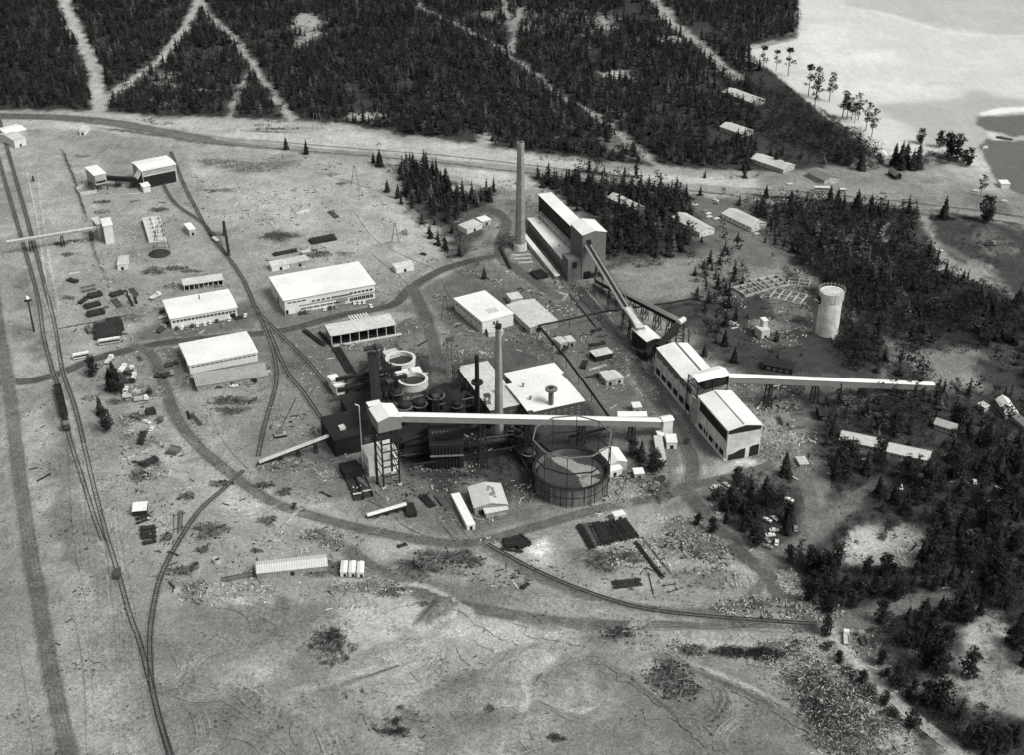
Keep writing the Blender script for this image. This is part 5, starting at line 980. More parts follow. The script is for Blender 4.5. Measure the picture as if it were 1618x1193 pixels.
# three white tank boxes on the sand
for (x, y), lb in (((543.5, 914), 'left'), ((556.5, 914), 'middle'), ((569.5, 915), 'right')):
    c = G(x, y); r = thing('site_wagon', lb + ' one of the three white box wagons in a row on the sand', 'site wagon', c, .05, 'three white box wagons'); MB().box(-1.35, 1.35, 0, 7.4, .6, 2.9).build('body', 'wall_white', r); MB().prof([(-1.45, 2.92), (1.45, 2.92), (0, 3.4)], 'y', -.1, 7.5).build('roof', 'roof_white', r)
    MB().box(-.1, 1.0, -.07, -.004, .7, 2.1).build('door', 'void', r)
    for xx in (-1.1, 1.1):
        for yy_ in (1, 6.2): MB().cyl((xx - .12, yy_, .45), (xx + .12, yy_, .45), .45, n=10).build('wheel', 'rubber', r)
# ------------------------------------------------ overhead pipe bridges, pylons, masts, cranes
def pipeline(label, pts, z, rad=.45, step=14):
    P = smooth_pts(wpts(pts) if True else pts, 3) if False else [G(*p, z) for p in pts]; base = Vector((P[0].x, P[0].y, 0)); r = thing('pipe_bridge', label, 'pipe bridge', base); b = MB(); s = MB()
    for i in range(len(P) - 1):
        a, c = P[i] - base, P[i + 1] - base; b.cyl(a, c, rad, n=8); n = max(1, int((c - a).length / step))
        for k in range(n): q = a.lerp(c, k / n); sp = MB().beam((q.x, q.y, 0), q - Vector((0, 0, rad)), .28); sp.build('post', 'steel_dark', r)
        b.beam(a - Vector((0, 0, rad * 1.5)), c - Vector((0, 0, rad * 1.5)), .9, .12)
    b.build('pipe', 'steel_dark', r)
pipeline('dark overhead pipe bridge running right from the two-tone store into the woods', [(851, 513), (900, 503), (950, 492), (1000, 485), (1060, 477), (1112, 467)], 5.5, .35)
pipeline('dark overhead pipe bridge slanting down right from the two-tone store past the powerhouse', [(851, 513), (895, 565), (935, 620), (962, 658)], 6, .45)
pipeline('thick black gas main looping behind the inner chimney', [(712, 642), (735, 622), (752, 632), (772, 622), (800, 620), (822, 634)], 7, 1.5, 10)
pipeline('black gas main running along the front of the boiler house', [(700, 692), (760, 670), (800, 662), (850, 690), (846, 745)], 5, .9, 12)
def pylon(label, px, py, h, sp=5.0, kind='A'):
    c = G(px, py); r = thing('power_pole', label, 'power pole', c, .2); b = MB()
    if kind == 'A': MB().beam((-sp / 2, 0, 0), (-.25, 0, h), .3).build('pole', 'steel_dark', r); MB().beam((sp / 2, 0, 0), (.25, 0, h), .3).build('pole', 'steel_dark', r); b.beam((-sp * .28, 0, h * .45), (sp * .28, 0, h * .45), .2).beam((-1.2, 0, h - .3), (1.2, 0, h - .3), .2)
    elif kind == 'T': MB().cyl((0, 0, 0), (0, 0, h), .2, .14, 8).build('pole', 'steel_grey', r); b.beam((-1.6, 0, h - 1), (1.6, 0, h - 1), .2).beam((-1.1, 0, h - 2), (1.1, 0, h - 2), .16)
    else:
        for x in (-sp, 0, sp): MB().beam((x, 0, 0), (x * .6, 0, h), .3).build('pole', 'steel_grey', r)
        b.beam((-sp, 0, h - .5), (sp, 0, h - .5), .25)
    b.build('cross_arm', 'steel_dark', r)
pylon('A-shaped double power pole on the open sand left of the forest wedge', 625, 385, 14)
pylon('A-shaped double power pole near the rubble field below the highway', 561, 290, 13)
pylon('A-shaped double power pole left of the square white block', 704, 505, 15)
pylon('three-legged timber pylon at the forest edge above the highway', 502, 204, 13, 3.6, 'H')
pylon('single power pole with crossarms at the forest edge behind the tallest chimney', 781, 236, 10, kind='T')
pylon('single thin pole on the sand between the two A-shaped poles', 568, 312, 8, kind='T')
pylon('tall thin pole at the woods edge near the silo yard', 1218, 390, 18, kind='T')
pylon('thin pole at the highway corner near the two big trees', 1511, 347, 8, kind='T')
pylon('thin pale pole in the right woods below the lone white dot', 1367, 357, 14, kind='T')
c = G(1544, 284); r = thing('flag_mast', 'tall white mast on the inlet point near the lake', 'mast', c); MB().cyl((0, 0, 0), (0, 0, 25), .22, .12, 8).build('pole', 'roof_white', r); MB().box(.1, 3.2, -.06, .06, 23.2, 25).build('flag', 'roof_white', r)
c = G(54, 523); r = thing('lamp_mast', 'tall dark lamp mast with a white lamp head left of the railway tracks', 'lamp mast', c); MB().cyl((0, 0, 0), (0, 0, 20), .55, .35, 10).build('mast', 'steel_dark', r); MB().cyl((0, 0, 20), (0, 0, 21.6), 1.1, .5, 12).build('lamp_head', 'roof_white', r)
b = MB().cyl((0, 0, 18.8), (0, 0, 19), 2, n=12); b.build('gallery_ring', 'steel_dark', r)
c = G(443, 690); r = thing('mobile_crane', 'mobile crane with a long raised lattice boom on the sand by the loop track', 'crane', c, .3)
MB().box(-2.8, 2.8, -1.4, 1.4, 1.0, 1.8).build('chassis', 'wall_pale', r); MB().box(-1.6, 1.4, -1.2, 1.2, 1.85, 3.3).build('cab', 'steel_grey', r)
for y in (-1.6, 1.1): MB().box(-3, 3, y, y + .5, .05, 1.1).build('track', 'rubber', r)
b = MB(); tip = G(468, 629, 19) - Vector((c.x, c.y, 0)); ca, sa = math.cos(-.3), math.sin(-.3); tip = Vector((tip.x * ca - tip.y * sa, tip.x * sa + tip.y * ca, tip.z)); s0 = Vector((0, 0, 3))
for o_ in (Vector((.45, 0, 0)), Vector((-.45, 0, 0)), Vector((0, 0, .7))): b.beam(s0 + o_, tip + o_ * .3, .14)
for k in range(14): p = s0.lerp(tip, k / 14); q = s0.lerp(tip, (k + 1) / 14); f = 1 - k / 20; b.beam(p + Vector((.45 * f, 0, 0)), q + Vector((-.45 * f, 0, 0)), .1)
b.build('boom', 'steel_dark', r)
c = G(1530, 268); 
# boat in the inlet
c = G(1587, 219); r = thing('boat', 'small dark boat moored at the sandbank in the inlet', 'boat', c, -.5)
n = 14; vs = []; 
for k in range(n + 1):
    t = k / n; hw = 1.5 * math.sin(math.pi * min(1, t * .85 + .15)) ** .7 * (1 - max(0, t - .6) ** 2 * 5); x = -6 + 12 * t
    vs += [(x, -max(hw, .05), 1.1), (x, -max(hw, .05) * .6, .1), (x, max(hw, .05) * .6, .1), (x, max(hw, .05), 1.1)]
fs = [(4 * k + j, 4 * k + j + 1, 4 * k + j + 5, 4 * k + j + 4) for k in range(n) for j in range(3)] + [(0, 1, 2, 3), (4 * n + 3, 4 * n + 2, 4 * n + 1, 4 * n)]
MB().add(vs, fs).build('hull', 'timber_d', r); MB().box(-3.5, -.5, -.8, .8, .8, 2.2).build('cabin', 'wall_pale', r); MB().box(-5.4, 4, -.8, .8, .7, .78).build('deck', 'timber_m', r)
# ------------------------------------------------ train and vehicles
def along(px0, px1, off): a = G(*px0); b_ = G(*px1); return a, math.atan2(b_.y - a.y, b_.x - a.x)
a, ang = along((108, 684), (92, 615), 0)
def wheels(root, xs_, y, rr, m='rubber', w_=.2):
    for x in xs_:
        for s in (-1, 1): MB().cyl((x, s * y - w_ / 2, rr), (x, s * y + w_ / 2, rr), rr, n=10).build('wheel', m, root)
d = Vector((math.cos(ang), math.sin(ang), 0))
TL = (G(92, 615) - G(108, 684)).length
r = thing('locomotive', 'dark locomotive with a cab at the near end of the short train', 'locomotive', a + d * 6 + Vector((0, 0, .3)), ang)
MB().box(-6, 6, -1.4, 1.4, 1.1, 1.6).build('frame', 'steel_dark', r); MB().box(-6, -2.5, -1.4, 1.4, 1.62, 4.2).build('cab', 'deck_d', r); MB().box(-6.2, -2.3, -1.5, 1.5, 4.22, 4.4).build('cab_roof', 'steel_grey', r); MB().cyl((-2.45, 0, 2.8), (5.6, 0, 2.8), 1.15, n=14).build('hood', 'steel_dark', r); MB().cyl((4.4, 0, 3.8), (4.4, 0, 4.8), .4, n=10).build('smoke_stack', 'steel_dark', r); wheels(r, (-4.5, -2, 0.5, 3, 5), .8, .55, 'steel_dark')
wl = (TL - 13) / 3
for k in range(3):
    r = thing('goods_wagon', ['dark goods wagon coupled next to the locomotive', 'dark goods wagon in the middle of the short train', 'dark goods wagon at the far end of the short train'][k], 'wagon', a + d * (12.6 + wl * (k + .5)) + Vector((0, 0, .3)), ang, 'wagons of the dark train')
    hl = wl / 2 - .4; b = MB().box(-hl, hl, -1.4, 1.4, 1.0, 1.3); b.box(-hl, hl, -1.4, -1.3, 1.32, 2.9).box(-hl, hl, 1.3, 1.4, 1.32, 2.9).box(-hl, -hl + .12, -1.28, 1.28, 1.32, 2.9).box(hl - .12, hl, -1.28, 1.28, 1.32, 2.9); b.build('body', 'steel_dark', r); MB().box(-hl + .2, hl - .2, -1.2, 1.2, 1.35, 2.3).build('load', 'void', r); r.scale = (1, 1.2, 1.1); wheels(r, (-hl + 1.4, hl - 1.4), .8, .5, 'steel_dark')
r = thing('goods_wagon', 'small dark wagon on the track lower left, where the two lines join', 'wagon', G(186, 912) + Vector((0, 0, .3)), R(100)); MB().box(-2.8, 2.8, -1.3, 1.3, .9, 2.3).build('body', 'deck_d', r); wheels(r, (-1.8, 1.8), .8, .45, 'steel_dark')
r = thing('goods_wagon', 'pale flat wagon on the middle track below the small white cabin', 'wagon', G(341, 380) + Vector((0, 0, .3)), R(125)); MB().box(-3.4, 3.4, -1.3, 1.3, .9, 1.5).build('body', 'roof_pale', r); wheels(r, (-2.2, 2.2), .8, .45, 'steel_dark')
r = thing('goods_wagon', 'dark wagon on the middle track above the pale flat wagon', 'wagon', G(337, 373) + Vector((0, 0, .3)), R(125)); MB().box(-2.6, 2.6, -1.3, 1.3, .9, 2.2).build('body', 'deck_d', r); wheels(r, (-1.6, 1.6), .8, .45, 'steel_dark')
# car prototype meshes
def car_meshes():
    out = {}
    pr = [(-2.1, .45), (2.1, .45), (2.12, .8), (1.95, .95), (1.0, 1.02), (.55, 1.42), (-.95, 1.42), (-1.45, 1.02), (-2.0, .98), (-2.14, .75)]
    b = MB(); n = len(pr); vs = []
    for y, sh in ((-.82, 1), (-.7, 1), (.7, 1), (.82, 1)):
        for x, z in pr: zz = z; yy_ = y; 
        for x, z in pr: vs.append((x, y * (.84 if z > 1.1 else 1), z))
    fs = [tuple(reversed(range(n))), tuple(range(3 * n, 4 * n))] + [(r_ * n + k, (r_) * n + (k + 1) % n, (r_ + 1) * n + (k + 1) % n, (r_ + 1) * n + k) for r_ in range(3) for k in range(n)]
    for key in ('car_w', 'car_g', 'car_d'):
        b = MB(); b.add(vs, fs); out[key] = b.mesh('body', key)
    g = MB(); g.hexa([(.62, -.6, 1.36), (.98, -.7, 1.07), (.98, .7, 1.07), (.62, .6, 1.36), (.66, -.6, 1.38), (1.02, -.7, 1.09), (1.02, .7, 1.09), (.66, .6, 1.38)]); g.box(-.9, .5, -.735, -.70, 1.1, 1.36).box(-.9, .5, .70, .735, 1.1, 1.36)
    g.hexa([(-1.4, -.7, 1.07), (-1.0, -.6, 1.36), (-1.0, .6, 1.36), (-1.4, .7, 1.07), (-1.44, -.7, 1.09), (-1.04, -.6, 1.38), (-1.04, .6, 1.38), (-1.44, .7, 1.09)])
    out['glass'] = g.mesh('windows', 'glass'); out['wheel'] = MB().cyl((0, -.1, 0), (0, .1, 0), .32, n=10).mesh('wheel', 'rubber'); return out
CM = car_meshes()
PROTO = {}
def car(px, py, ang, paint_, label, group=None):
    if paint_ not in PROTO:
        r = thing('parked_car', label, 'car', G(px, py), ang, group)
        for nm, me, l in [('body', CM[paint_], (0, 0, 0)), ('windows', CM['glass'], (0, 0, 0))] + [('wheel', CM['wheel'], (x, y, .32)) for x in (-1.3, 1.3) for y in (-.74, .74)]:
            o = bpy.data.objects.new(nm, me); COL.objects.link(o); o.parent = r; o.location = l
        PROTO[paint_] = r; return r
    r = copy_tree(PROTO[paint_]); r.location = G(px, py); r.rotation_euler[2] = ang; r['label'] = label
    if 'group' in r and not group: del r['group']
    if group: r['group'] = group
    return r
GR = 'cars parked in front of the white workshops'
row1 = [(279.5, 517, 'd'), (288, 517, 'w'), (296, 516, 'g'), (304, 513.5, 'd'), (312.5, 512, 'w'), (324, 511, 'w'), (332.5, 508, 'w'), (343, 505, 'd'), (353, 513, 'g'), (363, 503.5, 'w'), (374, 501, 'd'), (381, 499.5, 'd'), (388, 497, 'w')]
names = {'w': 'white', 'g': 'grey', 'd': 'dark'}
for i, (x, y, c_) in enumerate(row1): car(x, y + 2, R(22 + 75 + random.uniform(-8, 8)), 'car_' + c_, '%s car, %s from the left in the row along the strip-windowed workshop' % (names[c_], ['first', 'second', 'third', 'fourth', 'fifth', 'sixth', 'seventh', 'eighth', 'ninth', 'tenth', 'eleventh', 'twelfth', 'thirteenth'][i]), GR)
row2 = [(475, 494, 'd'), (482, 493, 'd'), (490, 492, 'g'), (513.6, 488, 'w'), (522, 486, 'd'), (531, 484.5, 'g'), (560, 478, 'w'), (568, 478, 'w'), (575.5, 477, 'w'), (586, 483, 'w')]
for i, (x, y, c_) in enumerate(row2): car(x, y + 1, R(23 + 78 + random.uniform(-8, 8)), 'car_' + c_, '%s car, %s from the left in front of the two-storey workshop' % (names[c_], ['first', 'second', 'third', 'fourth', 'fifth', 'sixth', 'seventh', 'eighth', 'ninth', 'tenth'][i]), GR)
grove = [(1212, 824, 'w', -40, 'white car nosed down at the upper left of the grove car park'), (1222.5, 821, 'w', -55, 'white car at the top of the grove car park'), (1223, 840, 'w', 3, 'broadside white car in the middle of the grove car park'), (1217, 848, 'w', 8, 'white car just below the broadside one in the grove'), (1211, 856, 'g', -55, 'grey car at the lower left of the grove car park'), (1227, 860, 'w', 75, 'white car standing end-on at the lower right of the grove car park'), (1213.6, 866, 'g', -30, 'lowest grey car in the grove car park'), (1257, 838, 'g', 80, 'grey car at the right edge of the grove, beside the road'),
 (1147.6, 768, 'w', -50, 'white car under trees right of the road junction'), (1129, 772, 'w', 30, 'white car at the left end of the junction trees'), (1134, 771, 'w', -10, 'white car touching the left junction car'), (1246.6, 792, 'w', -35, 'white car alone on the track right of the grove'), (1191, 777, 'g', 20, 'grey car half hidden in the middle of the junction trees'), (1369, 729, 'w', -5, 'white car below the pale barracks in the right woods')]
for x, y, c_, a_, lb in grove: car(x, y, R(a_), 'car_' + c_, lb)
east = [(1098, 324, 'w', 5), (1130.6, 317, 'w', -40), (1114, 334, 'g', 25), (1119, 338, 'w', 25), (1120.5, 343, 'w', 20), (1132, 346, 'w', 20), (1154, 333, 'w', 20), (1032.5, 354, 'w', 5), (1037, 355, 'g', 5), (1131, 321, 'g', -30), (1007, 338, 'w', 10), (1196, 370, 'w', 10)]
el_ = ['white car on the field edge left of the barrack car park', 'white car at the top of the barrack car park', 'grey car heading the short row between the two barracks', 'white car second in the short row between the two barracks', 'white car third in the short row between the two barracks', 'white car lowest in the barrack car park', 'white car beside the left wall of the rightmost barrack', 'white car in the gap of the dark grove right of the plant', 'grey car in the gap of the dark grove right of the plant', 'grey car just below the topmost car of the barrack car park', 'white car at the end of the grove barrack', 'white car at the front of the rightmost barrack']
for (x, y, c_, a_), lb in zip(east, el_): car(x, y, R(a_), 'car_' + c_, lb)
misc = [(1321, 365 - 0, 'w', 0, 'white car by the woods track below the bus'), (1247, 291, 'w', 0, 'small white car on the verge left of the bus'), (1541, 302, 'w', -10, 'white car under the lone tree at the inlet'), (1586, 318, 'w', -10, 'white car at the right end of the highway'), (1260 + 136, 305, 'g', 0, 'grey car right of the white van beside the highway'), (1484, 396, 'w', -30, 'white car on the sandy track in the right woods'), (1415, 750, 'd', 30, 'dark car on the woods track below the bright-roofed barrack'), (1423, 772, 'w', 80, 'white car among the low woods right of the grove'), (1534, 843, 'g', 20, 'grey car in the far right woods clearing'), (1537, 859, 'w', 10, 'white car in the far right woods clearing'), (1540, 764, 'w', 80, 'white car on the path at the far right'), (1592, 793, 'w', 0, 'white car closest to the right edge'),
 (232, 669, 'w', -30, 'white car tilted among the scrap in the left yard'), (240, 680, 'w', 85, 'white car end-on below the tilted one in the left yard'), (256, 493, 'd', 80, 'dark car at the upper left corner of the first workshop'), (257, 502, 'w', 30, 'white car by the left wall of the first workshop'), (263, 511, 'd', 30, 'dark car by the lower left corner of the first workshop'), (221, 567, 'd', -60, 'dark car crossing the open yard'), (1085, 700, 'd', 70, 'dark car between the weighbridge and the crushing plant'), (1166, 722, 'w', 0, 'white car inside the crushing plant gateway'), (690, 468, 'g', 40, 'grey car on the road above the A-shaped pole'), (669, 402, 'd', -30, 'dark car on the bright sand above the fork shed'), (370, 612, 'w', 10, 'white car parked below the long lean-to shed'), (345, 614, 'd', 10, 'dark car parked below the long lean-to shed'), (394, 608, 'g', 20, 'grey car parked below the long lean-to shed')]
for x, y, c_, a_, lb in misc: car(x, y, R(a_), 'car_' + c_, lb)
def bus(px, py, ang, L, label, w_=2.5, name='bus'):
    r = thing(name, label, name, G(px, py), ang); MB().prof([(-w_ / 2, .5), (w_ / 2, .5), (w_ / 2, 2.5), (w_ / 2 - .3, 3.0), (-w_ / 2 + .3, 3.0), (-w_ / 2, 2.5)], 'x', -L / 2, L / 2).build('body', 'wall_pale', r)
    MB().box(-L / 2 + .2, L / 2 - .2, -w_ / 2 + .3, w_ / 2 - .3, 3.01, 3.15).build('roof', 'roof_white', r); MB().box(-L / 2 + .4, L / 2 - .4, -w_ / 2 - .04, -w_ / 2 + .02, 1.5, 2.4).build('windows', 'glass', r); wheels(r, (-L / 2 + 1.6, L / 2 - 2.0), w_ / 2 - .12, .5)
bus(173.5, 542, R(20), 11.5, 'long white-topped bus parked along the dark timber stacks')
bus(128.5, 565, R(24), 8.5, 'shorter white-topped bus at the track crossing')
bus(1298, 301, R(-4), 10.5, 'long bus standing beside the highway on the right')
bus(1330.5, 304, R(-4), 4.6, 'white van parked right of the long bus', 2.0, 'van')
def truck(px, py, ang, label, bed='deck_d', cab='car_w', load=None):
    r = thing('truck', label, 'truck', G(px, py), ang); MB().box(1.6, 3.4, -1.1, 1.1, .8, 2.7).box(3.42, 3.9, -1, 1, .8, 1.6).build('cab', cab, r); MB().box(3.3, 3.43, -.9, .9, 1.7, 2.5).build('windscreen', 'glass', r)
    MB().box(-3.4, 1.4, -1.15, 1.15, .9, 1.15).box(-3.4, 1.4, -1.15, -1.05, 1.17, 1.9).box(-3.4, 1.4, 1.05, 1.15, 1.17, 1.9).build('bed', bed, r)
    if load: MB().box(-3.2, 1.2, -1.0, 1.0, 1.18, 2.4).build('load', load, r)
    wheels(r, (-2.5, 2.4), 1.0, .48)
for a in [(173, 571, R(80), 'pale truck by the small tree at the track crossing', 'roof_pale'), (255, 522, R(70), 'dark truck at the left end of the first workshop', 'deck_d', 'car_g'), (254, 597, R(-20), 'dark truck in front of the lean-to corner', 'deck_d', 'car_d'), (271, 578, R(20), 'dark truck beside the left wall of the second hall', 'deck_d', 'car_d'), (264, 594, R(25), 'dark truck nose to nose with another before the lean-to', 'deck_d', 'car_g'), (194, 585, R(80), 'white tanker truck at the top of the left vehicle park', 'roof_white', 'car_w', 'roof_white'), (208, 588, R(95), 'white-cabbed truck at the top right of the left vehicle park', 'deck_d'),
          (212, 599, R(95), 'white truck at the right side of the left vehicle park', 'roof_pale'), (197, 597, R(90), 'dark truck in the middle of the left vehicle park', 'deck_d', 'car_d'), (202, 606, R(10), 'dark flatbed truck in the left vehicle park', 'deck_d', 'car_d'), (199, 619, R(-80), 'white truck below the left vehicle park', 'roof_white'), (205, 629, R(15), 'pale truck among the machinery of the left yard', 'roof_pale', 'car_g'), (220, 624, R(15), 'pale drum truck among the machinery of the left yard', 'wall_pale', 'car_g', 'wall_pale'), (223, 634, R(15), 'light drum truck lowest among the machinery of the left yard', 'wall_pale', 'car_w', 'wall_pale'), (232, 628, R(70), 'dark truck right of the drum trucks in the left yard', 'deck_d', 'car_d'),
          (1337, 1012, R(80), 'light truck below the road junction in the bottom right', 'roof_pale'), (1362, 1014, R(90), 'grey truck among scrap right of the road junction', 'deck_d', 'car_g'), (1564, 387, R(10), 'dark truck on the field right of the woods', 'deck_d', 'car_g'), (1045, 762, R(60), 'dark truck on the road edge right of the gas holder', 'timber_d', 'car_g', 'timber_d'), (1034, 775, R(60), 'dark loaded truck behind the one right of the gas holder', 'timber_d', 'car_g', 'timber_m'), (246, 470, R(60), 'pale truck above the first workshop', 'roof_pale'), (586, 552, R(20), 'dark truck beside the black steep gallery', 'deck_d', 'car_d')]:
    truck(*a)
for lb, pts, z, rad in pl: pipeline(lb, pts, z, rad, 12)
# ------------------------------------------------ stacks, heaps and loose material
def stack(label, p0, p1, w_, h, m='timber_d', name='timber_stack', cat='timber stack', group='timber and pipe stacks in the yards', d=.45, cross=True, jit=.1):
    a = G(*p0); b_ = G(*p1); dr = b_ - a; L = dr.length; ang = math.atan2(dr.y, dr.x); r = MB(); n = max(1, int(w_ / d)); lay = max(1, int(h / (d * .85)))
    for j in range(lay):
        for i in range(n - (j % 2)):
            if j == lay - 1 and random.random() < .25: continue
            y = -w_ / 2 + (i + .5 + .5 * (j % 2)) * w_ / n; e0 = random.uniform(-jit, jit) * L * .5; e1 = random.uniform(-jit, jit) * L * .5; z = d * .5 + j * d * .86
            dy = random.uniform(-.15, .15)
            r.cyl((e0, y + dy, z), (L + e1, y - dy, z), d * .46, n=6)
    if cross:
        for t in (.15, .85): r.box(L * t - .15, L * t + .15, -w_ / 2 - .4, w_ / 2 + .4, lay * d * .86 + .06, lay * d * .86 + .24)
    o = r.build(name, m, None, a, ang); tag(o, label, cat, group); return o
M['bed_dark'] = mat('dark_dirt_bed', 0.06, 1.0, 1.6, 0.95)
M['bed_mid'] = mat('trampled_dirt_bed', 0.15, 0.95, 1.6, 0.95)
M['bed_pale'] = mat('gravel_bed', 0.26, 0.9, 1.6, 0.95)
def heap(label, px, py, rx, ry, n, mats, size=(.22, 1.0), plank=.35, h=1.2, name='scrap_heap', cat='scrap heap', group=None, rot=0.0, bt=None):
    c = G(px, py); r = MB(); n = int(n * 1.5)
    nb, kb = 26, 5; ph = [random.uniform(0, 6.28) for _ in range(3)]; vs = [(0, 0, h * .3)]     # one low bed of dirt and small stuff that carries the loose pieces
    for j in range(1, kb + 1):
        for i in range(nb):
            a = 6.283 * i / nb; q = j / kb; e = 1 + .22 * math.sin(3 * a + ph[0]) + .14 * math.sin(5 * a + ph[1]) + .1 * math.sin(9 * a + ph[2]); x = 1.05 * rx * q * e * math.cos(a); y = 1.05 * ry * q * e * math.sin(a)
            x, y = x * math.cos(rot) - y * math.sin(rot), x * math.sin(rot) + y * math.cos(rot); vs.append((x, y, (h * .3 * (1 - q) + random.uniform(0, .25) * h * (1 - q) + .1) if j < kb else .05))
    bf = [(0, 1 + i, 1 + (i + 1) % nb) for i in range(nb)] + [(1 + (j - 1) * nb + i, 1 + j * nb + i, 1 + j * nb + (i + 1) % nb, 1 + (j - 1) * nb + (i + 1) % nb) for j in range(1, kb) for i in range(nb)]
    r.add(vs, bf, len(mats))
    for i in range(n):
        a = random.random() * 6.283; q = math.sqrt(random.random()); x = q * rx * math.cos(a); y = q * ry * math.sin(a); x, y = x * math.cos(rot) - y * math.sin(rot), x * math.sin(rot) + y * math.cos(rot)
        z = .3 + random.random() ** 1.6 * h * (1 - q * .75) ; s_ = size[0] + (size[1] * 1.25 - size[0]) * random.random() ** 2.2; mi = random.randrange(len(mats)) if len(mats) > 1 else 0
        if random.random() < plank:
            th = random.random() * 6.283; l = s_ * random.uniform(1.2, 2.8); e = Vector((math.cos(th) * l, math.sin(th) * l, random.uniform(-.25, .4) * l * .5)); r.beam(Vector((x, y, z + .15)) - e / 2, Vector((x, y, z + .25 + abs(e.z) * .5)) + e / 2, min(.22, s_ * .26), min(.18, s_ * .2), mi)
        else:
            t1 = random.random() * 6.283; k = [random.uniform(.55, 1) * s_ / 2 for _ in range(8)]; hz = s_ * random.uniform(.3, .8)
            vs = []
            for u in range(8):
                ang = t1 + (u % 4) * 1.571 + random.uniform(-.25, .25); f = k[u] * (1 if u < 4 else .8); vs.append((x + f * math.cos(ang), y + f * math.sin(ang), z * .6 + (0 if u < 4 else hz)))
            r.hexa(vs, mi)
    bt = bt or (.05 if mats[0] in ('timber_d', 'leaf') else .26 if mats[0] == 'rock_w' else .13)
    o = r.build(name, list(mats) + ['soil'], None, c); tag(o, label, cat, group)
    a = np.array(r.v[:1 + kb * nb]); g = paint(a[:, 0] + c.x, a[:, 1] + c.y); q = np.concatenate([[0], np.repeat(np.arange(1, kb + 1) / kb, nb)]); w_ = np.clip((1 - q) * 2.2, 0, 1) * np.random.uniform(.5, 1.1, len(q)); w_ = np.clip(w_, 0, 1); t_ = np.zeros(len(r.v)); t_[:len(a)] = g * (1 - w_) + bt * w_; set_tone(o.data, t_)
    return o
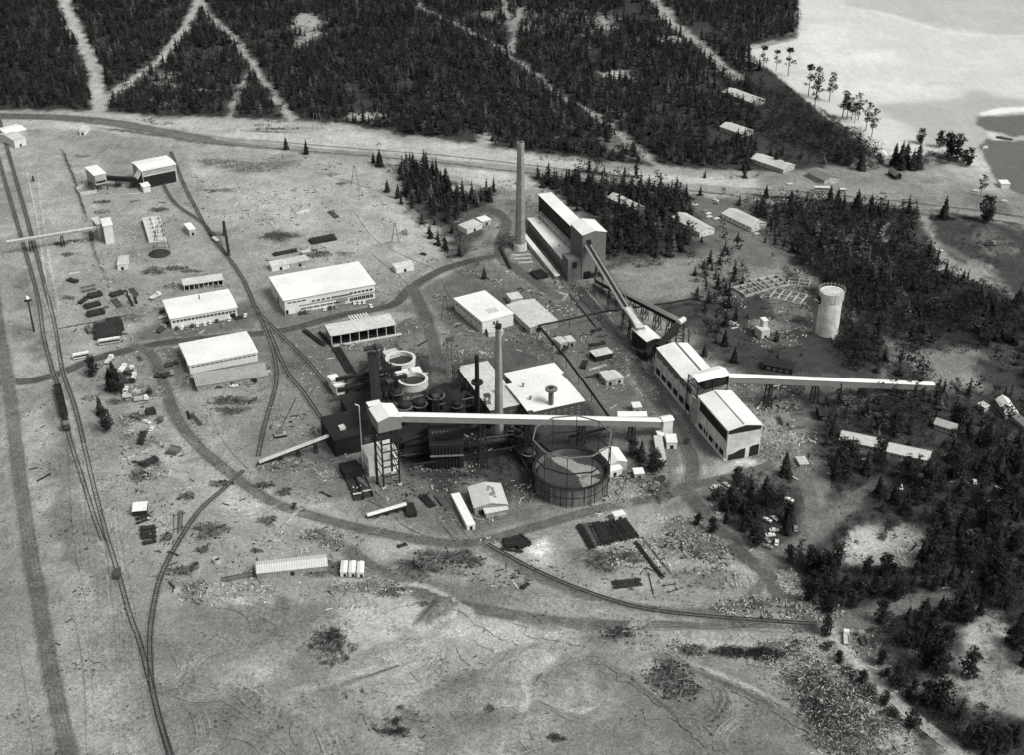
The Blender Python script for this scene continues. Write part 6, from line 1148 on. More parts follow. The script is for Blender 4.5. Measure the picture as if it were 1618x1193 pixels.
ST = [
 ((491, 383), (529, 376), 7, 2.2, 'timber_d', 'black pipe stack on the sand behind the two-storey workshop'), ((432, 403), (468, 396), 4, 1.4, 'timber_d', 'second, lower black stack left of the first one behind the workshop'),
 ((108, 442), (122, 446), 3.5, 1.4, 'timber_d', 'short dark stack alone below the lattice chute line'), ((128, 455), (150, 450), 2, 1, 'timber_m', 'thin grey stack, topmost of the left yard rows'), ((130, 461), (152, 456), 2.5, 1, 'timber_m', 'thin grey stack, second of the left yard rows'),
 ((140, 470), (161, 465), 5, 2, 'timber_d', 'thick dark stack in the upper left yard rows'), ((126, 480), (138, 470), 3, 1.2, 'timber_d', 'slanted dark stack left of the thick one'), ((134, 486), (158, 480), 5, 1.8, 'timber_d', 'dark stack in the middle of the left yard rows'), ((140, 492), (172, 485), 2, 1, 'timber_m', 'long thin stack in the left yard rows'),
 ((138, 499), (165, 493), 5, 2, 'timber_d', 'dark stack near the pipe line of the left yard'), ((175, 468), (195, 462), 4.5, 1.6, 'timber_d', 'dark square-ended stack right of the left yard rows'), ((180, 473), (190, 485), 3.5, 1.2, 'timber_m', 'slanted grey stack below the square-ended one'), ((198, 459), (210, 483), 1.6, 1, 'timber_d', 'steep thin dark stack before the first workshop'), ((207, 456), (216, 467), 3, 1.2, 'timber_m', 'short slanted stack at the top of the workshop side rows'), ((213, 469), (216, 480), 1.6, 1, 'timber_d', 'tiny upright stack beside the first workshop road'),
 ((150, 512), (168, 508), 3, 1.6, 'timber_m', 'pale-topped stack above the big dark timber block'), ((168, 510), (190, 506), 5, 2.2, 'timber_d', 'dark stack at the top right of the big timber block'), ((150, 520), (193, 512), 6, 2.4, 'timber_d', 'upper stack of the big dark timber block'), ((150, 528), (194, 519), 6, 2.4, 'timber_d', 'middle stack of the big dark timber block'), ((150, 535), (192, 527), 4.5, 2, 'timber_d', 'lower stack of the big dark timber block, behind the bus'), ((137, 524), (145, 522), 7, 2, 'timber_m', 'square grey stack left of the big timber block'),
 ((222, 704), (228, 686), 3, 2, 'timber_d', 'upright dark stack beside the scrap of the left yard'), ((231, 655), (246, 652), 5, 2, 'timber_d', 'dark block stack in the upper left yard scrap'), ((270, 720), (280, 710), 5.5, 2, 'timber_m', 'square stack at the road side of the left yard'), ((209, 731), (236, 736), 1.6, 1, 'timber_d', 'long thin dark stack above the crate heap'), ((226, 739), (248, 727), 4, 2, 'timber_d', 'thick slanted dark stack above the crate heap'), ((210, 750), (226, 745), 3, 1.2, 'timber_m', 'short grey stack left of the crate heap'),
 ((302, 655), (318, 673), 2.4, 1.2, 'timber_m', 'slanted pipe stack right of the curved road'), ((296, 652), (300, 664), 1.6, 1, 'timber_d', 'small dark stack beside the slanted pipe stack'),
 ((215, 822), (236, 815), 2.4, 1, 'timber_d', 'first log stack below the bright white-roofed shed'), ((216, 829), (234, 822), 1.6, 1, 'timber_d', 'second log stack below the bright white-roofed shed'), ((222, 838), (246, 835), 2.6, 1.2, 'timber_d', 'third log stack, wide, lower left yard'), ((222, 845), (246, 842), 2.6, 1.2, 'timber_d', 'fourth log stack, wide, lower left yard'), ((224, 852), (247, 849), 2.6, 1.2, 'timber_d', 'fifth log stack, wide, lower left yard'), ((226, 861), (247, 857), 2.0, 1.2, 'timber_d', 'lowest log stack of the lower left yard'),
 ((276, 843), (276, 812), 1.2, .6, 'timber_m', 'leftmost of the upright pole stacks beside the curved track'), ((282, 842), (284, 810), 1.4, .8, 'timber_m', 'middle of the upright pole stacks beside the curved track'), ((288, 840), (290, 808), 1.2, .7, 'timber_d', 'rightmost of the upright pole stacks beside the curved track'), ((373, 831), (373, 803), .5, .5, 'timber_d', 'single dark log lying alone on the sand'), ((352, 918), (402, 908), 3, 1, 'timber_m', 'long low grey stack left of the striped shed'),
 ((506, 778), (524, 787), 1.2, .7, 'timber_d', 'single dark beam on the sand below the road ramp'), ((462, 806), (466, 797), 1.6, .8, 'timber_d', 'tiny dark stack on the verge of the curved road'), ((628, 866), (643, 861), 2, .8, 'timber_d', 'small dark stack alone below the road'), ((667, 784), (684, 802), 4, 1.4, 'timber_d', 'dark plank stack right of the white pipe bridge'), ((694, 783), (712, 806), 5, 1.2, 'timber_m', 'grey lumber heap left of the container hut'), ((645, 800), (652, 818), 4.5, 2, 'timber_d', 'black stack at the right end of the white pipe bridge'),
 ((802, 855), (806, 868), 5, 2, 'timber_d', 'left one of two upright black log stacks below the road'), ((814, 852), (830, 866), 7, 2, 'timber_d', 'right one of two upright black log stacks below the road'), ((790, 869), (826, 873), 1.8, .8, 'timber_d', 'long thin black stack below the upright log stacks'),
 ((915, 832), (936, 868), 3, 1.4, 'timber_d', 'narrow left row of the dark timber yard'), ((925, 830), (944, 864), 3, 1.2, 'timber_m', 'grey second row of the dark timber yard'), ((938, 829), (955, 862), 6, 1.2, 'timber_d', 'third, wide row of the dark timber yard'), ((952, 827), (968, 858), 5, 1.2, 'timber_d', 'fourth row of the dark timber yard'), ((972, 823), (995, 853), 9, 1.4, 'timber_d', 'broad black rightmost bed of the dark timber yard'),
 ((1005, 860), (1046, 914), 1.6, 1.2, 'timber_d', 'long narrow dark timber line pointing down right'), ((1014, 850), (1058, 905), 1.2, .6, 'timber_m', 'long thin grey line parallel to the dark timber line'), ((968, 926), (1012, 921), 5, 1, 'timber_d', 'dark flat stack near the lower embankment track'), ((984, 920), (1000, 934), 1, .5, 'timber_m', 'small loose boards beside the lower flat stack'), ((1024, 905), (1032, 940), .6, .5, 'timber_d', 'thin upright timber below the long line'), ((824, 932), (834, 924), 2.4, 1.2, 'timber_d', 'small black stack on the scored sand bank'),
 ((1058, 865), (1080, 856), .8, .5, 'timber_d', 'first of the loose dark beams in the lower timber field'), ((1062, 870), (1086, 860), .8, .5, 'timber_d', 'second of the loose dark beams in the lower timber field'), ((1066, 875), (1090, 867), .8, .5, 'timber_m', 'third of the loose beams in the lower timber field'), ((1080, 882), (1098, 874), .8, .5, 'timber_d', 'fourth of the loose dark beams in the lower timber field'), ((1044, 868), (1054, 862), .8, .5, 'timber_d', 'fifth short beam in the lower timber field'), ((1108, 912), (1128, 905), .8, .5, 'timber_d', 'short beam near the bright wood heap'), ((1046, 927), (1070, 924), .8, .5, 'timber_d', 'short rail piece below the timber field'), ((1054, 938), (1072, 932), .8, .5, 'timber_d', 'shortest rail piece below the timber field'),
 ((790, 392), (806, 424), 2.5, 1.4, 'timber_d', 'dark stack left of the tallest chimney foot'), ((808, 404), (838, 402), 1.5, .8, 'roof_pale', 'upper white plate stack at the chimney foot'), ((812, 409), (840, 408), 1.5, .8, 'roof_pale', 'middle white plate stack at the chimney foot'), ((818, 415), (842, 414), 1.5, .8, 'roof_pale', 'lower white plate stack at the chimney foot'), ((846, 430), (858, 440), 8, 2, 'timber_d', 'black coal stack below the white plates'), ((884, 560), (896, 548), 2.4, 1.4, 'timber_d', 'short black pipe near the overhead bridge corner'), ((921, 583), (925, 572), 3, 1.6, 'timber_d', 'short dark tank on the central track side'), ((914, 466), (960, 520), 1, .6, 'timber_m', 'long thin timber line in the pipe yard'), ((924, 456), (972, 512), .9, .5, 'timber', 'pale long timber line in the pipe yard'), ((900, 465), (940, 515), 1, .6, 'timber_d', 'dark long timber line in the pipe yard'),
 ((935, 525), (950, 520), 2.2, 1.2, 'timber_d', 'dark block stack in the middle yard'), ((932, 546), (956, 542), 3, 1.4, 'timber_d', 'dark stack behind the hut on dark posts'), ((930, 585), (958, 577), 1.4, .8, 'timber', 'pale plank stack left of the paired pale huts'), ((926, 598), (946, 592), 2, 1, 'timber_d', 'dark stack left of the paired huts, below the pale planks'), ((522, 334), (533, 344), 4, 1.4, 'timber_m', 'grey pipe bundle with white ends on the upper sand'), ((468, 338), (488, 331), 4, 1, 'roof_pale', 'white plank stack on the upper sand'), ((428, 296), (452, 292), 2, .8, 'timber', 'pale timber stack in the upper rubble field'), ((432, 302), (455, 299), 2, .8, 'timber', 'second pale timber stack in the upper rubble field'), ((436, 307), (450, 305), 1.6, .8, 'timber', 'third pale timber stack in the upper rubble field'), ((498, 344), (506, 343), 1.4, .6, 'roof_pale', 'tiny white plank pile on the upper sand'), ((427, 350), (431, 355), 2, .8, 'roof_pale', 'small white slab on the sand above the pipe stacks'), ((204, 306), (222, 305), 1.4, .6, 'roof_pale', 'white plank stack below the little white hut'), ((206, 318), (222, 316), 1.6, .6, 'timber_m', 'grey plank stack below the white plank stack'), ((290, 431), (312, 426), 1.2, .6, 'timber_m', 'thin grey stack above the narrow open shed'),
 ((596, 458), (608, 482), 1.2, .7, 'timber_d', 'thin black pipe right of the two-storey workshop'), ((505, 525), (560, 590), 2.2, 1.0, 'timber_d', 'long black pipe line left of the steep gallery'), ((530, 548), (556, 590), 5, 1.0, 'timber_d', 'broad low black band left of the steep gallery'), ((480, 522), (512, 546), 2.5, 1.2, 'timber_d', 'dark scrap line left of the open-fronted shed'), ((659, 560), (674, 590), .8, .8, 'timber_d', 'black pipe lying right of the settling tanks'), ((88, 520), (214, 496), .8, .5, 'timber_d', 'long thin surface pipe crossing the left yard'),  # the broad band is low black logs along a dark strip of ground
 ((1214, 470), (1236, 490), 1.2, .5, 'timber', 'pale boards in the upper silo yard'), ((1240, 462), (1262, 470), 1.4, .6, 'timber', 'second pale boards in the silo yard'), ((1166, 440), (1196, 470), 1.0, .5, 'timber_m', 'grey boards at the left of the silo yard'), ((1500, 1138 - 20), (1512, 1150 - 20), .1, .5, 'timber', None),
]
for p0, p1, w_, h, m, lb in ST:
    if lb: stack(lb, p0, p1, w_, h, m)
BR = ('rock_w', 'rock_g', 'timber'); DK = ('timber_d', 'timber_m', 'steel_dark'); MX = ('rock_g', 'timber_m', 'timber', 'timber_d', 'rock_w')
HP = [ (95, 385, 5, 3, 40, DK, 'dark rubble left end of the patch under the narrow left conveyor', 1), (106, 402, 4, 3, 30, DK, 'small dark heap under the narrow left conveyor', 1), (122, 381, 8, 2.5, 45, MX, 'thin debris under the narrow left conveyor', .7), (163, 334, 6, 4, 45, MX, 'mixed debris above the white-topped drive house', 1), (161, 319, 6, 3, 40, DK, 'dark debris below the coal pen', .8), (252, 331, 7, 4, 60, DK, 'dark timber heap above the concrete bins', 1.2), (272, 350, 10, 6, 110, ('rock_w', 'rock_g', 'timber'), 'pale rubble right of the concrete bins', 1), (207, 372, 7, 5, 60, ('rock_w', 'rock_g'), 'white mound left of the concrete bins', 1.8), (243, 428, 8, 6, 60, DK, 'dark bars below the coal cone', 1), (278, 424, 8, 3.5, 50, DK, 'dark debris right of the coal cone', 1), (303, 428, 7, 2, 30, DK, 'thin dark debris above the narrow open shed', .7), (221, 403, 5, 2, 25, ('rock_w', 'rock_g'), 'pale patch left of the coal cone', .5), (130, 246, 6, 4, 30, MX, 'small debris left of the tower house', .7), (108, 470, 4, 2.5, 16, DK, 'tiny dark heap at the left yard rows', .8), (176, 530, 4, 8, 40, MX, 'debris right of the big timber block', 1), (205, 503, 10, 5, 70, MX, 'thin mixed debris between the timber block and first workshop', .8), (440, 372, 14, 5, 60, DK, 'dark brush on the upper sand behind the joined pale sheds', .6), (505, 402, 8, 5, 70, DK, 'dark scrap behind the two-storey workshop roof', 1.4), (545, 400, 6, 3, 30, MX, 'scrap right of the tiny pale crate cabin', 1), (350, 300, 12, 4, 50, MX, 'thin rubble at the lower edge of the upper rubble field', .6), (640, 515, 14, 9, 170, ('timber', 'rock_g', 'timber_m'), 'lumber scraps right of the open-fronted shed', 1), (560, 548, 16, 4, 120, ('timber', 'rock_g'), 'pale boards in front of the open-fronted shed', .8), (725, 492, 9, 6, 80, MX, 'timber scraps by the left wall of the square white block', 1.1), (755, 430, 12, 5, 60, MX, 'rubble on the roadside above the square white block', .8), (830, 535, 16, 6, 120, MX, 'rubble below the two-tone store', .9), (720, 560, 8, 10, 90, MX, 'rubble left of the boiler house', .9), (870, 560, 12, 7, 80, MX, 'loose scrap on the lot behind the powerhouse', .6), (1000, 560, 10, 10, 100, MX, 'debris left of the transfer building', .9), (905, 450, 14, 7, 110, MX, 'scrap in front of the processing plant tower', 1), (800, 380, 7, 12, 90, DK, 'dark scrap strip left of the tallest chimney', 1.2), # px,py,rx,ry(m),n,mats,label,h
 (400, 262, 34, 13, 330, ('timber', 'rock_g', 'timber_m'), 'wide pale rubble field below the highway on the upper sand', .9), (340, 256, 16, 9, 120, MX, 'small rubble patch at the left end of the upper rubble field', .9), (610, 262, 13, 5, 60, MX, 'dark brush and debris near the two small highway trees', 1),
 (370, 938, 17, 6, 150, ('rock_w', 'rock_g'), 'bright white rubble bank left of the striped shed', 1), (308, 936, 5, 7, 90, MX, 'tall scrap heap below the two dark barrels', 2.2), (284, 904, 6, 3.5, 60, DK, 'dark scrap heap left of the dark barrels', 1.6), (332, 840, 9, 7, 90, DK, 'black tangle of scrap right of the curved track', 1.8), (295, 786, 4, 4, 40, DK, 'small black scrap heap above the curved track', 1.4), (320, 870, 3, 2.4, 20, DK, 'little dark heap below the black tangle', 1), (349, 766, 6, 3, 50, DK, 'black heap where the curved track meets the road', 1.5), (263, 850, 3, 3.5, 25, DK, 'small dark heap between log stacks and pole stacks', 1.2), (223, 779, 3, 2.4, 25, MX, 'small heap above the bright white-roofed shed', 1),
 (245, 750, 7, 5, 90, ('rock_w', 'timber_m', 'steel_dark'), 'heap of pale and dark crates in the left yard', 1.6), (222, 755, 5, 4, 60, DK, 'dark rod heap left of the crates', 1.2), (235, 735, 7, 4, 40, DK, 'dark beam tangle above the crates', 1.6), (220, 660, 5, 4, 50, DK, 'dark machine parts in the upper left yard', 1.6), (236, 700, 4, 5, 45, MX, 'machine part pile in the middle of the left yard', 1.5), (258, 703, 4, 3, 30, ('rock_w', 'steel_dark'), 'white and dark crates beside the left yard road', 1.8), (252, 665, 2.5, 3.5, 20, DK, 'round dark drum pile in the left yard', 1.4), (205, 665, 8, 7, 60, ('rock_g', 'rock_w'), 'thin pale debris below the left trees', .6), (202, 688, 4, 4, 30, ('rock_g', 'rock_w'), 'pale gravel patch beside the left yard', .5), (228, 622, 12, 7, 90, MX, 'machinery clutter among the drum trucks', 1.5), (145, 630, 6, 4, 35, MX, 'scrub and debris near the leftmost trees', .8), (186, 636, 6, 3, 30, DK, 'dark debris beside the paired trees', .8),
 (368, 635, 14, 5, 130, DK, 'long black scrap spread below the lean-to shed', 1.2), (365, 650, 10, 5, 40, DK, 'scattered dark pieces under the black scrap spread', .8), (283, 570, 8, 10, 70, MX, 'scrap along the left wall of the second hall', 1.5), (350, 608, 20, 2, 40, MX, 'junk along the front of the lean-to shed', 1.4), (300, 600, 3, 5, 30, MX, 'junk at the left end of the lean-to shed', 1.6), (272, 452, 6, 4, 60, MX, 'junk at the left end of the narrow open shed', 1.8), (330, 452, 16, 2.2, 80, MX, 'junk in front of the narrow open shed', 1.4), (262, 476, 3, 4, 30, MX, 'junk by the rear left corner of the first workshop', 1.4),
 (447, 738, 14, 6, 170, MX, 'rubble strewn under the long pale ramp conveyor', 1.2), (490, 725, 12, 5, 90, ('timber_m', 'rock_g'), 'grey rubble beside the upper ramp conveyor', 1), (526, 748, 8, 4, 80, ('rock_w', 'rock_g'), 'bright rubble patch left of the loading troughs', 1.2), (549, 727, 8, 6, 80, ('rock_w', 'rock_g'), 'white spilled rubble at the head of the troughs', 1.6), (417, 768, 5, 3, 40, DK, 'small black coal heap above the curved road', 1.2), (449, 779, 4, 4, 30, DK, 'broken dark machine above the curved road', 1.2), (423, 824, 5, 4, 26, DK, 'spread of dark twigs below the curved road', .6), (508, 848, 10, 5, 120, MX, 'left arm of the tyre and barrel heap above the striped shed', 1.8), (528, 860, 6, 6, 90, MX, 'right arm of the tyre and barrel heap above the striped shed', 1.8), (474, 872, 4, 2, 20, ('rock_w',), 'small white heap behind the striped shed', 1), (406, 872, 3, 2, 14, DK, 'tiny dark heap left of the small white heap', .8),
 (516, 898, 14, 7, 110, DK, 'dark brush and scrap at the right end of the striped shed', 1.4), (570, 932, 13, 4, 120, ('timber', 'rock_g', 'timber_m'), 'pale brushwood heap below the white box wagons', 1.2), (595, 928, 9, 5, 90, MX, 'mixed scrap heap right of the pale brushwood', 1.4), (617, 937, 6, 4, 60, DK, 'dark scrap heap, last of the row below the wagons', 1.4), (640, 938, 3, 1.5, 12, ('rock_w',), 'tiny white pile beside the lower road', .6), (668, 956, 4, 1.6, 16, DK, 'tiny dark pile beside the lower road', .6),
 (690, 884, 11, 8, 110, DK, 'black scrap heap left in the central lower field', 1.8), (732, 886, 10, 6, 100, DK, 'black scrap heap right in the central lower field', 1.8), (660, 900, 12, 7, 60, ('leaf', 'timber_m'), 'dark brush beside the left black scrap heap', 1), (776, 856, 5, 2.4, 30, MX, 'small black and white heap on the road verge', 1.2), (712, 902, 8, 5, 40, MX, 'loose debris below the two black scrap heaps', .8),
 (668, 745, 6, 5, 60, MX, 'scrap beside the black retort house', 1.4), (690, 752, 14, 5, 120, DK, 'dark machinery row below the main conveyor', 2), (720, 738, 12, 6, 100, MX, 'mixed machinery right of the dark row below the conveyor', 1.8), (760, 740, 12, 8, 110, DK, 'dark debris under the conveyor trestle', 1.2), (800, 735, 6, 6, 60, DK, 'black hole and debris left of the gas holder', 1.4), (765, 822, 7, 4, 40, MX, 'small debris in front of the old patched workshop', .8), (823, 782, 6, 8, 60, MX, 'pump parts at the left foot of the gas holder', 1.4), (720, 815, 8, 8, 90, ('timber', 'timber_m'), 'tangled boards left of the container hut', 1.2), (980, 775, 17, 10, 330, ('rock_w', 'timber_m', 'steel_dark', 'rock_g'), 'large pale scrap yard right of the gas holder', 1.8), (1012, 762, 10, 8, 140, MX, 'darker scrap beside the small dark trees', 1.6), (1040, 775, 6, 12, 60, DK, 'scrap along the truck lane right of the gas holder', 1.2),
 (1215, 665, 12, 12, 160, ('rock_w', 'rock_g', 'timber_m'), 'bright rubble slope right of the crushing plant, upper part', 1.4), (1232, 690, 14, 9, 190, ('rock_w', 'rock_g', 'timber_m'), 'bright rubble slope right of the crushing plant, lower part', 1.4), (1212, 716, 8, 9, 110, MX, 'rubble beside the front gateway of the crushing plant', 1.2), (1265, 735, 10, 6, 70, MX, 'rubble round the low pale platform hut', 1), (1190, 620, 16, 8, 90, MX, 'debris under the transfer house and gallery', 1), (1030, 600, 5, 22, 150, ('timber', 'timber_m'), 'pale scaffold boards along the wall of the crushing plant', 1.2),
 (1078, 525, 10, 7, 100, MX, 'scrap under the dark trestle head', 1.4), (1188, 456, 12, 8, 260, ('timber', 'rock_g', 'timber_m'), 'building timber at the left of the silo yard', 1.2), (1238, 462, 16, 9, 340, ('timber', 'rock_g', 'timber_m'), 'foundation timber and forms in the silo yard', 1.2), (1245, 478, 12, 10, 140, MX, 'dark and pale forms in front of the silo', 1.2), (1220, 515, 14, 9, 180, ('rock_w', 'rock_g', 'timber'), 'pale rubble round the unfinished pump block', 1.2), (1226, 540, 14, 8, 110, MX, 'loose boards below the unfinished pump block', 1), (1288, 520, 9, 6, 90, ('rock_w', 'timber'), 'pale formwork litter at the foot of the silo', 1.1), (1265, 505, 5, 5, 60, DK, 'dark machinery left of the silo foot', 1.4),
 (1141, 803, 5, 6, 70, ('rock_g', 'rock_w'), 'pale gravel edge of the grove beside the road', .7), (1086, 836, 10, 8, 260, ('timber', 'rock_g', 'timber_m'), 'large brushwood heap beside the junction road, upper part', 1.4), (1116, 868, 9, 8, 220, ('timber', 'rock_g', 'timber_m'), 'large brushwood heap beside the junction road, lower part', 1.4), (1168, 918, 5, 6, 110, ('rock_w', 'timber'), 'bright end of the brushwood heap at the road fork', 1.6), (1198, 962, 18, 7, 300, ('timber', 'rock_w', 'timber_d'), 'bright debris bank between the two lower roads', 1.4), (1080, 865, 20, 10, 70, ('timber_d', 'timber_m'), 'scattered sticks over the lower timber field', .4), (1110, 915, 20, 8, 60, ('timber_d', 'timber_m'), 'scattered sticks near the brushwood heap', .4),
 (960, 886, 17, 8, 150, DK, 'black debris heap below the dark timber beds', 1.4), (978, 890, 6, 4, 50, ('rock_w', 'timber_m'), 'pale debris on the black heap below the timber beds', 1.6), (988, 1002, 10, 4, 90, DK, 'dark scrub heap on the lower sand, left of the long hedge', 1.6), (1072, 1020, 5, 3, 50, ('rock_w', 'timber_m'), 'small pale heap left of the dark hump', 1), (1092, 1028, 6, 4, 70, DK, 'dark hump at the left end of the long hedge', 2), (1055, 1068, 10, 9, 240, ('timber_d', 'timber_d', 'steel_dark', 'rock_g'), 'big black scrap heap with pale specks on the bottom sand', 2), (1072, 1092, 9, 6, 130, ('timber_d', 'timber_d', 'rock_g'), 'lower tail of the big black scrap heap on the bottom sand', 1.6),
 (1246, 920, 4.5, 9, 150, ('rock_w', 'timber', 'rock_g'), 'bright board bank along the road right of the fork', 1.2), (1297, 880, 13, 4, 170, ('timber', 'rock_w', 'rock_g'), 'bright board bank above the dark trees at the fork', 1.2), (1300, 968, 9, 6, 110, ('timber', 'rock_w', 'rock_g'), 'bright boards above the lower junction', 1), (1435, 885, 10, 6, 110, ('rock_g', 'rock_w'), 'pale debris in the sandy clearing of the right woods', .8), (1362, 1020, 6, 10, 120, MX, 'scrap bank right of the light truck', 1.4)]
for px, py, rx, ry, n, ms, lb, h in HP: heap(lb, px, py, rx, ry, n, ms, h=h, bt=.19 if 'scattered sticks' in lb else None)
# long tip of rubble at the bottom right: a chain of tips
tip = [(1232, 1032, 14), (1256, 1046, 15), (1282, 1038, 14), (1290, 1062, 17), (1316, 1070, 15), (1278, 1082, 14), (1308, 1095, 17), (1340, 1092, 15), (1322, 1118, 17), (1356, 1120, 15), (1346, 1146, 17), (1384, 1142, 13), (1362, 1172, 16), (1404, 1170, 13), (1320, 1150, 14), (1262, 1012, 10), (1300, 1130, 12), (1330, 1176, 11), (1360, 1090, 8), (1304, 1168, 10)]
words = ['top left end', 'upper left part', 'top beside the trees', 'upper middle', 'upper right part', 'left flank', 'middle', 'right middle by the road', 'lower middle', 'lower part by the road', 'lower left part', 'lower right part', 'bottom corner', 'bottom left edge', 'small spur at the top', 'left flank near the bottom', 'roadside spill near the bottom', 'small rise near the road', 'lowest left spill', 'last spill at the frame edge']
TM = (('rock_w', 'rock_g', 'timber', 'timber_d'), ('timber_d', 'timber_m', 'rock_g', 'timber_d', 'rock_w'), ('timber_d', 'timber_m', 'steel_dark', 'rock_g', 'timber'))
for (x, y, rr), wd in zip(tip, words): heap('tip of boards, stones and scrap at the bottom right, ' + wd, x, y, rr * .75, rr * .6, int(rr * (26 if wd in words[1:3] + words[4:5] + words[9:10] + words[13:14] else 20)), TM[0 if wd in words[1:3] + words[4:5] + words[9:10] + words[13:14] else random.choice((1, 2))], (.15, .8), .35, 1.8, 'rubbish_tip', 'rubbish tip', 'rubbish tips at the bottom right')
# dark barrels on the sand
for x, y, lb in ((309, 898, 'left one of the two black-mouthed barrels on the sand'), (343.5, 890, 'right one of the two black-mouthed barrels, the one with a pale side')):
    r = thing('open_tank', lb, 'tank', G(x, y), 0, 'open tanks on the lower left sand'); MB().ring((0, 0), 1.35, 1.6, 0, 2.2, 20).build('shell', 'wall_pale' if x > 320 else 'timber_m', r); MB().cyl((0, 0, .9), (0, 0, 1.2), 1.33, n=18).build('content', 'void', r)
# ------------------------------------------------ trees
def conifer(seed, h, r, tiers, br, bare=.12, hi=True):
    rnd = random.Random(seed); vs = []; fs = []
    z0 = h * bare; ph = rnd.random() * 6.28
    for t in range(tiers):
        f = t / (tiers - 1); z = z0 + (h - z0) * (f ** .9) * .97; rr = r * (1 - f) ** .8 * rnd.uniform(.82, 1.15) + .12; nb = max(3, int(br * (1 - f * .5)))
        for k in range(nb):
            a = ph + 6.283 * (k + rnd.uniform(-.3, .3)) / nb; l = rr * rnd.uniform(.6, 1.25); w_ = l * rnd.uniform(.3, .5) + .12; dz = -l * rnd.uniform(.2, .55); ca, sa = math.cos(a), math.sin(a); o = len(vs); zz = z + rnd.uniform(-.25, .25)
            if hi:
                m_ = .55; vs += [(ca * .05, sa * .05, zz + l * .28), (ca * l * m_ - sa * w_, sa * l * m_ + ca * w_, zz + dz * .45), (ca * l, sa * l, zz + dz), (ca * l * m_ + sa * w_, sa * l * m_ - ca * w_, zz + dz * .45), (ca * l * .5, sa * l * .5, zz + l * .12)]
                fs += [(o, o + 1, o + 4), (o + 1, o + 2, o + 4), (o + 2, o + 3, o + 4), (o + 3, o, o + 4)]
            else:
                vs += [(0, 0, zz + l * .45), (ca * l - sa * w_ * 1.3, sa * l + ca * w_ * 1.3, zz + dz), (ca * l + sa * w_ * 1.3, sa * l - ca * w_ * 1.3, zz + dz * .8)]; fs.append((o, o + 1, o + 2))
        ph += 1.1
    # inner shade cone
    o = len(vs); n = 5; vs += [(0, 0, h * .98)] + [(r * .42 * math.cos(6.283 * k / n), r * .42 * math.sin(6.283 * k / n), z0 + .3) for k in range(n)]; fs += [(o, o + 1 + k, o + 1 + (k + 1) % n) for k in range(n)]
    return vs, fs
def pine(seed, h, r, clumps, per, bare=.5, fat=1.0):
    rnd = random.Random(seed); vs = []; fs = []
    for c in range(clumps):
        f = rnd.random(); z = h * (bare + (1 - bare) * f) ; q = r * (1 - abs(f - .35) * 1.1) * rnd.uniform(.2, 1); a = rnd.random() * 6.283; cx, cy = q * math.cos(a), q * math.sin(a); s = r * rnd.uniform(.2, .42) * fat
        for k in range(per):
            a1 = rnd.random() * 6.283; u = rnd.uniform(-1, 1); w_ = math.sqrt(1 - u * u); p = Vector((cx + s * w_ * math.cos(a1), cy + s * w_ * math.sin(a1), min(h, z + s * u * .6))); o = len(vs)
            for j in range(3): vs.append((p.x + rnd.uniform(-1, 1) * s * .6, p.y + rnd.uniform(-1, 1) * s * .6, p.z + rnd.uniform(-1, 1) * s * .5))
            fs.append((o, o + 1, o + 2))
    return vs, fs
def bush(seed, h, r, n):
    rnd = random.Random(seed); vs = []; fs = []
    for k in range(n):
        a = rnd.random() * 6.283; u = rnd.random(); q = r * rnd.random() ** .5 * math.sqrt(max(.05, 1 - u * u)); p = (q * math.cos(a), q * math.sin(a), u * h); s = r * rnd.uniform(.15, .32); o = len(vs)
        for j in range(3): vs.append((p[0] + rnd.uniform(-s, s), p[1] + rnd.uniform(-s, s), max(0, p[2] + rnd.uniform(-s, s) * .8)))
        fs.append((o, o + 1, o + 2))
    return vs, fs
def pmesh(name, vf, m): me = bpy.data.meshes.new(name); me.from_pydata([tuple(v) for v in vf[0]], [], vf[1]); me.materials.append(M[m]); me.update(); return me
def limbs(h, r, bare):
    b = MB().cyl((0, 0, -.2), (0, 0, h * .93), .24 * h / 12, .05, 6)
    for k in range(7): z = h * (bare + (1 - bare) * k / 8); a = k * 2.4; l = r * .6 * (1 - k / 9); b.cyl((0, 0, z), (l * math.cos(a), l * math.sin(a), z + l * .1), .07, .02, 4, cap=False)
    return b.mesh('trunk', 'bark')
HI = []
for k in range(6): HI.append((pmesh('crown', conifer(k, 12, 2.6, 15, 10), 'needle'), limbs(12, 2.6, .15), 'spruce'))
for k in range(3): HI.append((pmesh('crown', pine(20 + k, 12, 2.9, 17, 22, .38), 'needle2'), limbs(12, 2.6, .4), 'pine'))
for k in range(3): HI.append((pmesh('crown', pine(40 + k, 12, 3.7, 40, 26, .12), 'needle2'), limbs(12, 3.4, .25), 'broad'))
TP = MB_ = None
LO = [conifer(100 + k, 12, 2.5, 7, 5, .08, False) for k in range(8)] + [pine(200 + k, 11, 2.8, 13, 6, .12, 1.9) for k in range(4)]
LOT = []
for vs, fs in LO: LOT.append((np.array([tuple(v) for v in vs]), np.array(fs)))
BU = [(np.array(b_[0]), np.array(b_[1])) for b_ in (bush(300 + k, 1.6, 1.7, 26) for k in range(5))]
STW = [(np.array(wpts(p)), w_) for p, w_, t in STRIPS]; RDW = [(np.array([tuple(q[:2]) for q in smooth_pts(wpts(p), 15)]), w_) for _, p, w_, _ in ROADS]
CLR = []
def clr(px, py, rx, ry): CLR.append(wpts([(px + rx * math.cos(k * .628), py + ry * math.sin(k * .628)) for k in range(10)]))
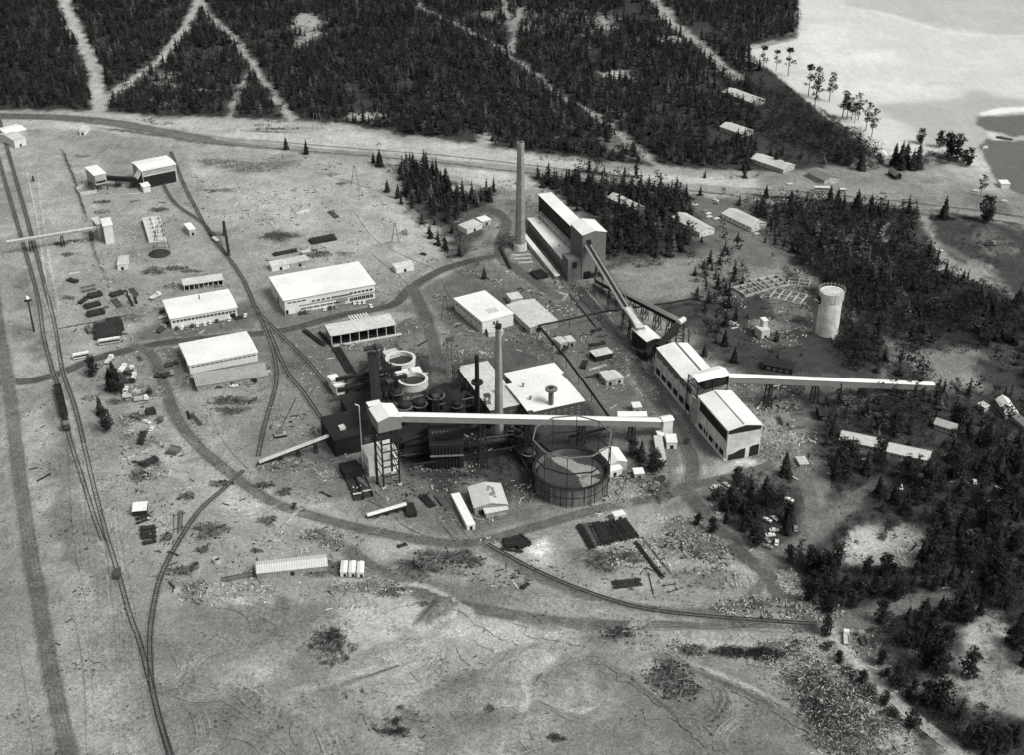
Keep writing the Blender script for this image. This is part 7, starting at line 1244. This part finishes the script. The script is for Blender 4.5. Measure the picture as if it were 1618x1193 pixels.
for a in [(485, 36, 22, 14), (500, 55, 18, 6), (475, 68, 14, 6), (976, 118, 26, 8), (1055, 22, 16, 12), (1060, 62, 18, 6), (1196, 90, 13, 14), (575, 184, 28, 5), (250, 122, 12, 5), (765, 222, 14, 11), (985, 226, 26, 10), (1396, 860, 74, 38), (1560, 1000, 46, 26), (1550, 1060, 50, 40), (1600, 1100, 60, 50), (1500, 1090, 30, 34), (1500, 575, 50, 22), (1530, 600, 26, 10), (1330, 622, 60, 14), (1255, 645, 40, 20), (1280, 600, 60, 10), (1218, 840, 20, 28), (1418, 722, 56, 8), (1360, 862, 34, 26),
          (1394, 370, 5, 12), (1500, 425, 20, 10), (1535, 428, 26, 14), (1240, 480, 60, 48), (1230, 700, 40, 20), (1590, 880, 14, 12), (1125, 335, 24, 18), (1034, 355, 10, 4), (1290, 785, 24, 10), (1350, 1000, 16, 16), (1310, 1090, 50, 60), (1265, 920, 16, 16), (1400, 1000, 50, 8), (1370, 730, 10, 6), (1575, 770, 12, 8)]: clr(*a)
def ok(x, y):
    m = np.ones(x.shape, bool)
    for P, w_ in STW: m &= dline(x, y, P) > w_ / 2 + 1.2
    for P, w_ in RDW: m &= dline(x, y, P) > w_ / 2 + 2
    for P in CLR: m &= ~inside(x, y, P)
    for O, ux, uy, L, W in FOOT:
        a = (x - O.x) * ux.x + (y - O.y) * ux.y; b = (x - O.x) * uy.x + (y - O.y) * uy.y; m &= ~((a > -2.5) & (a < L + 2.5) & (b > -4.5) & (b < W + 1.5))
    return m & ~inside(x, y, LAKE)
TR = []  # x,y,h,region,kind
def region(px, sp, h, lab, kinds='ssssp', dens=.25, seed=0, thr=0.0):
    P = wpts(px); a = np.array(P); x0, y0 = a.min(0); x1, y1 = a.max(0); rs = np.random.RandomState(seed + 5)
    gx, gy = np.meshgrid(np.arange(x0, x1, sp), np.arange(y0, y1, sp)); gx = gx.ravel() + rs.uniform(-.48, .48, gx.size) * sp; gy = gy.ravel() + rs.uniform(-.48, .48, gy.size) * sp
    k = inside(gx, gy, P); gx, gy = gx[k], gy[k]; n = fbm(gx, gy, 38, 50 + seed, 3); k = (n > thr) | (rs.rand(len(gx)) < .12); k &= rs.rand(len(gx)) > dens * .5; gx, gy = gx[k], gy[k]; k = ok(gx, gy); gx, gy = gx[k], gy[k]
    for x, y in zip(gx, gy): TR.append((x, y, h * (rs.uniform(.45, .8) if rs.rand() < .35 else rs.uniform(.75, 1.3)), lab, kinds[rs.randint(len(kinds))]))
region([(-260, 165), (-260, -60), (1255, -60), (1262, 50), (1185, 68), (1200, 110), (1180, 125), (1200, 200), (1190, 262), (1060, 262), (950, 252), (850, 238), (650, 212), (560, 195), (480, 186), (230, 180), (160, 172)], 5.1, 10.5, 'dark spruce in the great forest above the highway', 'ssssppp', .2, 1, .3)
region([(628, 250), (650, 244), (668, 258), (705, 288), (715, 305), (745, 310), (782, 300), (778, 325), (745, 345), (705, 352), (690, 330), (645, 322), (632, 280)], 4.6, 11, 'dark spruce in the wedge-shaped grove left of the tallest chimney', 'ssss', .1, 2)
region([(632, 290), (650, 312), (690, 335), (720, 372), (738, 395), (735, 408), (708, 412), (682, 385), (656, 348), (630, 318)], 6.5, 9, 'small dark spruce in the strip trailing off the wedge-shaped grove', 'sssp', .4, 3, .3)
region([(838, 278), (870, 276), (930, 268), (1010, 280), (1055, 292), (1080, 302), (1100, 345), (1098, 395), (1040, 408), (1000, 402), (975, 410), (955, 400), (952, 345), (905, 335), (882, 300), (850, 296)], 4.9, 12.5, 'dark spruce in the grove right of the processing plant', 'sssspp', .1, 4)
region([(1080, 296), (1250, 322), (1245, 415), (1170, 410), (1120, 430), (1085, 420), (1110, 390)], 12, 9, 'scattered tree on the field round the pale barracks', 'sspp', .5, 5)
region([(1180, 325), (1300, 322), (1445, 335), (1452, 375), (1490, 430), (1540, 450), (1600, 470), (1700, 500), (1750, 640), (1604, 625), (1560, 560), (1520, 520), (1440, 560), (1370, 510), (1330, 470), (1290, 435), (1235, 395), (1200, 370)], 5.0, 11, 'dark tree in the broad woods right of the silo', 'ssppbb', .1, 6, .33)
region([(1095, 425), (1150, 400), (1185, 425), (1165, 470), (1185, 510), (1130, 545), (1090, 500), (1100, 455)], 6.5, 9, 'dark tree in the thin wood left of the silo yard', 'spsb', .35, 7)
region([(1100, 530), (1290, 540), (1290, 585), (1120, 570)], 11, 7, 'scattered small tree below the silo yard', 'spb', .4, 8)
region([(1325, 505), (1360, 510), (1412, 556), (1400, 590), (1340, 585), (1318, 560)], 4.8, 11, 'dark tree in the dense clump between silo and descending gallery', 'bbps', .1, 9)
region([(1415, 560), (1450, 575), (1480, 598), (1470, 612), (1420, 598)], 5, 13, 'dark tree at the far end of the descending gallery', 'bps', .1, 10)
region([(1225, 610), (1300, 632), (1290, 660), (1240, 640)], 5, 9, 'dark round tree under the descending gallery', 'bbp', .1, 11)
region([(1300, 640), (1420, 612), (1500, 620), (1600, 625), (1760, 700), (1760, 1080), (1618, 1060), (1540, 1010), (1470, 960), (1440, 930), (1380, 790), (1320, 760), (1300, 690)], 5.5, 10.5, 'dark tree in the lower right woods', 'bbppss', .1, 12, .3)
region([(1112, 760), (1160, 752), (1190, 760), (1262, 805), (1262, 868), (1202, 888), (1160, 850), (1125, 800)], 5.0, 8.5, 'dark tree in the grove around the parked white cars', 'bbps', .1, 13)
region([(1225, 722), (1262, 740), (1290, 790), (1260, 775), (1232, 750)], 4.5, 10, 'dark tree in the small strip right of the car grove', 'sbp', .2, 14)
region([(1245, 880), (1325, 890), (1340, 960), (1300, 985), (1275, 950), (1250, 905)], 5, 10, 'dark tree in the clump right of the road fork', 'bbp', .1, 15)
region([(1325, 895), (1440, 905), (1520, 950), (1440, 955), (1350, 970)], 5.5, 8, 'dark bushy tree on the slope below the sandy clearing', 'bbp', .2, 16, .35)
region([(1370, 985), (1440, 960), (1500, 975), (1510, 1040), (1470, 1060), (1400, 1030)], 5.5, 10, 'dark tree in the clump below the lower right road', 'bbps', .1, 17)
region([(1380, 1040), (1440, 1060), (1460, 1110), (1430, 1110)], 5, 9, 'dark tree along the pale road at the bottom right', 'bbp', .2, 18)
region([(1440, 1110), (1500, 1130), (1560, 1150), (1640, 1100), (1700, 1260), (1540, 1260)], 6, 10, 'dark tree in the bottom right corner', 'bbps', .2, 19)
region([(1180, 130), (1240, 150), (1300, 190), (1370, 225), (1400, 240), (1398, 268), (1330, 262), (1250, 232), (1180, 210)], 5.2, 8.5, 'low dark tree on the lakeside slope below the barracks', 'bbpp', .1, 20)
region([(1200, 240), (1300, 250), (1320, 262), (1295, 262), (1256, 262), (1240, 272), (1200, 262)], 7, 8, 'dark tree round the barrack beside the highway', 'bps', .2, 21)
region([(1100, 270), (1195, 262), (1200, 285), (1110, 285)], 10, 9, 'scattered tree above the highway', 'sp', .5, 22)
region([(1260, 1100), (1320, 1150), (1330, 1190), (1300, 1190)], 12, 5, 'low tree beside the rubbish tips', 'bb', .3, 23)
region([(1625, 440), (2050, 520), (2050, 1400), (1560, 1400), (1640, 1180), (1640, 900)], 8.5, 10.5, 'dark tree in the woods running on to the right', 'bbppss', .2, 30, .36)
IND = [ (452, 236, 11, 's', 'left one of two small lone trees on the highway edge above the rubble field'), (484, 243, 12, 's', 'right one of two small lone trees on the highway edge above the rubble field'), (590, 257, 9, 's', 'smaller tree of the pair at the highway, upper middle'), (600, 262, 14, 's', 'taller tree of the pair at the highway, upper middle'), (612, 303, 10, 's', 'small lone tree left of the wedge-shaped grove'), (629, 313, 11, 's', 'small tree just below the left end of the wedge-shaped grove'), (765, 440, 9, 's', 'lone small tree above the square white block'),
 (1491, 345, 17, 's', 'broad lone spruce beside the highway on the right'), (1556, 350, 19, 'b', 'big ragged tree right of the lone spruce at the highway'), (1549, 309, 15, 'p', 'slender lone pine near the white car at the inlet'), (148, 594, 12, 'b', 'dark bushy tree by the track crossing'), (176, 618, 15, 's', 'tall dark tree at the vehicle park'), (186, 622, 14, 'b', 'wide dark tree touching the vehicle park'), (180, 602, 13, 's', 'dark tree behind the vehicle park pair'), (159, 655, 11, 's', 'narrow tree on the slope left of the yard'), (167, 681, 13, 'b', 'round dark tree lowest on the slope left of the yard'), (53, 286, 4, 'b', 'tiny bush on the sand at the upper left'),
 (1205, 113, 22, 'p', 'tall pine leftmost on the lake shore'), (1226, 112, 18, 'p', 'second tall pine from the left on the lake shore'), (1245, 120, 24, 'p', 'third tall pine from the left on the lake shore'), (1277, 152, 26, 'p', 'left one of the big twin pines on the shore'), (1290, 154, 25, 'p', 'right one of the big twin pines on the shore'), (1287, 170, 22, 'p', 'lower pine in front of the big twin pines'), (1310, 160, 24, 'p', 'lone slim pine against the white ice'), (1331, 186, 22, 'p', 'leftmost pine of the shore row'), (1338, 187, 20, 'p', 'second pine of the shore row'), (1345, 190, 18, 'p', 'third pine of the shore row'), (1356, 188, 21, 'p', 'fourth pine of the shore row'), (1350, 194, 16, 'p', 'short pine in front of the shore row'),
 (1368, 206, 22, 'p', 'upper pine at the end of the shore row'), (1377, 216, 22, 'p', 'lowest pine at the end of the shore row'), (1413, 259, 17, 's', 'left pine of the clump beside the white lake house'), (1422, 266, 22, 's', 'middle tree of the clump beside the white lake house'), (1430, 264, 20, 's', 'right tree of the clump beside the white lake house'), (1441, 268, 16, 's', 'dark tree between the clump and the bay'), (1449, 266, 21, 's', 'tall dark tree between the clump and the bay'), (1455, 226, 12, 'b', 'bare grey tree on the ice edge'), (1498, 246, 18, 'b', 'dark round tree at the head of the bay'), (1510, 252, 19, 'b', 'darker round tree at the head of the bay'), (1484, 232, 13, 'b', 'pale round tree behind the dark ones at the bay'), (1531, 262, 14, 'b', 'dark bush at the inlet mouth'), (1524, 256, 10, 'b', 'smaller dark bush at the inlet mouth'), (1360, 268, 18, 's', 'tall dark tree between the grey hut and the lake house'), (1340, 262, 12, 'b', 'round tree right of the grey hut'), (1322, 255, 13, 'b', 'round tree behind the grey hut'),
 (1225, 262, 13, 's', 'spruce against the roof of the highway barrack'), (1240, 264, 8, 's', 'small spruce at the gable of the highway barrack'), (1311, 318, 13, 's', 'spruce on the highway edge below the long bus'), (1322, 330, 16, 's', 'spruce right of the one below the bus'), (1354, 332, 16, 's', 'spruce on the highway edge left of the thin pale pole'), (1375, 335, 14, 's', 'spruce on the highway edge right of the pale pole'), (1249, 324, 12, 's', 'spruce on the field edge left of the bus'), (1210, 312, 10, 's', 'small spruce on the highway edge above the rightmost barrack'), (1277, 342, 12, 's', 'spruce standing alone in the grass below the verge'), (1224, 338, 7, 's', 'small dark spruce near the rightmost barrack'),
 (1035, 745, 12, 'b', 'dark tree right of the gas holder, nearer the scrap'), (1000, 722, 10, 'b', 'left dark tree behind the gas holder huts'), (1013, 728, 12, 's', 'right dark tree behind the gas holder huts'), (1102, 832, 7, 'b', 'dark bush beside the junction road, upper'), (1126, 843, 8, 'b', 'dark bush beside the junction road, lower'), (1240, 752, 14, 's', 'pointed spruce at the track bend right of the crushing plant'), (1113, 562, 9, 's', 'small spruce between the transfer house and the trestle'), (1160, 572, 10, 's', 'small spruce in the grass behind the gallery start'), (1145, 545, 11, 's', 'dark spruce behind the gallery start'), (1370, 905, 8, 'b', 'dark bush left under the sandy clearing'), (1480, 1068, 16, 'b', 'large round tree in the sandy lower right'), (1465, 1055, 14, 'b', 'round tree left of the large one in the sandy lower right'), (1530, 1068, 13, 'b', 'lone tree on the sand at the lower right'), (1466, 1115, 12, 'b', 'dark round tree by the bottom right road'), (1488, 1118, 13, 'b', 'dark round tree right of the one by the bottom right road'), (1440, 1150, 9, 'b', 'dark tree at the bottom edge by the road'), (1325, 1048, 6, 'b', 'dark bush between the pale road and the rubbish tips, upper'), (1362, 1082, 7, 'b', 'dark bush between the pale road and the rubbish tips, middle'), (1398, 1115, 7, 'b', 'dark bush between the pale road and the rubbish tips, lower'), (1305, 1005, 10, 'b', 'dark tree in the angle of the lower junction')]
used_names = {}
def place(x, y, h, kind, label, group):
    v = HI[{'s': random.randrange(6), 'p': 6 + random.randrange(3), 'b': 9 + random.randrange(3)}[kind]]
    nm = {'s': 'spruce_tree', 'p': 'pine_tree', 'b': 'bushy_tree'}[kind]
    r = thing(nm, label, 'tree', (x, y, 0), random.random() * 6.28, group); s = h / 12; r.scale = (s * random.uniform(.85, 1.15), s * random.uniform(.85, 1.15), s)
    for n_, me in (('crown', v[0]), ('trunk', v[1])): o = bpy.data.objects.new(n_, me); COL.objects.link(o); o.parent = r
for px, py, h, k, lb in IND:
    p = G(px, py); place(p.x, p.y, h, k, lb, None)
arr = np.array([(t[0], t[1]) for t in TR]); PX, PY = toPix(arr[:, 0], arr[:, 1]); vis = (PX > 0) & (PX < 1618) & (PY > 0) & (PY < 1193)
zc = arr[:, 1] * ct + CAM_H * st; order = np.argsort(np.where(vis, zc - 12 * np.array([t[2] for t in TR]), 1e9))
NIND = 300 - len(IND); top = set(order[:NIND].tolist())
for i in top: x, y, h, lb, k = TR[i]; place(x, y, h, k, lb, 'trees: ' + lb)
def merged(name, items, lib, m, label, cat, trunk=False):
    V = []; F = []; off = 0
    for x, y, h, k in items:
        a, f = lib[k]; t = random.random() * 6.283; c_, s_ = math.cos(t), math.sin(t); s = h; sx = s * random.uniform(.85, 1.2)
        q = np.empty_like(a); q[:, 0] = (a[:, 0] * c_ - a[:, 1] * s_) * sx + x; q[:, 1] = (a[:, 0] * s_ + a[:, 1] * c_) * sx + y; q[:, 2] = a[:, 2] * s; V.append(q); F.append(f + off); off += len(a)
    V = np.concatenate(V); F = np.concatenate(F); me = bpy.data.meshes.new(name); me.vertices.add(len(V)); me.loops.add(F.size); me.polygons.add(len(F)); me.vertices.foreach_set('co', V.ravel().astype(np.float32)); me.loops.foreach_set('vertex_index', F.ravel().astype(np.int32))
    me.polygons.foreach_set('loop_start', (np.arange(len(F)) * 3).astype(np.int32)); me.polygons.foreach_set('loop_total', np.full(len(F), 3, np.int32)); me.update(); me.materials.append(M[m])
    if name == 'forest':
        me.materials.append(M['needle_pale']); mi = np.concatenate([np.full(len(f), 1 if random.random() < .1 else 0) for f in [lib[it[3]][1] for it in items]]); me.polygons.foreach_set('material_index', mi.astype(np.int32))
    o = bpy.data.objects.new(name, me); COL.objects.link(o); tag(o, label, cat, None, 'stuff'); return o
rest = [(t[0], t[1], t[2] / 12, (random.randrange(8) if t[4] == 's' else 8 + random.randrange(4))) for i, t in enumerate(TR) if i not in top]
merged('forest', rest, LOT, 'needle', 'dense dark conifer forest and woods too far off to tell each tree apart', 'forest')
# low scrub, uncountable
SC = []
def scrub(px, py, rx, ry, n, s=1.0):
    for k in range(n):
        a = random.random() * 6.283; q = math.sqrt(random.random()); p = G(px + q * rx * math.cos(a), py + q * ry * math.sin(a)); 
        SC.append((p.x, p.y, s * random.uniform(.35, 1.0), random.randrange(5)))
for a in [(1340, 1065, 14, 10, 50, 1.2), (1375, 1098, 14, 10, 50, 1.2), (1410, 1130, 14, 10, 50, 1.2), (1310, 1025, 14, 8, 40, 1.2), (1290, 1100, 24, 40, 260, .9), (1320, 1130, 40, 40, 260, .9), (1330, 1110, 50, 30, 160, .8), (1250, 1045, 30, 14, 60, .8),  (1420, 1010, 60, 24, 160, 1.2), (1470, 1090, 60, 40, 160, 1), (1560, 980, 60, 20, 120, 1), (1400, 820, 70, 12, 80, 1), (1330, 850, 14, 24, 60, 1.1), (1470, 870, 16, 30, 80, 1.1), (1400, 905, 70, 8, 120, 1.2), (1570, 1060, 50, 50, 60, .8), (515, 1012, 32, 20, 190, .9), (525, 1040, 28, 14, 80, .8), (1570, 400, 30, 30, 60, 1.0), (1250, 470, 60, 30, 90, .9), (540, 992, 20, 10, 16, .6), (555, 1025, 8, 8, 12, .9), (612, 1150, 24, 16, 60, .8), (630, 1160, 16, 8, 40, 1.1), (555, 1100, 14, 8, 14, .6), (625, 1140, 4, 5, 8, 1.4), (630, 1120, 3, 3, 5, 1.3), (775, 1122, 6, 4, 8, 1.1), (1175, 1033, 54, 7, 160, 1.2), (1215, 1038, 26, 8, 70, 1.3), (835, 1152, 8, 5, 10, .8), (880, 1168, 14, 4, 24, 1), (260, 195, 30, 3, 40, .8), (235, 190, 20, 3, 30, .9), (440, 190, 22, 4, 50, 1), (415, 198, 14, 3, 24, .9), (450, 203, 22, 3, 40, 1), (420, 204, 24, 2, 40, 1),
          (600, 196, 34, 9, 110, 1.2), (640, 208, 20, 8, 60, 1.1), (640, 258, 4, 3, 8, 1), (566, 212, 8, 2, 8, .6), (598, 228, 5, 2, 8, .8), (620, 270, 16, 5, 30, .8), (640, 368, 8, 5, 16, 1), (438, 374, 22, 8, 60, .7), (420, 352, 18, 7, 30, .6), (575, 458, 20, 7, 30, .8), (520, 278, 10, 3, 10, .8), (540, 292, 6, 2, 6, .8), (750, 415, 12, 5, 26, 1), (715, 400, 14, 8, 40, 1.1), (850, 430, 10, 8, 16, .8),
          (930, 240, 26, 10, 50, 1.0), (975, 222, 24, 12, 60, 1), (880, 250, 30, 5, 40, 1), (1030, 240, 26, 12, 60, 1.2), (800, 290, 20, 6, 30, .8), (880, 20, 80, 18, 160, 1.1), (960, 60, 60, 12, 120, 1.2), (600, 30, 100, 20, 120, 1), (290, 165, 60, 14, 120, 1.2), (280, 110, 60, 12, 80, 1.1), (500, 50, 30, 16, 40, 1.2),
          (1330, 235, 60, 16, 300, 1.5), (1260, 200, 50, 22, 220, 1.5), (1250, 225, 40, 14, 120, 1.5), (1300, 205, 40, 14, 160, 1.4), (1370, 262, 40, 8, 100, 1.3), (1480, 250, 30, 10, 100, 1.5), (1520, 345, 30, 3, 70, 1.1), (1490, 346, 22, 3, 50, 1.2), (1540, 375, 40, 20, 90, 1), (1470, 395, 14, 24, 80, 1.3), (1560, 400, 30, 20, 60, .9), (1300, 345, 60, 8, 90, 1),
          (1350, 430, 110, 50, 900, 1.5), (1500, 500, 90, 60, 400, 1.4), (1290, 400, 50, 30, 150, 1.2), (1150, 440, 40, 40, 90, 1.2), (1360, 550, 40, 30, 160, 1.4), (1390, 640, 90, 30, 200, 1.2), (1400, 760, 90, 40, 300, 1.4), (1540, 760, 80, 80, 500, 1.5), (1560, 900, 70, 60, 300, 1.5), (1200, 790, 50, 40, 220, 1.4), (1390, 930, 60, 20, 220, 1.3), (1500, 960, 50, 30, 180, 1.4), (1450, 1000, 60, 30, 200, 1.4), (1300, 930, 26, 40, 140, 1.3), (1420, 1080, 30, 40, 120, 1.2), (1530, 1150, 60, 40, 200, 1.3), (1470, 1140, 40, 30, 120, 1.2), (1280, 1100, 30, 60, 90, 1), (1410, 830, 12, 10, 40, 1.1), (1395, 845, 8, 12, 30, 1.1), (1430, 820, 8, 3, 10, .9), (1355, 858, 4, 2, 6, .8),
          (960, 410, 30, 14, 90, 1.1), (1020, 412, 30, 10, 80, 1.1), (870, 320, 40, 20, 60, 1.2), (700, 330, 60, 30, 160, 1.3), (1190, 960, 30, 8, 50, 1), (1120, 870, 30, 20, 60, .8), (960, 880, 30, 10, 40, .9), (1240, 640, 40, 14, 60, 1), (1150, 560, 50, 20, 60, .9), (380, 1040, 10, 4, 6, .5), (980, 1000, 22, 6, 50, 1.1), (1025, 730, 20, 12, 50, 1.2), (60, 560, 20, 16, 20, .5), (80, 780, 40, 60, 40, .4), (660, 895, 12, 8, 40, 1)]: scrub(*a)
arr = np.array([(s[0], s[1]) for s in SC]); keep = np.ones(len(SC), bool)
for P, w_ in STW + RDW: keep &= dline(arr[:, 0], arr[:, 1], P) > w_ / 2 + .8
for O, ux, uy, L, W in FOOT:
    a = (arr[:, 0] - O.x) * ux.x + (arr[:, 1] - O.y) * ux.y; b = (arr[:, 0] - O.x) * uy.x + (arr[:, 1] - O.y) * uy.y; keep &= ~((a > -1) & (a < L + 1) & (b > -1.5) & (b < W + 1))
keep &= ~inside(arr[:, 0], arr[:, 1], LAKE)
merged('scrub', [s for s, k in zip(SC, keep) if k], BU, 'leaf', 'low dark scrub and bushes scattered over sand and woods floor', 'scrub')
# loose litter over the worked ground: two uncountable scatters of small pieces
def litter(name, m, label, n, seed, zones):
    rnd = random.Random(seed); mb = MB(); tot = sum(z[4] for z in zones); pos = []
    for x, y, rx, ry, wt in zones:
        for k in range(int(n * wt / tot)):
            a = rnd.random() * 6.283; q = math.sqrt(rnd.random()); pos.append(tuple(G(x + q * rx * math.cos(a), y + q * ry * math.sin(a))[:2]))
    A = np.array(pos); kp = fbm(A[:, 0], A[:, 1], 14, seed, 3) > .52
    for P, w_ in RDW: kp &= dline(A[:, 0], A[:, 1], P) > w_ / 2
    for x, y in A[kp]:
        s = rnd.uniform(.1, .36) * (2 if rnd.random() < .05 else 1); th = rnd.random() * 3.14; l = s * (rnd.uniform(2, 6) if rnd.random() < .3 else rnd.uniform(.7, 1.4))
        mb.obox((x, y, .3 * s + .1), th, l, s * .6, .3 * s + .05)
    o = mb.build(name, m); tag(o, label, 'litter', None, 'stuff')
Z = [(900, 500, 90, 60, 8), (1000, 600, 60, 60, 5), (760, 540, 80, 40, 4), (700, 740, 160, 60, 9), (620, 570, 120, 60, 4), (500, 620, 100, 90, 4), (960, 780, 80, 40, 5), (1200, 660, 60, 80, 5), (1230, 480, 90, 60, 7), (1080, 860, 110, 50, 8), (850, 890, 200, 40, 5), (250, 740, 60, 130, 5), (300, 560, 100, 60, 4), (180, 480, 80, 90, 5), (230, 320, 110, 60, 4), (440, 300, 150, 60, 5), (560, 420, 140, 40, 3), (450, 830, 150, 80, 4), (350, 900, 120, 60, 4), (780, 360, 60, 60, 3), (820, 430, 60, 30, 3), (1150, 600, 90, 40, 3), (1280, 720, 60, 40, 3), (1250, 960, 60, 40, 4), (1340, 1120, 110, 90, 6), (1520, 840, 90, 100, 3), (1400, 870, 70, 30, 3), (520, 940, 150, 24, 3), (600, 700, 120, 90, 4)]
litter('pale_litter', 'rock_w', 'small pale stones, boards and scraps strewn over the worked ground', 6000, 3, Z)
litter('dark_litter', 'timber_d', 'small dark scraps, clods and sticks strewn over the worked ground', 9000, 4, Z + [(700, 1080, 420, 90, 3), (130, 800, 90, 300, 5), (560, 320, 300, 60, 8)])
print('TREES', len(TR), 'individual', len(top) + len(IND), 'scrub', int(keep.sum()), 'objects', len(bpy.data.objects))
